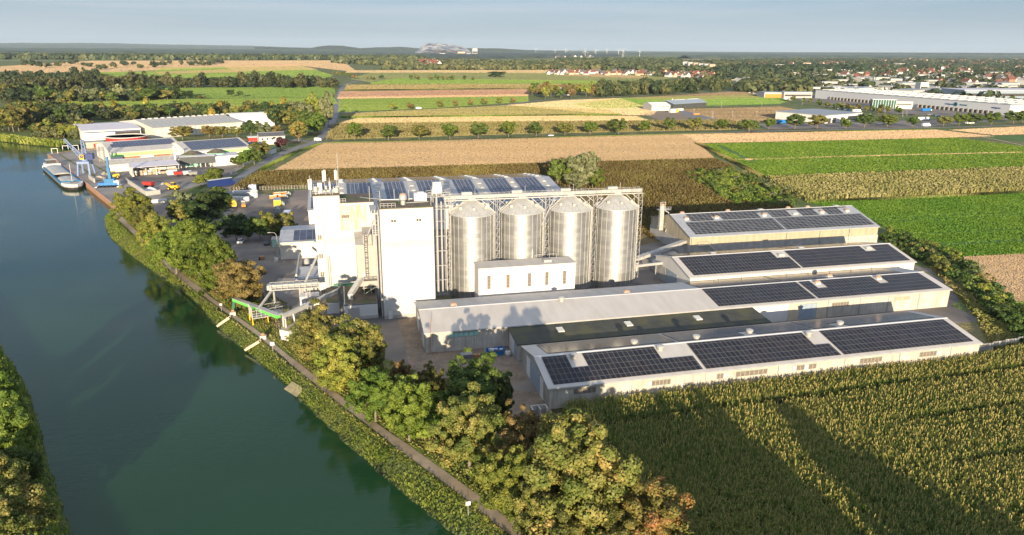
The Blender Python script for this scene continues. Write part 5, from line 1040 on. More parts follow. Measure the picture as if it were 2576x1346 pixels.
def van(label, p, rz, L_=6, H_=2.5, m='car_white', m2='car_white', name='van', cat='van'):
    t = thing(name, label, cat, tuple(p), rz); MB().box(-L_/2, L_/2-1.4, -1.1, 1.1, .55, H_).part('cargo_box', m, t, local=True); MB().extr([(-1.05, .5), (1.05, .5), (1.05, 1.3), (.9, 2.1), (-.9, 2.1), (-1.05, 1.3)], L_/2-1.4, L_/2).part('cab', m2, t, local=True); MB().box(L_/2-.05, L_/2+.03, -.85, .85, 1.3, 1.95).part('windscreen', 'glass', t, local=True)
    for x in (-L_/2+1, L_/2-1): MB().tube((x, -1.12, .45), (x, 1.12, .45), .45, n=12).part('wheel', 'tyre', t, local=True)
    return t
van('blue sided curtain truck trailer parked on the side road', GD('a6', 1230, 1150), math.radians(35), 13, 4.0, 'navy', 'navy', 'truck', 'truck')
MB().box(-6.5, 5.1, -1.15, 1.15, 4.0, 4.08).part('roof', 'white_paint', bpy.data.objects['truck'], local=True)
van('white van driving on the farther country lane', GD('z2', 1652, 792), math.radians(8)); van('white van with trailer stopped at the road junction', GD('z2', 645, 1112), math.radians(-15), 5)
car('dark car turning onto the country road at the junction', GD('z2', 760, 1102, .1), math.radians(-90), 'black'); car('white car driving on the country road past the tree row', GD('z3', 430, 1060, .1), math.radians(-85)); van('white truck at the junction of the industrial estate', GD('z4', 1612, 945), math.radians(0), 8, 3.2)
rc = random.Random(5); carlab = 0
for n_, x0, y0, x1, y1, k, m_ in (('z4', 10, 640, 50, 650, 3, 0), ('z4', 700, 765, 860, 790, 7, 0), ('z4', 1150, 925, 1280, 930, 4, 0), ('z4', 1420, 830, 1490, 835, 4, 1), ('z4', 1640, 830, 1760, 850, 8, 1), ('z4', 1760, 860, 1860, 900, 5, 1), ('z3', 2420, 625, 2560, 655, 9, 0), ('z2', 0, 1200, 30, 1215, 2, 1), ('a6', 1700, 385, 1800, 395, 3, 1)):
    gname = {'z4': 'cars parked on the industrial estate', 'z3': 'cars parked on the lot beyond the brown field', 'z2': 'cars parked by the red annex', 'a6': 'cars parked by the red annex'}[n_]
    for i in range(k):
        f = (i+.5)/k; p_ = GD(n_, x0+(x1-x0)*f, y0+(y1-y0)*f+rc.uniform(-3, 3), .15)
        if carlab == 0: C0 = {}
        mm_ = rc.choice(('car_white', 'car_grey', 'black', 'blue', 'car_white')); nm = {'car_white': 'white', 'car_grey': 'grey', 'black': 'black', 'blue': 'blue'}[mm_]
        if mm_ not in C0: C0[mm_] = car('', p_, 0, mm_); o = C0[mm_]
        else: o = copytree(C0[mm_], tuple(p_))
        o.rotation_euler.z = math.radians(rc.choice((8, 10, 98))); o['group'] = nm+' '+gname; o['label'] = nm+' car among the '+gname[5:]; carlab += 1
for i, (n_, x, y, L_, m_, m2, lb) in enumerate((('z4', 200, 915, 12, 'blue', 'car_white', 'blue box truck parked left of the white dealership'), ('z4', 930, 805, 11, 'car_white', 'car_white', 'white box trailer parked behind the white dealership'), ('z4', 1580, 885, 16, 'car_white', 'blue', 'long white truck with blue cab in front of the grey warehouse'), ('z4', 1615, 795, 14, 'blue', 'car_white', 'blue and white truck docked at the grey warehouse'), ('z4', 2040, 920, 9, 'car_white', 'car_white', 'white caravan under the right roadside trees'), ('z4', 245, 680, 10, 'car_white', 'car_white', 'white truck on the estate road'), ('z4', 285, 690, 10, 'frame_grey', 'car_white', 'grey truck on the estate road'), ('z3', 2500, 600, 8, 'far_wall', 'car_white', 'grey truck on the far car lot'))):
    van(lb, GD(n_, x, y, .15), math.radians(5), L_, 3.4, m_, m2, 'truck', 'truck')
# yard store left of the wide shed
def bag_row(n_, x0, y0, x1, y1, k, m_, h, label, group, name='bale', w_=1.9):
    p0 = None
    for i in range(k):
        f = i/max(1, k-1); p_ = GD(n_, x0+(x1-x0)*f, y0+(y1-y0)*f, .02)
        if p0 is None:
            t = thing(name, label, 'bale', tuple(p_), 0, group); MB().lathe((0, 0, 0), [(w_*.42, 0), (w_*.5, .2), (w_*.5, h-.3), (w_*.4, h)], 10).part('wrap', m_, t, local=True); MB().bar((-w_*.3, 0, h-.04), (w_*.3, 0, h-.04), .06).part('strap', 'steel_dark', t, local=True); p0 = t
        else: copytree(p0, tuple(p_))
bag_row('z6', 1340, 382, 1465, 385, 5, 'bag_white', 1.9, 'white wrapped bale in the front row of the yard store', 'white bales in the front row of the yard store')
bag_row('z6', 1345, 350, 1455, 352, 6, 'bale_grey', 2.1, 'grey green wrapped bale in the second row of the yard store', 'grey bales in the yard store')
bag_row('z6', 1480, 348, 1550, 350, 4, 'bag_white', 2.3, 'white wrapped bale at the right of the yard store', 'white bales at the right of the yard store')
bag_row('z6', 1340, 318, 1550, 312, 8, 'bag_white', 1.7, 'white wrapped bale along the fence of the yard store', 'white bales along the fence')
bag_row('a5', 1990, 1075, 2240, 1060, 9, 'bag_white', 1.5, 'white bulk bag in the row behind the harbour bushes', 'white bulk bags in a row')
t = thing('tall_white_box', 'tall white cube tank standing behind the bales', 'tank', tuple(GD('z6', 1522, 300))); p_ = t.location; MB().box(p_.x-1.6, p_.x+1.6, p_.y-1.3, p_.y+1.3, 0, 3.6).part('body', 'white_paint', t); MB().box(p_.x-.4, p_.x+.4, p_.y-.4, p_.y+.4, 3.6, 3.8).part('lid', 'galv_dull', t)
def drum(label, x, y, m_, m2, txt=None):
    p_ = GD('z6', x, y); t = thing('tank_trailer', label, 'trailer', tuple(p_), math.radians(6)); n_ = 12
    pr_ = [(1.35*math.cos(a_), 2.0+1.3*math.sin(a_)) for a_ in [math.pi*k/n_ for k in range(n_+1)]]; MB().extr([(y_, z_) for y_, z_ in [(1.35, .7)]+pr_+[(-1.35, .7)]][::1], -2, 2).part('body', m_, t, local=True); t.rotation_euler.z = math.radians(96)
    MB().box(-2.1, 2.1, -1.2, 1.2, .3, .7).part('frame', m2, t, local=True)
    for x_ in (-1.2, 1.2): MB().tube((x_, -1.3, .4), (x_, 1.3, .4), .4, n=10).part('wheel', 'tyre', t, local=True)
    if txt: text(txt, 1.5, 'black', t, (-2.05, 0, 1.9), (math.radians(90), 0, math.radians(-90)), 'number', .02, .03)
    return t
drum('blue and yellow tank trailer in the yard store', 1235, 452, 'yellow', 'blue'); MB().box(-2.15, -.3, -1.4, 1.4, .8, 2.2).part('tank', 'blue', bpy.data.objects['tank_trailer'], local=True)
drum('yellow rounded trailer marked 42 in the yard store', 1325, 448, 'yellow', 'steel_dark', '42')
t = thing('forklift', 'orange and white forklift beside the marked yellow trailer', 'forklift', tuple(GD('z6', 1428, 450)), math.radians(96)); MB().box(-1.2, 1.0, -.8, .8, .4, 1.4).part('body', 'orange', t, local=True); MB().box(-.6, .8, -.75, .75, 1.4, 2.6).part('cab', 'window_warm', t, local=True); MB().box(-.8, 1, -.85, .85, 2.6, 2.75).part('cab_roof', 'white_paint', t, local=True); MB().bar((1.2, -.5, .3), (1.2, -.5, 3), .08).bar((1.2, .5, .3), (1.2, .5, 3), .08).part('mast', 'steel_dark', t, local=True)
for x_ in (-.8, .8): MB().tube((x_, -.9, .4), (x_, .9, .4), .4, n=10).part('wheel', 'tyre', t, local=True)
for i, (x, y) in enumerate(((1725, 358), (1765, 345), (1810, 352), (1760, 325), (1820, 322))):
    lb = ['front left', 'middle', 'front right', 'rear left', 'rear right'][i]; t = thing('shovel_attachment', f'{lb} orange machine shovel in the group by the wide shed', 'shovel', tuple(GD('z6', x, y)), math.radians(90+i*7), 'orange machine shovels')
    MB().add([(-1.1, -1.5, 0), (1.1, -1.5, 0), (.7, -1.5, 1.3), (-1.1, -1.5, 1.5), (-1.1, 1.5, 0), (1.1, 1.5, 0), (.7, 1.5, 1.3), (-1.1, 1.5, 1.5)], [(0, 1, 2, 3), (7, 6, 5, 4), (0, 4, 5, 1), (1, 5, 6, 2), (2, 6, 7, 3), (3, 7, 4, 0)]).part('blade', 'orange', t, local=True); MB().bar((-1.2, -1.5, 1.4), (-1.2, 1.5, 1.4), .12).part('top_bar', 'bag_white', t, local=True)
t = thing('yellow_container', 'yellow container with grey top at the edge of the yard store', 'container', tuple(GD('z6', 1768, 440)), math.radians(4)); MB().box(-1.5, 1.5, 0, 6, 0, 2.6).part('body', 'yellow', t, local=True); MB().box(-1.5, 1.5, 0, 6, 2.6, 2.75).part('roof', 'blue_door', t, local=True)
for i, (x, y) in enumerate(((1765, 470), (1770, 495), (1815, 430), (1850, 360), (1880, 330))):
    t = thing('machine_part', ['grey gearbox nearest the yellow container', 'grey gearbox near the flat trailer', 'grey drum right of the yellow container', 'grey cabinet by the shed fence', 'grey cabinet behind the shed fence'][i], 'machinery', tuple(GD('z6', x, y))); MB().box(-1, 1, -.8, .8, 0, 1.3).part('body', 'bale_grey', t, local=True); MB().lathe((0, 0, 1.3), [(.5, 0), (.4, .5)], 10).part('cap', 'galv_dull', t, local=True)
t = thing('flat_trailer', 'flat trailer with pale blue sheet deck near the hedge', 'trailer', tuple(GD('z6', 1838, 545)), math.radians(-6)); MB().box(-1.4, 1.4, -1, 8.5, .7, .95).part('deck', 'car_white', t, local=True)
for y_ in (1, 6): MB().tube((-1.3, y_, .4), (1.3, y_, .4), .4, n=10).part('wheel', 'tyre', t, local=True)
rs = random.Random(9)
for i in range(12):
    p_ = GD('z6', 1120+rs.random()*200, 470+rs.random()*75); heap('pale rubble heap below the tank trailers', p_, rs.uniform(.8, 1.6), rs.uniform(.4, .9), 'concrete', 'rubble_heap', 'rubble', i)['group'] = 'rubble heaps below the tank trailers'
# mesh fence
fn = thing('wire_fence', 'long wire mesh fence between the yard and the brown maize', 'fence', tuple(GD('z6', 1330, 290))); p0 = GD('z6', 1330, 288); p1 = GD('z6', 2080, 268); a_ = MB(); k_ = 26
for i in range(k_+1): q_ = p0.lerp(p1, i/k_); a_.bar(q_, q_+Vector((0, 0, 2)), .05)
a_.part('posts', 'galv_white', fn); a_ = MB()
for z in (.6, 1.3, 1.95): a_.bar(p0+Vector((0, 0, z)), p1+Vector((0, 0, z)), .025)
a_.part('wires', 'galv_white', fn)
# ship loaders on the bank
gl = thing('green_belt_loader', 'bright green belt loader pointing out over the canal bank', 'belt loader', tuple(GD('y5', 600, 560)))
p0 = GD('y5', 740, 590, 3.2); p1 = at('y5', 215, 385, GD('y5', 330, 520)); MB().bar(p0, p1, .55, .35).part('belt_frame', 'green_paint', gl); MB().bar(p0+Vector((.1, .1, .42)), p1+Vector((0, 0, .42)), .6, .08).part('belt_cover', 'galv_white', gl); MB().bar(p1, p1+Vector((-.4, -.3, -2.6)), .22).part('discharge_spout', 'dark_green', gl)
lf = MB(); q0 = GD('y5', 440, 690); 
cage = thing('loading_platform', 'white steel cage platform with yellow front under the green belt loader', 'platform', tuple(q0)); q1 = GD('y5', 720, 640); dd = (q1-q0).normalized(); nn_ = Vector((-dd.y, dd.x, 0))
for a1 in (0, 3.6, 7.4):
    for b1_ in (0, 3.6): lf.bar(q0+dd*a1+nn_*b1_, q0+dd*a1+nn_*b1_+Vector((0, 0, 1.6)), .1)
lf.part('leg', 'yellow', cage); MB().bar(q0+nn_*1.8+Vector((0, 0, 1.6)), q0+dd*7.4+nn_*1.8+Vector((0, 0, 1.6)), 1.8, .1).part('deck', 'galv_dull', cage); lf = MB()
for h in (2.2, 2.8, 3.6):
    lf.bar(q0+Vector((0, 0, h)), q0+dd*7.4+Vector((0, 0, h)), .05); lf.bar(q0+nn_*3.6+Vector((0, 0, h)), q0+nn_*3.6+dd*7.4+Vector((0, 0, h)), .05); lf.bar(q0+Vector((0, 0, h)), q0+nn_*3.6+Vector((0, 0, h)), .05)
for k in range(8): lf.bar(q0+dd*k*1.05+Vector((0, 0, 1.6)), q0+dd*k*1.05+Vector((0, 0, 3.6 if k < 3 else 2.8)), .05)
for k in range(5): lf.bar(q0+nn_*k*.9+Vector((0, 0, 1.6)), q0+nn_*k*.9+Vector((0, 0, 4.4)), .06)
lf.part('cage', 'galv_white', cage); MB().bar(q0+Vector((-.05, 0, 2.7)), q0+nn_*.8+Vector((-.05, 0, 2.7)), .06, 1.1).part('yellow_panel', 'yellow', cage)
for i, (xa, ya, xb, yb) in enumerate(((20, 695, 165, 600), (350, 975, 520, 880))):
    p0 = GD('y5', xa, ya, -1.6); p1 = GD('y5', xb, yb, .5); t = thing('loading_chute', ['wooden loading chute ending at the water nearest the green belt loader', 'wooden loading chute with red motor nearest the white canal sign'][i], 'chute', tuple(p1)); sd = (p1-p0).cross(Vector((0, 0, 1))).normalized()
    MB().bar(p0, p1, .5, .06).part('bed', 'wood', t); MB().bar(p0+sd*.5, p1+sd*.5+Vector((0, 0, .1)), .06, .25).bar(p0-sd*.5, p1-sd*.5+Vector((0, 0, .1)), .06, .25).part('side_board', 'tan_panel', t)
    q_ = GD('y5', xb+40, yb-25, 0); MB().box(q_.x-.7, q_.x+.7, q_.y-.5, q_.y+.5, .1, 1.0).part('frame', 'galv_dull', t); MB().tube(q_+Vector((-.35, 0, 1.25)), q_+Vector((.35, 0, 1.25)), .28, n=12).part('motor', 'rust', t)
def sign(label, n_, x, y, h=2.2, w_=.45, face=None):
    p_ = GD(n_, x, y) if isinstance(n_, str) else n_; t = thing('canal_sign', label, 'sign', tuple(p_)); MB().tube(p_, p_+Vector((0, 0, h)), .05, n=6).part('post', 'galv_white', t); MB().box(p_.x-w_, p_.x+w_, p_.y-.07, p_.y-.03, p_.z+h-.9*w_*2, p_.z+h).part('plate', 'white_paint', t); return t
sign('white canal sign on the grass below the chute with red motor', 'y5', 672, 995); sign('small blue and white canal sign above the upper wooden chute', 'y5', 67, 520, 2.0, .3)
ZS['w2'] = (1000, 1400, 1.904); sign('white canal sign at the path edge near the bottom of the picture', 'w2', 1606, 1200, 2.4, .35)
sign('white road sign on the verge opposite the brown maize', 'a6', 1395, 960, 2.2, .5); sign('white road sign on the verge by the road bushes', 'a6', 1860, 710, 2.2, .5)
t = MB(); p_ = GD('w2', 300, 235, -1.2); t.add([(p_.x-2.6, p_.y-1.2, -2.5), (p_.x+2.6, p_.y-1.2, -2.5), (p_.x+2.4, p_.y+1.0, -2.5), (p_.x-2.4, p_.y+1.0, -2.5), (p_.x-2.4, p_.y-.9, -2.0), (p_.x+2.4, p_.y-.9, -2.05), (p_.x+2.2, p_.y+.8, -1.0), (p_.x-2.2, p_.y+.8, -.95)], [(3, 2, 1, 0), (4, 5, 6, 7), (0, 1, 5, 4), (1, 2, 6, 5), (2, 3, 7, 6), (3, 0, 4, 7)]); o = t.single('stone_landing', 'stone_bank', 'grey stone landing block at the water edge below the path', 'landing'); o.rotation_euler.z = math.radians(-58)
t = thing('plough', 'small rusty brown machine lying in the yard left of the cream shed', 'machine', (-25.5, 229.5, 0)); MB().box(-26.2, -24.8, 229, 230.4, .1, 1.1).part('frame', 'rust', t); MB().tube((-26.4, 228.9, .5), (-26.1, 228.9, .5), .5, n=10).part('wheel', 'tyre', t)
# ------------------------------------------------------------ vegetation
LM = {}
for k, a_, b_, c_ in (('green', (.07, .115, .017), (.13, .18, .026), (.20, .25, .04)), ('lime', (.10, .165, .024), (.175, .25, .035), (.26, .32, .055)), ('olive', (.085, .10, .025), (.18, .175, .042), (.30, .24, .07)),
                      ('yg', (.11, .15, .027), (.22, .245, .042), (.34, .32, .065)), ('brown', (.13, .10, .03), (.24, .17, .06), (.34, .24, .10)), ('ybrown', (.09, .125, .025), (.20, .205, .048), (.42, .30, .10)),
                      ('orange', (.15, .16, .035), (.28, .25, .06), (.56, .25, .09)), ('dark', (.03, .055, .015), (.055, .09, .022), (.09, .13, .035)), ('darkg', (.05, .085, .02), (.10, .15, .028), (.17, .21, .05)),
                      ('willow', (.12, .14, .06), (.19, .21, .10), (.27, .28, .14)), ('poplar', (.22, .20, .035), (.36, .31, .05), (.46, .39, .09)), ('purple', (.07, .025, .03), (.12, .045, .05), (.17, .07, .07)),
                      ('reed', (.11, .165, .026), (.19, .25, .04), (.31, .32, .07)), ('straw', (.33, .245, .125), (.375, .28, .148), (.42, .315, .175)), ('pstraw', (.39, .28, .145), (.43, .315, .17), (.47, .35, .195)), ('soil', (.30, .18, .11), (.36, .225, .145), (.41, .27, .18)), ('soild', (.14, .10, .055), (.18, .13, .07), (.22, .16, .09)), ('mead', (.085, .145, .02), (.12, .18, .028), (.16, .21, .04)), ('meadd', (.12, .155, .05), (.16, .18, .065), (.20, .21, .085)), ('ofield', (.19, .16, .055), (.25, .205, .075), (.30, .25, .10)), ('corn', (.065, .115, .016), (.185, .215, .038), (.44, .34, .13)), ('maize', (.085, .06, .02), (.15, .105, .038), (.20, .17, .05)), ('lmaize', (.24, .25, .075), (.36, .35, .12), (.46, .42, .18)),
                      ('omaize', (.15, .125, .045), (.21, .175, .07), (.26, .22, .10)), ('drygrass', (.12, .16, .035), (.22, .21, .06), (.40, .32, .14)), ('wood_far', (.03, .046, .018), (.068, .086, .03), (.13, .125, .048)), ('beet', (.07, .145, .012), (.10, .175, .015), (.14, .205, .022))):
    LM[k] = leafmat('leaf_'+k, a_, b_, c_, .2 if k not in ('wood_far', 'beet', 'straw', 'pstraw', 'soil', 'soild', 'mead', 'meadd', 'ofield') else 0)
def quads(C, N_, s, rng, asp=1.0):
    """one leafy square per centre C with normal N_"""
    n = len(C); N_ = N_/np.maximum(np.linalg.norm(N_, axis=1, keepdims=True), 1e-6)
    t = rng.normal(size=(n, 3)); t -= (t*N_).sum(1, keepdims=True)*N_; t /= np.maximum(np.linalg.norm(t, axis=1, keepdims=True), 1e-6); b_ = np.cross(N_, t)
    s = s[:, None] if np.ndim(s) else s
    V = np.stack([C-t*s*asp, C-b_*s*.8+N_*s*.15, C+t*s*asp, C+b_*s*.8+N_*s*.15], 1).reshape(-1, 3)
    return V, np.arange(4*n).reshape(n, 4)
def crown(name, seed, ncl, nleaf, ls, R=4.0, zc=6.2, hz=3.8, clr=(.26, .42), taper=0., flat=.0):
    rng = np.random.default_rng(seed); d = rng.normal(size=(ncl, 3)); d /= np.linalg.norm(d, axis=1, keepdims=True); r = rng.uniform(.25, .84, ncl)**.6
    lob = 1+.16*np.sin(np.arctan2(d[:, 1], d[:, 0])*3+seed)+rng.uniform(-.1, .1, ncl)
    c = d*r[:, None]*lob[:, None]*(1+.22*np.sin(d[:, 0:1]*5+seed)*np.cos(d[:, 1:2]*6+seed*2)); c[:, :2] *= (1-taper*np.clip(c[:, 2:3], -1, 1)*.5); cr = rng.uniform(clr[0], clr[1], ncl); ct = rng.uniform(0, 1, ncl)
    k = rng.integers(0, ncl, nleaf); u = rng.normal(size=(nleaf, 3)); u /= np.linalg.norm(u, axis=1, keepdims=True); u += c[k]*.7; u[:, 2] += .15; u /= np.linalg.norm(u, axis=1, keepdims=True)
    p = c[k]+u*(cr[k]*rng.uniform(.45, 1.1, nleaf))[:, None]*np.array([1, 1, .72]); P_ = p*np.array([R, R, hz])+np.array([0, 0, zc]); P_[:, 2] = np.maximum(P_[:, 2], .25)
    nn = u*1.1+rng.normal(size=(nleaf, 3))*.45
    V, F = quads(P_, nn, ls*rng.uniform(.6, 1.25, nleaf), rng); t = np.clip(ct[k]*.45+rng.uniform(0, 1, nleaf)*.38+.18*np.sin(P_[:, 0]*1.1+seed)*np.sin(P_[:, 2]*.9+P_[:, 1]*.7)+.08, 0, 1)
    return npmesh(name, V, F, np.repeat(t, 4))
def trunk(name, seed, r=.22, h=4.6, limbs=5):
    rg = random.Random(seed); m = MB(); m.tube((0, 0, 0), (rg.uniform(-.1, .1), rg.uniform(-.1, .1), h*.55), r, r*.8, 8); m.tube((0, 0, h*.54), (rg.uniform(-.3, .3), rg.uniform(-.3, .3), h*1.2), r*.8, r*.35, 7)
    for i in range(limbs): a_ = 6.283*i/limbs+rg.random(); m.tube((0, 0, h*(.5+.1*i/limbs)), (math.cos(a_)*2.1, math.sin(a_)*2.1, h*1.0+rg.uniform(0, 1.2)), r*.45, r*.15, 6)
    me = m.mesh(name); me.materials.append(M['trunk']); return me
PR = {-1: [crown('crown', 5+i, 190, 52000, .12, zc=5.6, hz=4.7, clr=(.09, .21)) for i in range(3)], 0: [crown('crown', 10+i, 130, 30000, .15, zc=5.5, hz=4.8, clr=(.11, .25)) for i in range(5)], 1: [crown('crown', 30+i, 48, 4200, .38, clr=(.18, .34)) for i in range(5)], 2: [crown('crown', 50+i, 22, 900, .8, clr=(.3, .46)) for i in range(5)],
      'pop': [crown('crown', 70+i, 26, 1000, .6, R=1.7, zc=6.2, hz=5.6, clr=(.3, .45), taper=.5) for i in range(3)], 'bush0': [crown('crown', 80+i, 22, 3600, .2, R=4, zc=3.4, hz=4.6) for i in range(4)], 'bush1': [crown('crown', 90+i, 16, 800, .5, R=4, zc=3.6, hz=5, clr=(.3, .5)) for i in range(4)]}
for v_ in PR.values():
    for me in v_: me.materials.append(LM['green'])
TRK = [trunk('trunk', i) for i in range(3)]
trg = random.Random(77)
def setm(o, m): o.material_slots[0].link = 'OBJECT'; o.material_slots[0].material = m
def tree(label, x, y, h, w, kind, lod=1, group=None, name='tree', z=0.):
    t = thing(name, label, 'tree', (x, y, z), trg.uniform(0, 6.28), group); t.scale = (w/8.6, w/8.6, h/10.4)
    c = link('crown', trg.choice(PR[lod]), None, t); setm(c, LM[kind]); link('trunk', trg.choice(TRK), None, t); return t
def bush(label, x, y, h, w, kind, lod='bush0', group=None, z=0.):
    o = link('bush', trg.choice(PR[lod]), None, None, (x, y, z)); o.rotation_euler.z = trg.uniform(0, 6.28); o.scale = (w/8.6, w/8.6, h/8.4); setm(o, LM[kind]); return tag(o, label, 'bush', group)
def ptree(label, cx, yt, yb, wpx, kind, lod=0, group=None, name='tree', isbush=False):
    b_ = G(cx, yb); dd = math.hypot(b_.x, b_.y); h = hgt(cx, yt, b_); dist = math.hypot(dd, CAMZ); w_ = wpx/FPX*dist
    return (bush if isbush else tree)(label, b_.x, b_.y, h, w_, kind, *( [('bush0' if lod == 0 else 'bush1')] if isbush else [lod]), group=group)
# trees one can point at, nearest first: (label, centre x, top y, base y, width, kind, lod)
NEAR = [('large pale yellow green tree nearest the camera at the maize edge', 1440, 1052, 1400, 285, 'ybrown', -1), ('orange and green tree at the bottom edge by the maize', 1615, 1190, 1440, 230, 'orange', -1), ('green orange speckled tree cut by the bottom edge', 1480, 1240, 1470, 200, 'olive', -1), 
        ('russet topped tree between front hall corner and large pale tree', 1315, 1010, 1240, 135, 'brown', -1), ('yellow brown tree just left of the russet topped tree', 1180, 972, 1200, 180, 'ybrown', -1), ('yellow green tree beside the towpath below the yellow brown tree', 1290, 1130, 1330, 150, 'yg', -1), ('olive tree between the towpath and the large pale tree', 1350, 1190, 1400, 130, 'olive', -1),
        ('dark green tree in front of the yard by the front hall', 1195, 890, 1050, 165, 'darkg', 0), ('small dark tree at the dirt yard edge', 1265, 935, 1060, 60, 'dark', 0), ('thin bare topped olive tree left of the dark green tree', 1085, 915, 1010, 70, 'olive', 0), ('small orange brown tree at the yard edge', 1010, 900, 1000, 55, 'brown', 0),
        ('fresh green tree on the bank below the orange brown tree', 945, 925, 1060, 130, 'green', 0), ('bright green tree above the towpath bend', 1030, 945, 1110, 135, 'green', 0),
        ('broad olive tree in front of the low tower annex', 800, 768, 905, 120, 'olive', 0), ('golden brown tree in front of the left tower foot', 880, 795, 950, 150, 'ybrown', 0), ('olive tree below the golden brown tree', 850, 845, 985, 130, 'yg', 0), ('small olive tree between golden brown tree and yard', 945, 830, 950, 70, 'olive', 0),
        ('round brown chestnut tree beside the conveyor bridge', 610, 645, 772, 122, 'brown', 0), ('deep green tree left of the brown chestnut', 545, 590, 742, 118, 'green', 0), ('tallest rich green tree on the canal bank', 505, 545, 700, 135, 'green', 0), ('lime green tree left of the tallest green tree', 445, 560, 690, 105, 'lime', 0), ('yellowish green tree at the path bend', 395, 535, 640, 85, 'yg', 0),
        ('full yellow green tree at the end of the rusty quay wall', 337, 470, 566, 88, 'yg', 0), ('smaller olive tree right of the quay end tree', 372, 510, 590, 60, 'olive', 0)]
for n_ in NEAR: ptree(*n_)
MID = [('dark spreading tree between harbour yard and yard store', 515, 475, 545, 75, 'dark', 1), ('dark olive tree beside the yard store', 560, 468, 528, 62, 'darkg', 1), ('grey green willow behind the bulk bags', 465, 478, 545, 62, 'willow', 1), ('olive shrub like tree below the grey green willow', 455, 500, 560, 60, 'olive', 1), ('dark tree right of the grey green willow', 492, 500, 560, 70, 'dark', 1),
       ('dark hedge tree at the left end of the car park hedge', 595, 540, 605, 55, 'dark', 1), ('dark hedge tree second in the car park hedge', 625, 545, 606, 55, 'dark', 1), ('dark hedge tree in the middle of the car park hedge', 655, 540, 606, 55, 'darkg', 1), ('yellow green tree rising from the car park hedge', 682, 528, 600, 52, 'yg', 1), ('olive tree at the right end of the car park hedge', 715, 530, 585, 52, 'olive', 1),
       ('round green tree at the harbour yard exit', 538, 418, 466, 52, 'green', 1), ('small yellow green tree left of the round green tree', 506, 436, 468, 40, 'yg', 1), ('green tree nearest the white box building', 612, 378, 420, 40, 'green', 1), ('olive tree by the white box building', 640, 370, 415, 46, 'darkg', 1), ('small round bush like tree beside the side road', 598, 392, 420, 30, 'darkg', 1), ('yellowish tree left of the purple tree', 660, 353, 398, 48, 'olive', 1),
       ('dark purple leaved tree beside the white house', 707, 343, 378, 40, 'purple', 1), ('orange autumn tree behind the white house', 752, 302, 358, 50, 'orange', 1), ('round olive tree in front of the largest cream shed', 460, 314, 352, 55, 'olive', 1), ('brownish tree in front of the cream shed middle', 527, 313, 345, 45, 'brown', 1), ('olive tree right of the brownish tree', 560, 315, 345, 42, 'olive', 1), ('pale olive tree by the cream shed end', 597, 318, 345, 42, 'ybrown', 1), ('dark green tree at the cream shed end', 632, 303, 345, 48, 'dark', 1), ('willow green tree right of the dark green tree', 665, 305, 345, 42, 'willow', 1), ('small pinkish tree beside the orange tree', 695, 312, 345, 30, 'brown', 1),
       ('tall silvery poplar in the clump behind the wide shed', 1462, 376, 480, 75, 'willow', 1), ('rounded green tree left of the silvery poplar', 1402, 400, 472, 50, 'darkg', 1), ('green tree between rounded tree and silvery poplar', 1432, 395, 476, 50, 'green', 1), ('low green tree at the right end of the clump behind the wide shed', 1498, 425, 480, 50, 'green', 1), ('narrow green tree right of the silvery poplar', 1490, 392, 478, 45, 'willow', 1), ('low broad willow at the foot of the silvery poplar', 1450, 425, 482, 70, 'willow', 1),
       ('tall yellow green poplar at the road corner', 800, 228, 318, 55, 'yg', 1), ('tall poplar beside the road nearest the green field', 826, 230, 322, 46, 'willow', 1), ('green tree at the foot of the road poplars', 800, 280, 335, 48, 'green', 1), ('dark green tree leaning over the road', 770, 275, 335, 60, 'darkg', 1), ('green roadside tree in front of the poplars', 792, 293, 340, 46, 'green', 1), ('grey green tree left of the road poplars', 765, 250, 320, 60, 'willow', 1), ('olive tree in front of the left road poplars', 735, 265, 325, 55, 'olive', 1)]
for n_ in MID: ptree(*n_)
# left bank
for n_ in [('lime green tree on the left canal bank at the frame edge', 12, 925, 1110, 110, 'lime', 0), ('dense green tree on the left canal bank', 45, 1000, 1190, 120, 'green', 0), ('deep green tree on the left bank below the dense tree', 70, 1110, 1260, 90, 'darkg', 0), ('golden tree on the left bank at the frame edge', 15, 1120, 1310, 130, 'ybrown', 0), ('yellow orange tree at the bottom left corner', 40, 1215, 1420, 150, 'ybrown', 0), ('dark tree at the top of the left bank row', -15, 880, 1040, 90, 'green', 0)]: ptree(*n_)
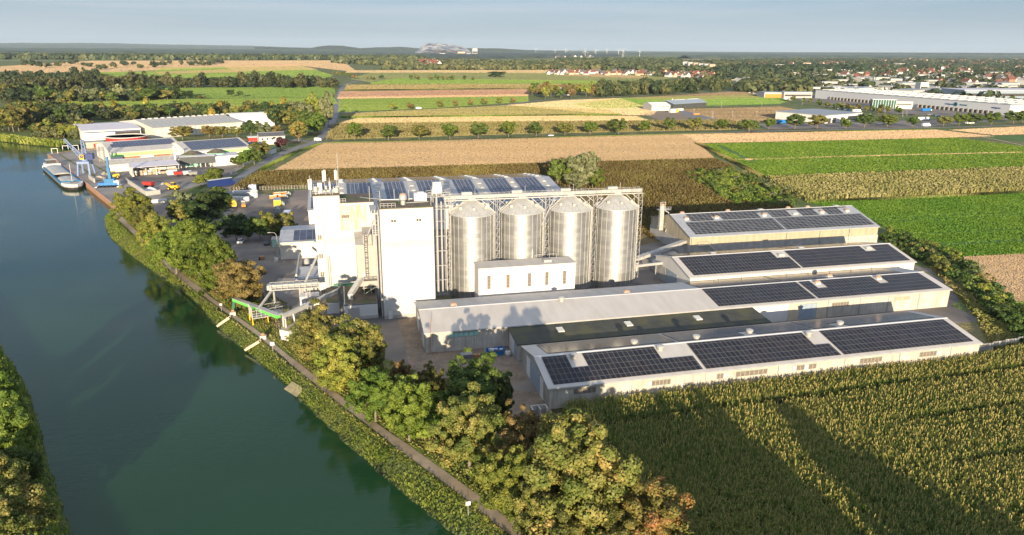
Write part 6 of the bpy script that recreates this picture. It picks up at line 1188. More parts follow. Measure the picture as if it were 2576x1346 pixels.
# the row along the country road
cnt = 0
ords = ['first', 'second', 'third', 'fourth', 'fifth', 'sixth', 'seventh', 'eighth', 'ninth', 'tenth', 'eleventh', 'twelfth', 'thirteenth', 'fourteenth', 'fifteenth', 'sixteenth', 'seventeenth', 'eighteenth', 'nineteenth', 'twentieth', 'twenty-first', 'twenty-second', 'twenty-third', 'twenty-fourth', 'twenty-fifth', 'twenty-sixth', 'twenty-seventh', 'twenty-eighth']
ROW = [('z2', 1010, 1100, 910, 160), ('z2', 1350, 1100, 935, 185), ('z2', 1660, 1095, 935, 165), ('z2', 1968, 1090, 920, 170), ('z2', 2252, 1080, 905, 170), ('z2', 2555, 1068, 900, 180), ('z3', 285, 1060, 910, 155), ('z3', 572, 1050, 912, 165), ('z3', 825, 1045, 900, 140), ('z3', 1110, 1040, 875, 185), ('z3', 1360, 1028, 890, 135), ('z3', 1620, 1015, 875, 130), ('z3', 1878, 1010, 855, 125), ('z3', 2140, 1012, 885, 130), ('z3', 2420, 1015, 880, 190),
       ('z4', 65, 972, 850, 95), ('z4', 320, 970, 812, 180), ('z4', 540, 965, 820, 175), ('z4', 825, 968, 855, 110), ('z4', 1005, 955, 805, 150), ('z4', 1230, 948, 815, 165), ('z4', 1480, 952, 840, 95), ('z4', 1780, 940, 830, 120), ('z4', 1935, 936, 800, 110), ('z4', 2060, 928, 800, 135), ('z4', 2255, 925, 800, 140), ('z4', 2470, 915, 780, 150), ('z4', 2560, 912, 790, 110)]
for i, (n_, cx, yb, yt, w_) in enumerate(ROW):
    X, Yb = D(n_, cx, yb); _, Yt = D(n_, cx, yt); wp = w_/ZS[n_][2]/1.5652
    ptree(f'{ords[i]} roadside tree from the left in the row along the country road', X, Yt, Yb, wp*1.05, ('green', 'darkg', 'olive', 'green', 'darkg')[i % 5], 1, 'trees along the country road')
for i, (n_, cx, yb, yt, w_) in enumerate([('z2', 1392, 805, 725, 66), ('z2', 1567, 795, 725, 70), ('z2', 1872, 775, 700, 75), ('z2', 2025, 765, 700, 55), ('z2', 2173, 758, 680, 60), ('z2', 2310, 750, 672, 70), ('z2', 2467, 740, 668, 60), ('z3', 48, 728, 670, 60)]):
    X, Yb = D(n_, cx, yb); _, Yt = D(n_, cx, yt); ptree(f'{ords[i]} small tree from the left along the farther country lane', X, Yt, Yb, w_/2.55/1.565*1.05, ('yg', 'brown', 'olive', 'brown', 'brown', 'ybrown', 'yg', 'brown')[i], 2, 'trees along the farther lane')
for i, (cx, yb, yt, w_, kd) in enumerate([(797, 455, 408, 40, 'olive'), (850, 460, 408, 45, 'olive'), (895, 470, 420, 40, 'green'), (950, 475, 420, 55, 'green'), (1005, 488, 440, 60, 'brown'), (1132, 492, 458, 30, 'brown'), (1190, 497, 460, 55, 'olive'), (1277, 490, 445, 48, 'dark'), (1580, 495, 438, 45, 'darkg'), (1635, 495, 445, 60, 'olive'), (1775, 497, 455, 50, 'olive'), (1835, 497, 440, 55, 'darkg'), (1893, 497, 450, 40, 'olive'), (1942, 497, 452, 40, 'brown'), (1992, 498, 448, 50, 'darkg'), (2112, 498, 448, 42, 'dark'), (2198, 500, 463, 35, 'olive'), (2440, 470, 412, 190, 'dark')]):
    X, Yb = D('z2', cx, yb); _, Yt = D('z2', cx, yt); ptree(f'{ords[i]} tree from the left in the broken line across the middle fields' if i < 17 else 'broad dark copse standing alone in the far green field', X, Yt, Yb, w_/2.55/1.565, kd, 2, 'trees across the middle fields' if i < 17 else None)
def belt(pts, n, h, w_, kinds, label, group, lod=2, seed=1, pop=0., jit=6., name='tree', catn=None):
    """individual trees along a sight-line strip given by (x, y0, y1) base positions in the picture"""
    rg = random.Random(seed); used = {}
    for i in range(n):
        f = (i+rg.uniform(0, 1))/n*(len(pts)-1); k = min(int(f), len(pts)-2); f -= k; a_, b_ = pts[k], pts[k+1]; g_ = rg.random()
        x = a_[0]+(b_[0]-a_[0])*f; y = (a_[1]+(b_[1]-a_[1])*f)*(1-g_)+(a_[2]+(b_[2]-a_[2])*f)*g_
        p = G(x, y); hh = h*rg.uniform(.75, 1.2); kd = rg.choice(kinds); nm = {'poplar': 'yellow poplar', 'dark': 'dark green tree', 'darkg': 'deep green tree', 'green': 'green tree', 'olive': 'olive tree', 'brown': 'brown tree', 'willow': 'grey green tree', 'yg': 'yellow green tree', 'ybrown': 'golden brown tree', 'lime': 'bright green tree', 'orange': 'orange tinted tree'}[kd]
        if kd == 'poplar': tree(f'{nm} {label}', p.x, p.y, hh*1.02, w_*.62*2.2, kd, 'pop', f'{nm}s {group}', name)
        else: tree(f'{nm} {label}', p.x, p.y, hh, w_*rg.uniform(.8, 1.25), kd, lod, f'{nm}s {group}', name)
belt([(-20, 300, 335), (60, 290, 330), (180, 285, 318)], 22, 17, 15, ['darkg', 'olive', 'olive', 'brown', 'dark'], 'crowding the far canal bend', 'at the far canal bend', 1, 2)
belt([(60, 286, 302), (350, 282, 305), (620, 280, 303), (760, 278, 305)], 66, 11.5, 11, ['dark', 'darkg', 'olive', 'olive', 'ybrown', 'dark', 'poplar'], 'in the belt behind the harbour sheds', 'in the belt behind the harbour sheds', 2, 3)
belt([(620, 300, 322), (700, 296, 325), (760, 292, 322)], 14, 15, 13, ['darkg', 'olive', 'dark', 'brown'], 'between harbour belt and road', 'between harbour belt and road', 2, 4)
belt([(90, 324, 345), (170, 328, 348), (235, 336, 350)], 14, 9, 10, ['olive', 'yg', 'darkg'], 'on the wild bank left of the sheds', 'on the wild bank', 2, 5)
belt([(0, 246, 256), (150, 250, 262), (330, 247, 256), (440, 246, 252)], 34, 17, 16, ['darkg', 'dark', 'olive', 'willow'], 'between the two bright meadows', 'between the bright meadows', 2, 6)
for i, (cx, yb, yt, w_, kd) in enumerate([(1340, 690, 600, 110, 'dark'), (1420, 690, 600, 110, 'dark'), (1600, 690, 600, 60, 'willow'), (1690, 692, 625, 100, 'dark'), (1780, 690, 610, 90, 'dark'), (1880, 690, 600, 130, 'dark'), (2010, 690, 645, 110, 'olive'), (2320, 665, 592, 80, 'dark'), (2415, 670, 605, 60, 'darkg')]):
    X, Yb = D('z1', cx, yb); _, Yt = D('z1', cx, yt); ptree(f'{ords[i]} round tree from the left on the edge between the meadows', X, Yt, Yb, w_/2.55/1.565, kd, 2, 'round trees on the meadow edge')
FARB = [([(60, 286, 302), (350, 283, 305), (620, 281, 304), (780, 278, 308)], 120, 9.5, 6, 'dark undergrown wood behind the harbour sheds', 0, .55), ([(-20, 296, 330), (120, 290, 325), (200, 292, 318)], 34, 14, 7, 'dense growth at the far canal bend', .1, .7), ([(0, 246, 256), (150, 250, 260), (330, 247, 255), (440, 246, 252)], 50, 14, 8, 'undergrown wood between the bright meadows', 0, .6), ([(90, 324, 348), (170, 328, 350), (225, 332, 348)], 26, 6, 5, 'wild shrubs on the bank left of the sheds', .3, 1),
 ([(20, 222, 238), (200, 220, 226), (420, 218, 222), (640, 217, 221), (840, 218, 224)], 70, 22, 11, 'tall grey green tree row beyond the first meadow', .2, .95),
 ([(0, 196, 225), (130, 200, 222), (260, 185, 210)], 44, 20, 11, 'dark wood at the left edge', 0, .5), ([(60, 160, 172), (260, 160, 176), (480, 160, 168), (560, 158, 162)], 34, 17, 11, 'trees scattered over the far left fields', 0, .6),
 ([(1500, 232, 246), (1640, 222, 240), (1830, 214, 231)], 95, 19, 9, 'wood between lane and town', .1, 1)]
if 0: belt([(20, 222, 238), (200, 220, 226), (420, 218, 222), (640, 217, 221), (840, 218, 224)], 62, 22, 20, ['willow', 'willow', 'darkg', 'olive', 'dark'], 'in the tall row beyond the first meadow', 'in the tall row beyond the first meadow', 2, 7)
if 0: belt([(0, 196, 225), (130, 200, 222), (260, 185, 210)], 34, 20, 20, ['dark', 'darkg', 'olive'], 'in the dark wood at the left edge', 'in the dark wood at the left edge', 2, 8)
if 0: belt([(60, 160, 172), (260, 160, 176), (480, 160, 168), (560, 158, 162)], 26, 17, 22, ['darkg', 'dark', 'olive'], 'scattered over the far left fields', 'scattered over the far left fields', 2, 9)
belt([(1335, 232, 252), (1500, 232, 246)], 26, 15, 13, ['darkg', 'olive', 'brown', 'yg'], 'in the grove round the red roofed house', 'in the grove round the red roofed house', 2, 10)
if 0: belt([(1500, 232, 246), (1640, 222, 240), (1830, 214, 231)], 52, 20, 16, ['darkg', 'olive', 'dark', 'willow', 'brown'], 'in the wood between lane and town', 'in the wood between lane and town', 2, 12)
belt([(1990, 252, 258), (2140, 274, 282), (2260, 286, 292)], 16, 8, 7, ['darkg', 'olive'], 'planted in front of the grey warehouse', 'in front of the grey warehouse', 2, 13)
# scrub between halls and fields, hedges
PN = np.array(PATH)
def offpath(X, Y, d):
    X = np.asarray(X); Y = np.asarray(Y); m = np.full(len(X), 1e9)
    for a_, b_ in zip(PN[:-1], PN[1:]):
        ab = b_-a_; t_ = np.clip(((X-a_[0])*ab[0]+(Y-a_[1])*ab[1])/max(ab@ab, 1e-9), 0, 1); m = np.minimum(m, np.hypot(X-a_[0]-t_*ab[0], Y-a_[1]-t_*ab[1]))
    return m > d
def scrub(label, group, poly, n, h, kinds, lod='bush1', seed=1, w_=1.0):
    rng = np.random.default_rng(seed); X, Y = scatter(poly, n, rng); rg = random.Random(seed); k_ = offpath(X, Y, 4.6); X, Y = X[k_], Y[k_]
    for x, y in zip(X, Y): hh = h*rg.uniform(.6, 1.3); kd = rg.choice(kinds); bush(f'{ {"dark": "dark", "darkg": "deep green", "green": "green", "olive": "olive", "yg": "yellow green", "willow": "grey green", "brown": "brown", "reed": "pale", "drygrass": "straw coloured", "lime": "bright green", "ybrown": "golden", "orange": "orange"}[kd]} {label}', float(x), float(y), hh, hh*rg.uniform(1.2, 1.9)*w_, kd, lod, f'{kd} {group}')
gp = lambda *a: [tuple(G(x, y)[:2]) for x, y in a]
scrub('bush in the thicket behind the timber clad hall', 'bushes in the thicket', gp((1720, 440), (1830, 422), (1990, 500), (1995, 522), (1850, 520)), 34, 3.0, ['darkg', 'yg', 'olive', 'willow', 'darkg'], seed=2)
scrub('bush beside the light green maize corner', 'bushes by the light maize', gp((1830, 425), (1990, 490), (2010, 515), (1930, 470)), 12, 2.8, ['willow', 'drygrass', 'olive'], seed=3)
scrub('bush along the track end of the solar halls', 'bushes along the track', gp((2215, 590), (2290, 605), (2420, 660), (2576, 790), (2650, 880), (2576, 870), (2470, 760), (2330, 660), (2230, 615)), 48, 3.0, ['dark', 'darkg', 'yg', 'willow', 'drygrass', 'olive'], seed=4)
scrub('bush on the bank between towpath and yard', 'bushes on the bank between towpath and yard', gp((360, 560), (430, 590), (560, 710), (640, 770), (700, 850), (760, 900), (700, 860), (560, 760), (440, 670), (380, 620)), 24, 3.6, ['lime', 'yg', 'olive', 'darkg'], 'bush0', seed=5)
scrub('bush at the foot of the trees above the towpath', 'bushes above the towpath', gp((720, 840), (960, 950), (1100, 1020), (1250, 1120), (1420, 1300), (1400, 1340), (1300, 1280), (1100, 1140), (960, 1040), (820, 940)), 45, 3.4, ['lime', 'green', 'yg', 'olive', 'lime'], 'bush0', seed=6)
scrub('bush in the strip between trees and dirt yard', 'bushes in the strip by the dirt yard', gp((960, 940), (1080, 960), (1240, 1060), (1330, 1080), (1300, 1150), (1150, 1060), (1000, 990)), 16, 3.4, ['olive', 'darkg', 'ybrown', 'brown'], 'bush0', seed=7)
scrub('bush between harbour yard and yard store', 'bushes between harbour and yard store', gp((430, 530), (560, 500), (600, 510), (620, 560), (580, 600), (500, 575), (420, 560)), 18, 3.6, ['dark', 'darkg', 'olive', 'dark'], 'bush0', seed=8)
scrub('bush in the car park hedge', 'bushes in the car park hedge', gp((580, 580), (700, 575), (740, 560), (745, 580), (700, 600), (600, 606)), 22, 3.4, ['dark', 'darkg', 'dark'], 'bush0', seed=9)
scrub('bush on the left canal bank', 'bushes on the left canal bank', gp((-40, 860), (30, 920), (70, 1010), (110, 1110), (60, 1346), (-60, 1346), (-60, 1000)), 14, 3.0, ['darkg', 'green', 'lime'], 'bush0', seed=10)
UNDER = [('undergrowth', gp((1720, 440), (1830, 422), (1990, 500), (1995, 522), (1850, 520)), 60, 2.6, 2.3, 'green undergrowth filling the thicket', 'green'), ('undergrowth', gp((2215, 590), (2290, 605), (2420, 660), (2576, 790), (2650, 880), (2576, 870), (2470, 760), (2330, 660), (2230, 615)), 150, 2.3, 2.2, 'undergrowth along the track beside the halls', 'darkg'),
 ('undergrowth', gp((720, 840), (960, 950), (1100, 1020), (1250, 1120), (1420, 1300), (1400, 1340), (1300, 1280), (1100, 1140), (960, 1040), (820, 940)), 110, 2.6, 2.0, 'bright undergrowth below the trees above the towpath', 'lime'), ('undergrowth', gp((430, 530), (560, 500), (620, 560), (580, 600), (500, 575), (420, 560)), 50, 3, 2.4, 'dark undergrowth between harbour and yard store', 'dark'),
 ('undergrowth', gp((360, 560), (430, 590), (560, 700), (640, 765), (700, 850), (760, 900), (690, 850), (560, 750), (440, 665), (380, 620)), 70, 2.6, 2.0, 'undergrowth between towpath and yard', 'yg')]
# bank growth: dense between path and water
def along(line, n, d0, d1, rng):
    P = np.array(line); seg = np.linalg.norm(np.diff(P, axis=0), axis=1); cum = np.concatenate([[0], np.cumsum(seg)]); s = rng.uniform(0, cum[-1], n); k = np.clip(np.searchsorted(cum, s)-1, 0, len(seg)-1)
    f = (s-cum[k])/seg[k]; p = P[k]+(P[k+1]-P[k])*f[:, None]; d = (P[k+1]-P[k])/seg[k][:, None]; nn = np.stack([d[:, 1], -d[:, 0]], 1); o = rng.uniform(d0, d1, n); return p[:, 0]+nn[:, 0]*o, p[:, 1]+nn[:, 1]*o, o
def blades(name, X, Y, Z, h, w_, mt, label, seed=1, lean=.35, k=1, catn='plants', kindtint=None):
    rng = np.random.default_rng(seed); n = len(X); X = np.repeat(X, k); Y = np.repeat(Y, k); Z = np.repeat(Z, k); n = len(X)
    a_ = rng.uniform(0, 6.28, n); hh = h*rng.uniform(.55, 1.25, n); ww = w_*rng.uniform(.6, 1.3, n); l_ = lean*hh; b_ = rng.uniform(0, 6.28, n)
    X = X+rng.normal(0, w_*.5, n); Y = Y+rng.normal(0, w_*.5, n)
    ca, sa = np.cos(a_)*ww/2, np.sin(a_)*ww/2; dx, dy = np.cos(b_)*l_, np.sin(b_)*l_
    V = np.stack([np.stack([X-ca, Y-sa, Z], 1), np.stack([X+ca, Y+sa, Z], 1), np.stack([X+ca*.7+dx, Y+sa*.7+dy, Z+hh], 1), np.stack([X-ca*.7+dx, Y-sa*.7+dy, Z+hh*.93], 1)], 1).reshape(-1, 3)
    pt = .5+.5*np.sin(X*.11+seed)*np.cos(Y*.09+seed*2); t = np.clip(pt*.35+rng.uniform(0, 1, n)*.6, 0, 1)
    o = link(name, npmesh(name, V, np.arange(4*n).reshape(n, 4), np.repeat(t, 4)), LM[mt]); return tag(o, label, None, None, 'stuff')
rng = np.random.default_rng(3)
X, Y, O = along(W_right[12:], 30000, .2, 5.2, rng); Zb = np.where(O < 3.4, -2.2+2.2*(np.clip(O, 0, 3.4)/3.4)**.75, 0)-.1
m_ = (Y > 128) | (O < 2.4) | (rng.random(len(X)) < .35); m_ &= ~((Y > 128) & (Y < 176) & (O > 1.2) & (rng.random(len(X)) < .9))
m_ &= offpath(X, Y, 1.9)
X2, Y2, O2 = along(W_right[12:], 110000, .1, 8.5, rng); Z2 = np.where(O2 < 3.4, -2.2+2.2*(np.clip(O2, 0, 3.4)/3.4)**.75, 0); k_ = offpath(X2, Y2, 1.15)
blades('grass', X2[k_], Y2[k_], Z2[k_]-.05, .2, .16, 'reed', 'short sunlit grass on the bank beside the towpath', 44)
m_ &= (rng.random(len(X)) < .5) & (np.sin(Y*.35)+np.sin(Y*.13+2) > -.3)
blades('reeds', X[m_], Y[m_], Zb[m_], .62, .24, 'reed', 'yellow green reeds and tall grass along the canal bank', 4)
X, Y, O = along(W_left[10:], 12000, .2, 4.5, rng); Zb = np.where(O < 3.4, -2.2+2.2*(np.clip(O, 0, 3.4)/3.4)**.75, 0)-.1; blades('reeds', X, Y, Zb, .9, .3, 'reed', 'grass on the left canal bank', 5)
X, Y, O = along(W_far, 9000, .2, 7, rng); blades('reeds', X, Y, np.where(O < 4, -2+O*.5, 0), 2.2, 1.2, 'reed', 'reeds on the far canal bank', 6)
X, Y, O = along(PATH[20:], 30000, -14, 1.9, rng); m_ = (np.abs(O) > 1.3) & (Y > 60); wl = np.array(W_right)
blades('grass', X[m_], Y[m_], X[m_]*0, .35, .28, 'drygrass', 'dry grass beside the towpath', 7, .5)
rg = random.Random(21)
X, Y, O = along(W_right[12:], 110, .6, 4.0, np.random.default_rng(8))
for x, y, o_ in zip(X, Y, O):
    if 126 < y < 178 and rg.random() < .85: continue
    if rg.random() < .6: continue
    kd = rg.choice(['reed', 'lime', 'olive', 'yg', 'green']); nm = {'reed': 'pale yellow', 'lime': 'bright green', 'olive': 'olive', 'yg': 'yellow green', 'green': 'green'}[kd]
    h_ = rg.uniform(1.2, 2.1)
    if offpath([x], [y], 3.0)[0]: bush(f'{nm} bush on the canal bank below the towpath', float(x), float(y), h_, h_*rg.uniform(1.1, 1.7), kd, 'bush0', f'{nm} bushes on the canal bank below the towpath', -1.0)
# maize in front: every plant has arching leaves and a straw coloured tassel
def maize(name, poly, n, h, label, seed, mt='corn', L_=.72, nl=9):
    rng = np.random.default_rng(seed); X, Y = scatter(poly, n, rng); k_ = (np.abs(Y-(106.5+(X-110)*.02)) > .8) & ((np.abs(Y-94) > .7) | (X < 96)) & ((np.abs(Y-80.5) > .7) | (X < 92)); X, Y = X[k_], Y[k_]; Y = np.round(Y/.75)*.75+rng.normal(0, .07, len(Y)); n = len(X); hp = h*rng.uniform(.88, 1.1, n)*(1+.06*np.sin(X*.2)*np.cos(Y*.17))
    tp = rng.uniform(0, .35, n)+.22*(.5+.5*np.sin(X*.13+1)*np.sin(Y*.11)); Vs = []; Ts = []
    for j in range(nl):
        a_ = rng.uniform(0, 6.28, n); z0 = hp*(.3+.6*j/nl)*rng.uniform(.9, 1.1, n); l_ = L_*rng.uniform(.7, 1.2, n); w_ = .062*rng.uniform(.7, 1.4, n); dx, dy = np.cos(a_), np.sin(a_); px, py = -dy*w_, dx*w_
        p0 = np.stack([X, Y, z0], 1); p1 = p0+np.stack([dx*l_*.5, dy*l_*.5, l_*.55], 1); p2 = p0+np.stack([dx*l_, dy*l_, l_*rng.uniform(.0, .35, n)], 1); s = np.stack([px, py, px*0], 1)
        Vs.append(np.stack([p0-s*.6, p0+s*.6, p1+s, p1-s], 1).reshape(-1, 3)); Vs.append(np.stack([p1-s, p1+s, p2+s*.3, p2-s*.3], 1).reshape(-1, 3)); tt_ = np.clip(tp+rng.uniform(-.1, .45, n)-(j/nl)*.12, 0, 1); Ts += [np.repeat(tt_, 4)]*2
    a_ = rng.uniform(0, 3.14, n); s = np.stack([np.cos(a_)*.07, np.sin(a_)*.07, a_*0], 1); p0 = np.stack([X, Y, hp*.86], 1); p1 = np.stack([X+rng.normal(0, .08, n), Y+rng.normal(0, .08, n), hp*1.14], 1)
    Vs.append(np.stack([p0-s*.4, p0+s*.4, p1+s, p1-s], 1).reshape(-1, 3)); Ts.append(np.repeat(rng.uniform(.62, .95, n), 4))
    V = np.concatenate(Vs); o = link(name, npmesh(name, V, np.arange(len(V)).reshape(-1, 4), np.concatenate(Ts)), LM[mt]); return tag(o, label, None, None, 'stuff')
maize('maize', [(38, 113.6), (134, 114.2), (150, 117), (162, 121), (200, 118), (175, 60), (110, 48), (56, 56), (41, 76), (36, 92), (36, 104)], 44000, 2.3, 'tall green maize crop with straw tassels in front of the nearest hall', 31)
def offline(X, Y, line, d):
    a_, b_ = np.array(line[0][:2]), np.array(line[1][:2]); ab = b_-a_; t_ = np.clip(((X-a_[0])*ab[0]+(Y-a_[1])*ab[1])/(ab@ab), 0, 1); return np.hypot(X-a_[0]-t_*ab[0], Y-a_[1]-t_*ab[1]) > d
def fieldblades(name, poly, n, h, w_, mt, label, seed):
    rng = np.random.default_rng(seed); X, Y = scatter(poly, n, rng)
    if name == 'crop':
        for ln_ in TRAM: k_ = offline(X, Y, ln_, .8 if seed == 45 else 1.3); X, Y = X[k_], Y[k_]
    if 1: blades(name, X, Y, X*0, h, w_, mt, label, seed, .4)
fieldblades('maize', gp(*[(575, 480), (650, 434), (1500, 410), (1800, 402), (1850, 425), (1760, 445), (1830, 510), (1990, 520), (1995, 540), (1850, 545), (1640, 600), (1560, 560), (1480, 470), (1100, 455), (785, 472)]), 70000, 1.3, .6, 'maize', 'brown withering maize behind the wide shed', 41)
fieldblades('maize', gp(*LMAIZE), 34000, 2.0, .85, 'lmaize', 'light yellow green maize strip', 42)
fieldblades('maize', gp((820, 350), (1300, 336), (1900, 324), (1835, 303), (1640, 306), (1200, 309), (850, 314)), 34000, 1.5, 1.1, 'omaize', 'olive maize strip behind the roadside trees', 43)
fieldblades('crop', gp(*BEET1), 80000, .36, .9, 'beet', 'bright green leafy crop beyond the light maize', 44)
fieldblades('crop', gp(*BEET2), 90000, .34, .6, 'beet', 'bright green leafy crop right of the timber clad hall', 45)
fieldblades('grass', gp((2215, 590), (2290, 605), (2420, 660), (2576, 790), (2650, 880), (2500, 880), (2460, 800), (2330, 660), (2230, 615)), 16000, .8, .7, 'drygrass', 'rough grass along the track beside the halls', 46)
fieldblades('grass', gp((1720, 440), (1830, 422), (1990, 500), (1995, 522), (1850, 520)), 8000, 1.0, .9, 'reed', 'rough growth in the thicket', 47)
CV = {'stubble': ('straw', 'stubble', .15), 'stubble_pale': ('pstraw', 'stubble', .15), 'ploughed': ('soil', 'clods', .14), 'ploughed_dark': ('soild', 'clods', .14), 'tilled': ('pstraw', 'clods', .14), 'meadow': ('mead', 'grass', .16), 'meadow_dull': ('meadd', 'grass', .16), 'olive_field': ('ofield', 'stubble', .25)}
def cover():
    for i, (pl, m, z) in enumerate(FIELDS):
        if m not in CV: continue
        mt_, nm, h = CV[m]; rng = np.random.default_rng(100+i); A = abs(sum(pl[k][0]*pl[(k+1) % len(pl)][1]-pl[(k+1) % len(pl)][0]*pl[k][1] for k in range(len(pl))))/2
        cx, cy = sum(p[0] for p in pl)/len(pl), sum(p[1] for p in pl)/len(pl); d = math.hypot(cx, cy); w_ = max(.35, d*.0016); h = h*max(1, (d/600)**.6); foot = w_*h*d/CAMZ; n = int(min(100000, max(800, A/foot*1.8))); X, Y = scatter(pl, n, rng)
        n = len(X); a_ = rng.normal(-.24, .45, n); hh = h*rng.uniform(.7, 1.2, n); ww = w_*rng.uniform(.5, 1.3, n); ca, sa = np.cos(a_)*ww/2, np.sin(a_)*ww/2; l_ = rng.normal(0, .35, n)*hh; dy = np.abs(rng.normal(.5, .3, n))*hh
        V = np.stack([np.stack([X-ca, Y-sa, X*0+z], 1), np.stack([X+ca, Y+sa, X*0+z], 1), np.stack([X+ca*.8+l_, Y+sa*.8+dy, z+hh], 1), np.stack([X-ca*.8+l_, Y-sa*.8+dy, z+hh*.95], 1)], 1).reshape(-1, 3)
        pt = .5+.22*np.sin(Y*.9+np.sin(X*.02)*2)+.2*np.sin(X*.013+i)*np.sin(Y*.021+X*.004)+.18*np.sin(Y*.14+X*.02); t = np.clip(pt*.9+rng.uniform(-.05, .15, n), 0, 1)
        tag(link(nm, npmesh(nm, V, np.arange(4*n).reshape(n, 4), np.repeat(t, 4)), LM[mt_]), {'straw': 'pale tan stubble standing on the field', 'pstraw': 'light straw stubble standing on the field', 'soil': 'reddish clods on the ploughed field', 'soild': 'dark brown clods on the ploughed field', 'mead': 'bright green meadow grass', 'meadd': 'dull green meadow grass', 'ofield': 'olive stubble on the far field'}[mt_], None, None, 'stuff')
cover()
def margin(label, pts, n, h, w_, mt, spread, seed):
    X, Y, O = along([tuple(G(x, y)[:2]) for x, y in pts], n, -spread, spread, np.random.default_rng(seed)); blades('grass', X, Y, X*0, h, w_, mt, label, seed, .5)
margin('straw coloured margin below the light maize', [(2030, 508), (2300, 498), (2700, 478)], 5000, .9, .9, 'drygrass', 1.6, 51)
margin('rough margin between stubble and brown maize', [(682, 432), (1100, 421), (1500, 409), (1800, 401)], 5000, .8, .9, 'reed', 1.2, 52)
margin('rough margin left of the bright green crop', [(1757, 361), (1840, 404), (1927, 450)], 3500, .9, .9, 'drygrass', 2.0, 53)
margin('grass verge of the country road', [(820, 360), (1300, 348), (1720, 337), (2350, 326)], 7000, .5, 1.0, 'reed', 1.6, 54)
margin('grass verge beside the harbour road', [(600, 468), (660, 424), (740, 384), (805, 362)], 4000, .5, .8, 'reed', 1.8, 55)
margin('tall margin in front of the pink stubble strip', [(860, 296), (1278, 292), (1560, 289)], 5000, 1.2, 1.6, 'lime', 1.6, 56)
margin('dark margin under the far brown field', [(866, 227), (1340, 223)], 3000, 1.2, 2.0, 'olive', 2.5, 57)
# belt that carries on past the picture edge behind the camera, its shadow lies over the maize
for i, (x, y, h_, w_) in enumerate([(39.5, 57, 12.6, 7.5), (44, 58, 12, 9), (48.5, 55.5, 11.8, 8), (42, 49, 14.5, 9), (54.6, 54.4, 11.6, 6.5), (47.5, 45, 15, 10), (51.5, 38, 16.5, 9.5), (53, 31, 15.5, 8.5), (54, 24, 14.5, 8.5), (55, 17, 14, 8.5), (56, 10, 14, 8.5), (57.5, 3, 14, 8.5), (59.5, -5, 14, 9), (66.3, 38.6, 16.2, 6.5), (67, 30, 14.8, 8), (67.5, 22, 15.6, 8), (69, 14, 16, 8.5), (71, 8, 15.6, 8), (73, 1, 16, 8.5), (75, -6, 16, 9), (78, -13, 16, 9), (81, -21, 16, 10), (85, -30, 16, 10)]):
    tree('tree of the canal belt continuing past the bottom edge', x, y, h_, w_, 'olive', 1, 'canal belt trees past the bottom edge')
# ------------------------------------------------------------ far woods
def woods(name, poly, n, h, r, label, seed, mt='wood_far', nq=26, tb=(0, .75)):
    rng = np.random.default_rng(seed); X, Y = scatter(poly, n, rng); n = len(X); hh = h*rng.uniform(.7, 1.2, n); rr = r*rng.uniform(.7, 1.3, n); ct = rng.uniform(tb[0], tb[1], n)
    k = np.repeat(np.arange(n), nq); u = rng.normal(size=(len(k), 3)); u[:, 2] = np.abs(u[:, 2])*1.0-.1; u /= np.linalg.norm(u, axis=1, keepdims=True)
    C = np.stack([X[k]+u[:, 0]*rr[k], Y[k]+u[:, 1]*rr[k], hh[k]*.42+u[:, 2]*hh[k]*.55], 1); low = rng.random(len(k)) < .2; C[low, 2] *= .4
    V, F = quads(C, u+rng.normal(size=u.shape)*.3, rr[k]*rng.uniform(.28, .5, len(k)), rng); t = np.clip(ct[k]+rng.uniform(-.12, .25, len(k)), 0, 1)
    return tag(link(name, npmesh(name, V, F, np.repeat(t, 4)), LM[mt]), label, None, None, 'stuff')
def beltmass(pts, n, h, r, label, t0, t1, seed, nq=420, ls=.16, mt='wood_far', name='woods'):
    rg = random.Random(seed); rng = np.random.default_rng(seed); PX = []
    for i in range(n):
        f = (i+rg.random())/n*(len(pts)-1); k = min(int(f), len(pts)-2); f -= k; a_, b_ = pts[k], pts[k+1]; g_ = rg.random(); p = G(a_[0]+(b_[0]-a_[0])*f, (a_[1]+(b_[1]-a_[1])*f)*(1-g_)+(a_[2]+(b_[2]-a_[2])*f)*g_); PX.append((p.x, p.y))
    clumps(name, PX, h, r, label, t0, t1, seed, nq, ls, mt)
def clumps(name, PX, h, r, label, t0, t1, seed, nq=420, ls=.16, mt='wood_far', zb=0.):
    rng = np.random.default_rng(seed); Vs = []; Ts = []
    for x, y in PX:
        nc = 14; d = rng.normal(size=(nc, 3)); d /= np.linalg.norm(d, axis=1, keepdims=True); c = d*rng.uniform(.3, .75, (nc, 1)); k = rng.integers(0, nc, nq); u = rng.normal(size=(nq, 3)); u /= np.linalg.norm(u, axis=1, keepdims=True); u += c[k]*.8; u /= np.linalg.norm(u, axis=1, keepdims=True)
        p = c[k]+u*rng.uniform(.2, .42, (nq, 1)); hh = h*rng.uniform(.7, 1.2); rr = r*rng.uniform(.75, 1.25); P_ = p*np.array([rr, rr, hh*.5])+np.array([x, y, hh*.5+zb]); P_[:, 2] = np.maximum(P_[:, 2], zb+.2)
        V, F = quads(P_, u+rng.normal(size=u.shape)*.4, rr*ls*rng.uniform(.6, 1.3, nq), rng); Vs.append(V); ct = rng.uniform(t0, t1); Ts.append(np.repeat(np.clip(ct+rng.uniform(-.2, .25, nq), 0, 1), 4))
    V = np.concatenate(Vs); return tag(link(name, npmesh(name, V, np.arange(len(V)).reshape(-1, 4), np.concatenate(Ts)), LM[mt]), label, None, None, 'stuff')
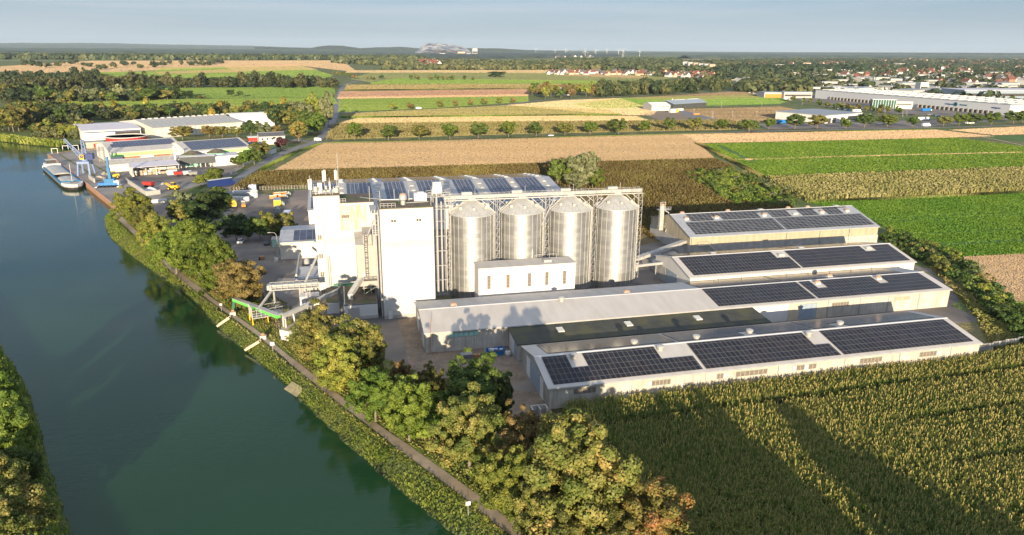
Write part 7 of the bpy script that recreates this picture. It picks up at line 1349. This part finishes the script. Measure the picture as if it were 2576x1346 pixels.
def canopy(name, poly, step, h, label, seed):
    """a closed wood seen from afar: its crowns as one rough roof with edges down to the ground"""
    rng = np.random.default_rng(seed); xs = [p[0] for p in poly]; ys = [p[1] for p in poly]; nx = int((max(xs)-min(xs))/step)+2; ny = int((max(ys)-min(ys))/step)+2
    gx, gy = np.meshgrid(min(xs)+np.arange(nx)*step, min(ys)+np.arange(ny)*step); gx = gx+rng.uniform(-.35, .35, gx.shape)*step; gy = gy+rng.uniform(-.35, .35, gy.shape)*step
    ins = inpoly(gx.ravel(), gy.ravel(), poly).reshape(gx.shape); z = np.where(ins, h*rng.uniform(.55, 1.15, gx.shape)*(1+.12*np.sin(gx*.004)*np.cos(gy*.003)), -1.0)
    V = np.stack([gx, gy, z], -1).reshape(-1, 3); idx = np.arange(nx*ny).reshape(ny, nx); F = np.stack([idx[:-1, :-1], idx[:-1, 1:], idx[1:, 1:], idx[1:, :-1]], -1).reshape(-1, 4)
    keep = ins.ravel()[F].any(1); t = np.clip(rng.uniform(0, .75, len(V)), 0, 1); return tag(link(name, npmesh(name, V, F[keep], t), LM['wood_far']), label, None, None, 'stuff')
def ZP(*a): return [tuple(G(x, y)[:2]) for x, y in a]
woods('woods', ZP((0, 150), (420, 151), (860, 151), (1060, 154), (1060, 150), (400, 147), (0, 147)), 1500, 20, 22, 'front edge of the great dark wood across the horizon', 1)
canopy('forest', ZP((-300, 150), (300, 149), (860, 150), (1080, 150), (1080, 133), (700, 127), (-300, 121)), 70, 19, 'great dark wood stretching to the horizon on the left', 2)
canopy('forest', ZP((1080, 150), (1500, 146), (1560, 141), (1200, 137), (1080, 137)), 50, 17, 'wood below the pale spoil heap', 3)
woods('woods', ZP((830, 160), (1000, 166), (1330, 168), (1560, 164), (1560, 158), (1300, 160), (1000, 156), (860, 153)), 900, 15, 15, 'brownish woods behind the middle fields', 4, tb=(.3, 1))
woods('woods', ZP((960, 176), (1250, 177), (1560, 175), (1560, 166), (1200, 168), (980, 172)), 420, 14, 13, 'olive tree lines behind the middle fields', 5, tb=(.3, .9))
woods('woods', ZP((1280, 172), (1560, 178), (1830, 182), (1900, 168), (1700, 160), (1400, 160)), 900, 15, 15, 'woods behind the row of houses', 6)
canopy('forest', ZP((1700, 147), (2700, 150), (2700, 143), (2300, 141), (1800, 141)), 60, 20, 'dark wood behind the town', 7)
canopy('forest', ZP((1180, 137), (1700, 139), (2800, 141), (2800, 136), (1700, 134), (1180, 133)), 110, 18, 'farthest woods under the wind turbines', 8)
woods('woods', ZP((1780, 186), (1950, 186), (2180, 186), (2180, 174), (1980, 172), (1850, 176)), 420, 18, 14, 'dark pines in the middle of the town', 9, tb=(0, .3))
woods('town_trees', ZP((1620, 192), (1850, 200), (1860, 215), (2040, 232), (2576, 268), (2750, 280), (2750, 150), (1950, 150), (1700, 155)), 3600, 11, 10, 'garden trees all over the town', 10, nq=22, tb=(0, .7))
woods('town_trees', ZP((1400, 162), (1720, 160), (1700, 150), (1400, 150)), 500, 14, 16, 'trees beyond the row of houses', 11)
woods('town_trees', ZP((1850, 232), (2040, 234), (2040, 222), (1870, 210)), 130, 12, 9, 'trees left of the grey warehouse', 12)
woods('hedges', ZP((850, 307), (1560, 290), (1560, 288.6), (850, 303)), 0, 2, 2, 'x', 13) if False else None
for i, fb_ in enumerate(FARB): beltmass(*fb_, 60+i)
for nm_, poly_, n_, h_, r_, lb_, mt_ in UNDER: clumps(nm_, [q for q in zip(*scatter(poly_, n_, np.random.default_rng(n_))) if offpath([q[0]], [q[1]], 4.2)[0]], h_, r_, lb_, .0, .9, n_, 260, .17, mt_)
# ------------------------------------------------------------ town
def house(label, p, rz, wall='plaster', roof='red_tile', L_=12, W_=9, ze=4.5, zr=9, group=None, chim=True, name='house', win=False):
    t = thing(name, label, 'house', tuple(p), rz, group); MB().extr([(-W_/2, 0), (-W_/2, ze), (0, zr-.1), (W_/2, ze), (W_/2, 0)][::-1], -L_/2, L_/2).part('wall', wall, t, local=True)
    k = (zr-ze)/(W_/2); r_ = MB().extr([(-W_/2-.5, ze-.5*k), (-W_/2-.5, ze-.5*k+.3), (0, zr+.3), (0, zr)][::-1], -L_/2-.4, L_/2+.4).extr([(0, zr), (0, zr+.3), (W_/2+.5, ze-.5*k+.3), (W_/2+.5, ze-.5*k)][::-1], -L_/2-.4, L_/2+.4).part('roof', roof, t, local=True)
    if chim: MB().box(L_*.2, L_*.2+.9, -.5, .4, zr-1, zr+1.4).part('chimney', 'brick', r_, local=True)
    return t
def flat(label, p, rz, L_, W_, h_, wall='far_wall', roof='grey_film_roof', group=None, name='commercial_building'):
    t = thing(name, label, 'building', tuple(p), rz, group); MB().box(-L_/2, L_/2, -W_/2, W_/2, 0, h_).part('wall', wall, t, local=True); MB().box(-L_/2-.2, L_/2+.2, -W_/2-.2, W_/2+.2, h_, h_+.5).part('roof', roof, t, local=True); MB().box(-L_/2+1, L_/2-1, -W_/2-.12, -W_/2, h_*.3, h_*.62).part('window_band', 'window_dark', t, local=True); return t
rtn = random.Random(31); HP = {}
for k, (w_, r_) in {'white house with red roof': ('plaster', 'red_tile'), 'white house with dark roof': ('plaster', 'dark_tile'), 'brick house with red roof': ('brick', 'red_tile'), 'cream house with red roof': ('apt_orange', 'red_tile')}.items(): HP[k] = None
def town(n, box, where, kinds, sc_=(1, 1.5), seed=1):
    rg = random.Random(seed)
    for i in range(n):
        f, g_ = (i+rg.random())/n, rg.random(); (x0, a0, b0), (x1, a1, b1) = box; x = x0+(x1-x0)*f; y = (a0+(a1-a0)*f)*(1-g_)+(b0+(b1-b0)*f)*g_; p = G(x, y); k = rg.choice(kinds); rz = rg.choice((0, .3, 1.57, 1.9)); s = rg.uniform(*sc_)
        if HP[k] is None: HP[k] = house('', p, rz, *{'white house with red roof': ('plaster', 'red_tile'), 'white house with dark roof': ('plaster', 'dark_tile'), 'brick house with red roof': ('brick', 'red_tile'), 'cream house with red roof': ('apt_orange', 'red_tile')}[k]); o = HP[k]
        else: o = copytree(HP[k], tuple(p), rz)
        o.scale = (s, s, s*rg.uniform(.85, 1.1)); o['label'] = f'{k} {where}'; o['group'] = f'{k}, {where}'.replace('house', 'houses')
HK = list(HP)
town(44, ((1378, 183, 188), (1640, 181, 191)), 'in the row behind the middle fields', [HK[1], HK[0], HK[1], HK[3]], (.9, 1.3), 1)
town(44, ((1660, 182, 192), (1800, 186, 204)), 'at the near edge of the town', HK, (.9, 1.3), 2)
town(52, ((1800, 166, 182), (2120, 160, 178)), 'around the town centre', [HK[0], HK[2], HK[2], HK[3]], (1, 1.7), 3)
town(20, ((1460, 163, 167), (1700, 160, 172)), 'among the trees left of the apartment blocks', HK, (1, 1.5), 4)
town(62, ((2120, 168, 200), (2576, 160, 225)), 'in the right half of the town', [HK[0], HK[0], HK[2], HK[1]], (1, 1.6), 5)
town(24, ((2200, 150, 156), (2576, 152, 160)), 'along the far right skyline wood', [HK[0], HK[3]], (1.2, 2), 6)
town(8, ((1050, 164, 167), (1110, 165, 168)), 'of the farm at the wood edge', [HK[0], HK[0], HK[2]], (1.6, 3), 7)
town(7, ((1400, 146, 149), (1500, 147, 149)), 'below the far turbines', [HK[1]], (1.5, 3), 8)
FB = {}
def flats(n, box, where, seed, sz=(24, 60)):
    rg = random.Random(seed)
    for i in range(n):
        f, g_ = (i+rg.random())/n, rg.random(); (x0, a0, b0), (x1, a1, b1) = box; p = G(x0+(x1-x0)*f, (a0+(a1-a0)*f)*(1-g_)+(b0+(b1-b0)*f)*g_)
        if not FB: FB[0] = flat('', p, 0, 30, 18, 7, 'far_wall', 'grey_film_roof'); o = FB[0]
        else: o = copytree(FB[0], tuple(p), 0)
        s = rg.uniform(*sz)/30; o.scale = (s, s*rg.uniform(.6, 1), rg.uniform(.7, 1.3)); o.rotation_euler.z = math.radians(rg.choice((12, 20, 100, -10))); o['label'] = f'pale flat roofed building {where}'; o['group'] = f'pale flat roofed buildings {where}'
flats(34, ((2060, 206, 234), (2576, 212, 250)), 'behind the grey warehouse', 1); flats(24, ((2140, 186, 206), (2576, 180, 214)), 'in the right half of the town', 2); flats(14, ((1960, 176, 186), (2220, 186, 206)), 'by the dark pines', 3); flats(12, ((1840, 200, 214), (2040, 214, 230)), 'left behind the grey warehouse', 4, (14, 26)); flats(10, ((2100, 160, 172), (2576, 164, 178)), 'deep in the town', 5)
for i in range(6):
    p = G(1722+i*13.5, 173.5+i*.9); t = thing('apartment_block', ['pale leftmost slab of the apartment group', 'second apartment slab from the left in the group', 'third apartment slab from the left, orange sided', 'fourth apartment slab from the left, pale front', 'fifth apartment slab from the left in the group', 'rightmost orange slab of the apartment group'][i], 'apartment block', tuple(p), math.radians(-6), 'apartment slabs')
    h_ = 24-i*.9; MB().box(-9, 9, -7, 7, 0, h_).part('wall', 'apt_orange' if i in (2, 5) else 'plaster', t, local=True); MB().box(-9.3, 9.3, -7.3, 7.3, h_, h_+.8).part('roof', 'grey_film_roof', t, local=True)
    for f in range(7): MB().box(-8, 8, -7.2, -7, 1.5+f*3.1, 2.9+f*3.1).part('window', 'window_warm', t, local=True)
# estate buildings
P0 = Vector((668, 912, 0)); P1 = Vector((700, 628, 0)); dv = (P1-P0); Lw = dv.length; an_ = math.atan2(dv.y, dv.x)
vw = thing('logistics_warehouse', 'huge grey logistics warehouse with blue lettering and white rooflight strips', 'warehouse', tuple(P0), 0)
x0, y0 = P0.x, P0.y; MB().box(x0, x0+Lw, y0, y0+96, 0, 11.5).part('wall', 'light_grey_clad', vw); rf = MB().box(x0-.3, x0+Lw+.3, y0-.3, y0+96.3, 11.5, 12).part('roof', 'grey_film_roof', vw)
for i in range(24):
    for j in range(3): MB().box(x0+6+i*11.8, x0+8.2+i*11.8, y0+5+j*31, y0+31+j*31, 12.02, 12.5).part('rooflight', 'white_paint', rf)
for a_, b_ in ((30, 150), (172, 268)):
    MB().box(x0+a_, x0+b_, y0-.25, y0-.02, 0, 3.6).part('dock_band', 'window_dark', vw)
    for k in range(int((b_-a_)/6)): MB().box(x0+a_+k*6, x0+a_+k*6+1.6, y0-1.8, y0-.26, 0, 4.2).part('dock_shelter', 'frame_grey', vw)
def wtxt(s, xx, sz, m_): text(s, sz, m_, vw, (xx, -.35, 7.4), (math.radians(90), 0, 0), 'lettering', .08, .03)
def fx(n_, x, y): q = GD(n_, x, y, 7.4); return (q-P0).dot(dv.normalized())
wtxt('vet.log.one', fx('z4', 1710, 725), (fx('z4', 1765, 729)-fx('z4', 1655, 722))/5.0, 'sign_blue'); wtxt('vet.log.one', fx('z4', 2098, 765), (fx('z4', 2160, 769)-fx('z4', 2035, 761))/5.0, 'sign_blue'); wtxt('PROLOGIS', fx('z4', 1912, 735), (fx('z4', 1946, 738)-fx('z4', 1878, 731))/5.2, 'sign_teal')
q_ = fx('z4', 1860, 728); lg = MB().lathe((0, 0, 0), [(2.3, 0), (2.3, .15), (1.5, .15), (1.5, 0)], 16).part('logo', 'sign_teal', vw, local=True); lg.location = (q_, -.3, 7.6); lg.rotation_euler = (math.radians(90), 0, 0)
vw.rotation_euler.z = an_
p = GD('z4', 1080, 765); q_ = GD('z4', 1475, 775); t = thing('office_building', 'green glass office building in front of the grey warehouse', 'office', tuple(p), math.atan2((q_-p).y, (q_-p).x)); Lq = (q_-p).length
MB().box(0, Lq*.58, 0, 14, 0, 10).part('glass_wing', 'green_glass', t, local=True); MB().box(Lq*.58, Lq, 1, 14, 0, 8).part('pale_wing', 'cream_wall', t, local=True); MB().box(-.5, Lq*.6, -.6, 14.5, 10, 10.6).part('roof', 'white_paint', t, local=True); MB().box(Lq*.58, Lq+.4, .6, 14.5, 8, 8.5).part('roof', 'white_paint', t, local=True)
for k in range(9): MB().box(k*Lq*.065, k*Lq*.065+.5, -.5, 0, 0, 10).part('fin', 'white_paint', t, local=True)
MB().box(Lq*.6, Lq*.98, .9, 1, 4.5, 6.3).part('window_band', 'window_dark', t, local=True)
t = thing('dealership', 'low white dealership hall with dark doors behind the roadside trees', 'building', (444, 586.5, 0), 0); MB().box(444, 507, 586.5, 640, 0, 7).part('wall', 'white_paint', t); MB().box(443.6, 507.4, 586.1, 640.4, 7, 7.6).part('roof', 'grey_film_roof', t)
for k, u in enumerate((448, 456, 470)): MB().box(u, u+5, 586.3, 586.5, 0, 4.6).part('door', 'window_dark', t)
MB().box(482, 506, 586.3, 586.5, 1, 5).part('window_band', 'glass', t); t.rotation_euler.z = math.radians(22)
t, _, _, _ = rhall('cream_shed', 'cream gabled shed alone in the olive field', Vector((338.9, 741)), 22, 24, 0, 6, 8.5, wall='cream_wall', end='cream_wall', roof='white_wall_far'); 
for k in range(3): MB().box(338.9+7+k*5, 338.9+10.5+k*5, 740.9, 741.02, 4, 4.8).part('window', 'window_dark', t)
t.rotation_euler.z = math.radians(0)
t, r_, zf, _ = rhall('dark_shed', 'dark grey gabled shed with white rooflights beside the cream shed', Vector((375, 762)), 60, 22, math.radians(24), 5.5, 8.8, wall='charcoal', end='charcoal', roof='blue_door')
for u0, u1 in ((375+14, 375+32), (375+38, 375+56)): MB().box(u0, u1, 772.4, 773.6, 8.9, 9.3).part('rooflight', 'white_paint', t)
for u0 in (390, 412, 428): MB().box(u0, u0+5, 761.9, 762.02, 0, 4).part('door', 'window_dark', t)
rg = random.Random(8)
for i, (x, y, L_, W_, h_, m_, lb) in enumerate(((1690, 755, 8, 3, 2.6, 'orange', 'orange container at the dark shed building site'), (1650, 825, 7, 4, 4, 'bag_white', 'white site cabin on the road beside the cream shed'), (1690, 822, 4, 3, 3.4, 'yellow', 'yellow silo container beside the white site cabin'), (1790, 765, 10, 3, 2.6, 'bag_white', 'white cabins in front of the dark shed'), (1720, 805, 9, 3, 2.4, 'bag_white', 'white flat container below the dark shed'), (1890, 848, 7, 3, 1.6, 'orange', 'orange trailer on the estate access road'), (1940, 765, 8, 3, 2.6, 'bag_white', 'white cabin at the right end of the dark shed'))):
    t = thing('site_container', lb, 'container', tuple(GD('z3', x, y, .15)), .2); MB().box(-L_/2, L_/2, -W_/2, W_/2, .1, h_).part('body', m_, t, local=True); MB().box(-L_/2-.1, L_/2+.1, -W_/2-.1, W_/2+.1, h_, h_+.15).part('roof', 'galv_dull', t, local=True)
p = GD('z3', 1625, 775); t = thing('mobile_crane', 'thin white crane boom standing between cream and dark sheds', 'crane', tuple(p)); MB().box(p.x-4, p.x+4, p.y-1.5, p.y+1.5, .5, 2.5).part('carrier', 'bag_white', t); MB().bar(p+Vector((0, 0, 2)), at('z3', 1655, 685, p), .45).part('boom', 'white_paint', t)
for i, (n_, x, y, L_, W_, h_, w_, r_, lb) in enumerate((('z4', 180, 655, 60, 24, 7, 'far_wall', 'grey_film_roof', 'orange fronted shop hall left of the grey warehouse'), ('z4', 320, 660, 42, 20, 8, 'far_wall', 'grey_film_roof', 'pale shop hall next to the grey warehouse end'), ('z4', 900, 610, 90, 40, 8, 'far_wall', 'white_paint', 'long pale hall behind the grey warehouse roof'), ('z4', 2320, 660, 150, 50, 12, 'blue_door', 'lilac_roof', 'blue grey hall behind the right end of the grey warehouse'), ('z4', 2000, 650, 60, 40, 9, 'far_wall', 'lilac_roof', 'lilac roofed hall left of the blue grey hall'), ('z4', 150, 395, 34, 14, 20, 'plaster', 'grey_film_roof', 'pale tall block at the dark pines'), ('z4', 430, 372, 30, 16, 20, 'apt_orange', 'grey_film_roof', 'brown tall block in the town centre'), ('z4', 750, 425, 110, 20, 12, 'plaster', 'white_paint', 'long white school block in the middle of the town'), ('z4', 1560, 610, 14, 14, 16, 'plaster', 'white_paint', 'white cylinder like tower block behind the grey warehouse'))):
    flat(lb, GD(n_, x, y), math.radians(-8), L_, W_, h_, w_, r_)
MB().box(-29, 8, -12.2, -12, 0, 5).part('orange_front', 'orange', [o for o in bpy.data.objects if o.get('label') == 'orange fronted shop hall left of the grey warehouse'][0], local=True)
p = GD('z3', 575, 650); house('white house with bright red roof hidden in the grove', p, math.radians(14), 'plaster', 'red_tile', 16, 11, 8, 14)
p = GD('z4', 1755, 500); t = thing('floodlight_mast', 'tall leaning floodlight mast above the town trees', 'mast', tuple(p)); q_ = at('z4', 1775, 370, p); MB().tube(p, q_, .7, .4, 6).part('pole', 'galv', t); MB().box(q_.x-3.5, q_.x+3.5, q_.y-.4, q_.y+.4, q_.z-2.5, q_.z+3).part('lamp_panel', 'bag_white', t)
for i, (n_, x, yb, yt) in enumerate((('z4', 145, 865, 790), ('z4', 395, 860, 785), ('z4', 1385, 855, 760), ('z4', 1425, 845, 755), ('z4', 1210, 850, 755), ('z4', 1065, 900, 820), ('z4', 395, 735, 680), ('z3', 2050, 885, 810), ('z3', 2060, 890, 830), ('z3', 2255, 880, 815), ('z3', 2500, 880, 815), ('z3', 2145, 780, 722), ('z3', 2550, 780, 720), ('z3', 1872, 830, 790), ('z2', 2530, 355, 290))):
    p = GD(n_, x, yb); q_ = at(n_, x, yt, p); t = thing('light_pole', f'{ords[i]} thin pole from the near road among the industrial estate poles', 'pole', tuple(p), 0, 'estate light poles'); MB().tube(p, q_, .14, .1, 6).part('post', 'galv_white', t); MB().box(q_.x-.8, q_.x+.8, q_.y-.2, q_.y+.2, q_.z-.1, q_.z+.15).part('lamp', 'galv_dull', t)
# wind turbines
def turbine(label, n_, x, yb, yt, rot):
    p = GD(n_, x, yb); q_ = at(n_, x, yt, p); h_ = q_.z; t = thing('wind_turbine', label, 'wind turbine', tuple(p), 0, 'wind turbines'); MB().tube(p, q_, h_*.035, h_*.02, 8).part('tower', 'white_paint', t); MB().box(q_.x-h_*.03, q_.x+h_*.03, q_.y-h_*.05, q_.y+h_*.06, q_.z-h_*.02, q_.z+h_*.03).part('nacelle', 'white_paint', t)
    hub = q_+Vector((0, -h_*.07, 0))
    for k in range(3): a_ = rot+k*2.0944; MB().bar(hub, hub+Vector((math.cos(a_), 0, math.sin(a_)))*h_*.5, h_*.014).part('blade', 'white_paint', t)
tl = ['leftmost wind turbine on the skyline', 'second wind turbine from the left', 'third wind turbine from the left', 'tallest wind turbine, fourth from the left', 'fifth wind turbine from the left', 'sixth wind turbine from the left', 'seventh wind turbine from the left', 'eighth wind turbine, paired with the seventh', 'rightmost wind turbine on the skyline']
for i, (x, yb, yt) in enumerate(((280, 240, 185), (473, 243, 200), (581, 242, 188), (775, 276, 208), (884, 258, 200), (995, 246, 192), (1110, 252, 195), (1155, 266, 200), (1322, 262, 208))): turbine(tl[i], 'z3', x, yb, yt, .5+i*.37)
# spoil heap and mine on the skyline
hp2 = hill('hill', [(1038, 138), (1050, 127), (1062, 116), (1074, 108.5), (1100, 109), (1135, 112), (1165, 117), (1180, 126), (1190, 136)], 6800, 420, 'heap', 9, .12, [(-1, 0), (-.7, .3), (-.4, .66), (-.15, .96), (.1, 1), (.6, .96), (1, 0)]); hp2.name = 'spoil_heap'; tag(hp2, 'huge grey and white spoil heap on the skyline', 'spoil heap'); hp2['kind'] = 'thing'
for i, (x, y, L_, h_) in enumerate(((1092, 139, 60, 10), (1112, 139.5, 50, 18), (1136, 139, 110, 22), (1160, 139.5, 60, 30), (1178, 139.5, 40, 16), (1194, 139.5, 42, 58), (1218, 139.5, 30, 12), (1262, 140, 60, 8))):
    flat(['low white hall at the left foot of the spoil heap', 'white gabled hall at the heap foot', 'long white mine hall at the heap foot', 'pinkish mine building right of the long hall', 'small mine building beside the tall block', 'tall white mine tower block right of the spoil heap', 'small pink building right of the mine tower', 'far white hall right of the mine'][i], G(x, y), 0, L_, 40, h_, 'plaster' if i not in (3, 6) else 'apt_orange', 'far_wall', None, 'mine_building')
# ------------------------------------------------------------ haze
hz = bpy.data.materials.new('haze'); hz.use_nodes = True; t = hz.node_tree; t.nodes.remove(t.nodes['Principled BSDF']); v_ = t.nodes.new('ShaderNodeVolumePrincipled'); v_.inputs['Color'].default_value = (.70, .86, 1, 1); v_.inputs['Density'].default_value = HAZE; v_.inputs['Anisotropy'].default_value = .0
t.links.new(v_.outputs[0], t.nodes['Material Output'].inputs['Volume'])
hm = MB().box(-27000, 27000, -900, 27500, -5, 330); ho = link('haze', hm.mesh('haze'), hz); tag(ho, 'pale blue haze over the distant land', None, None, 'stuff')
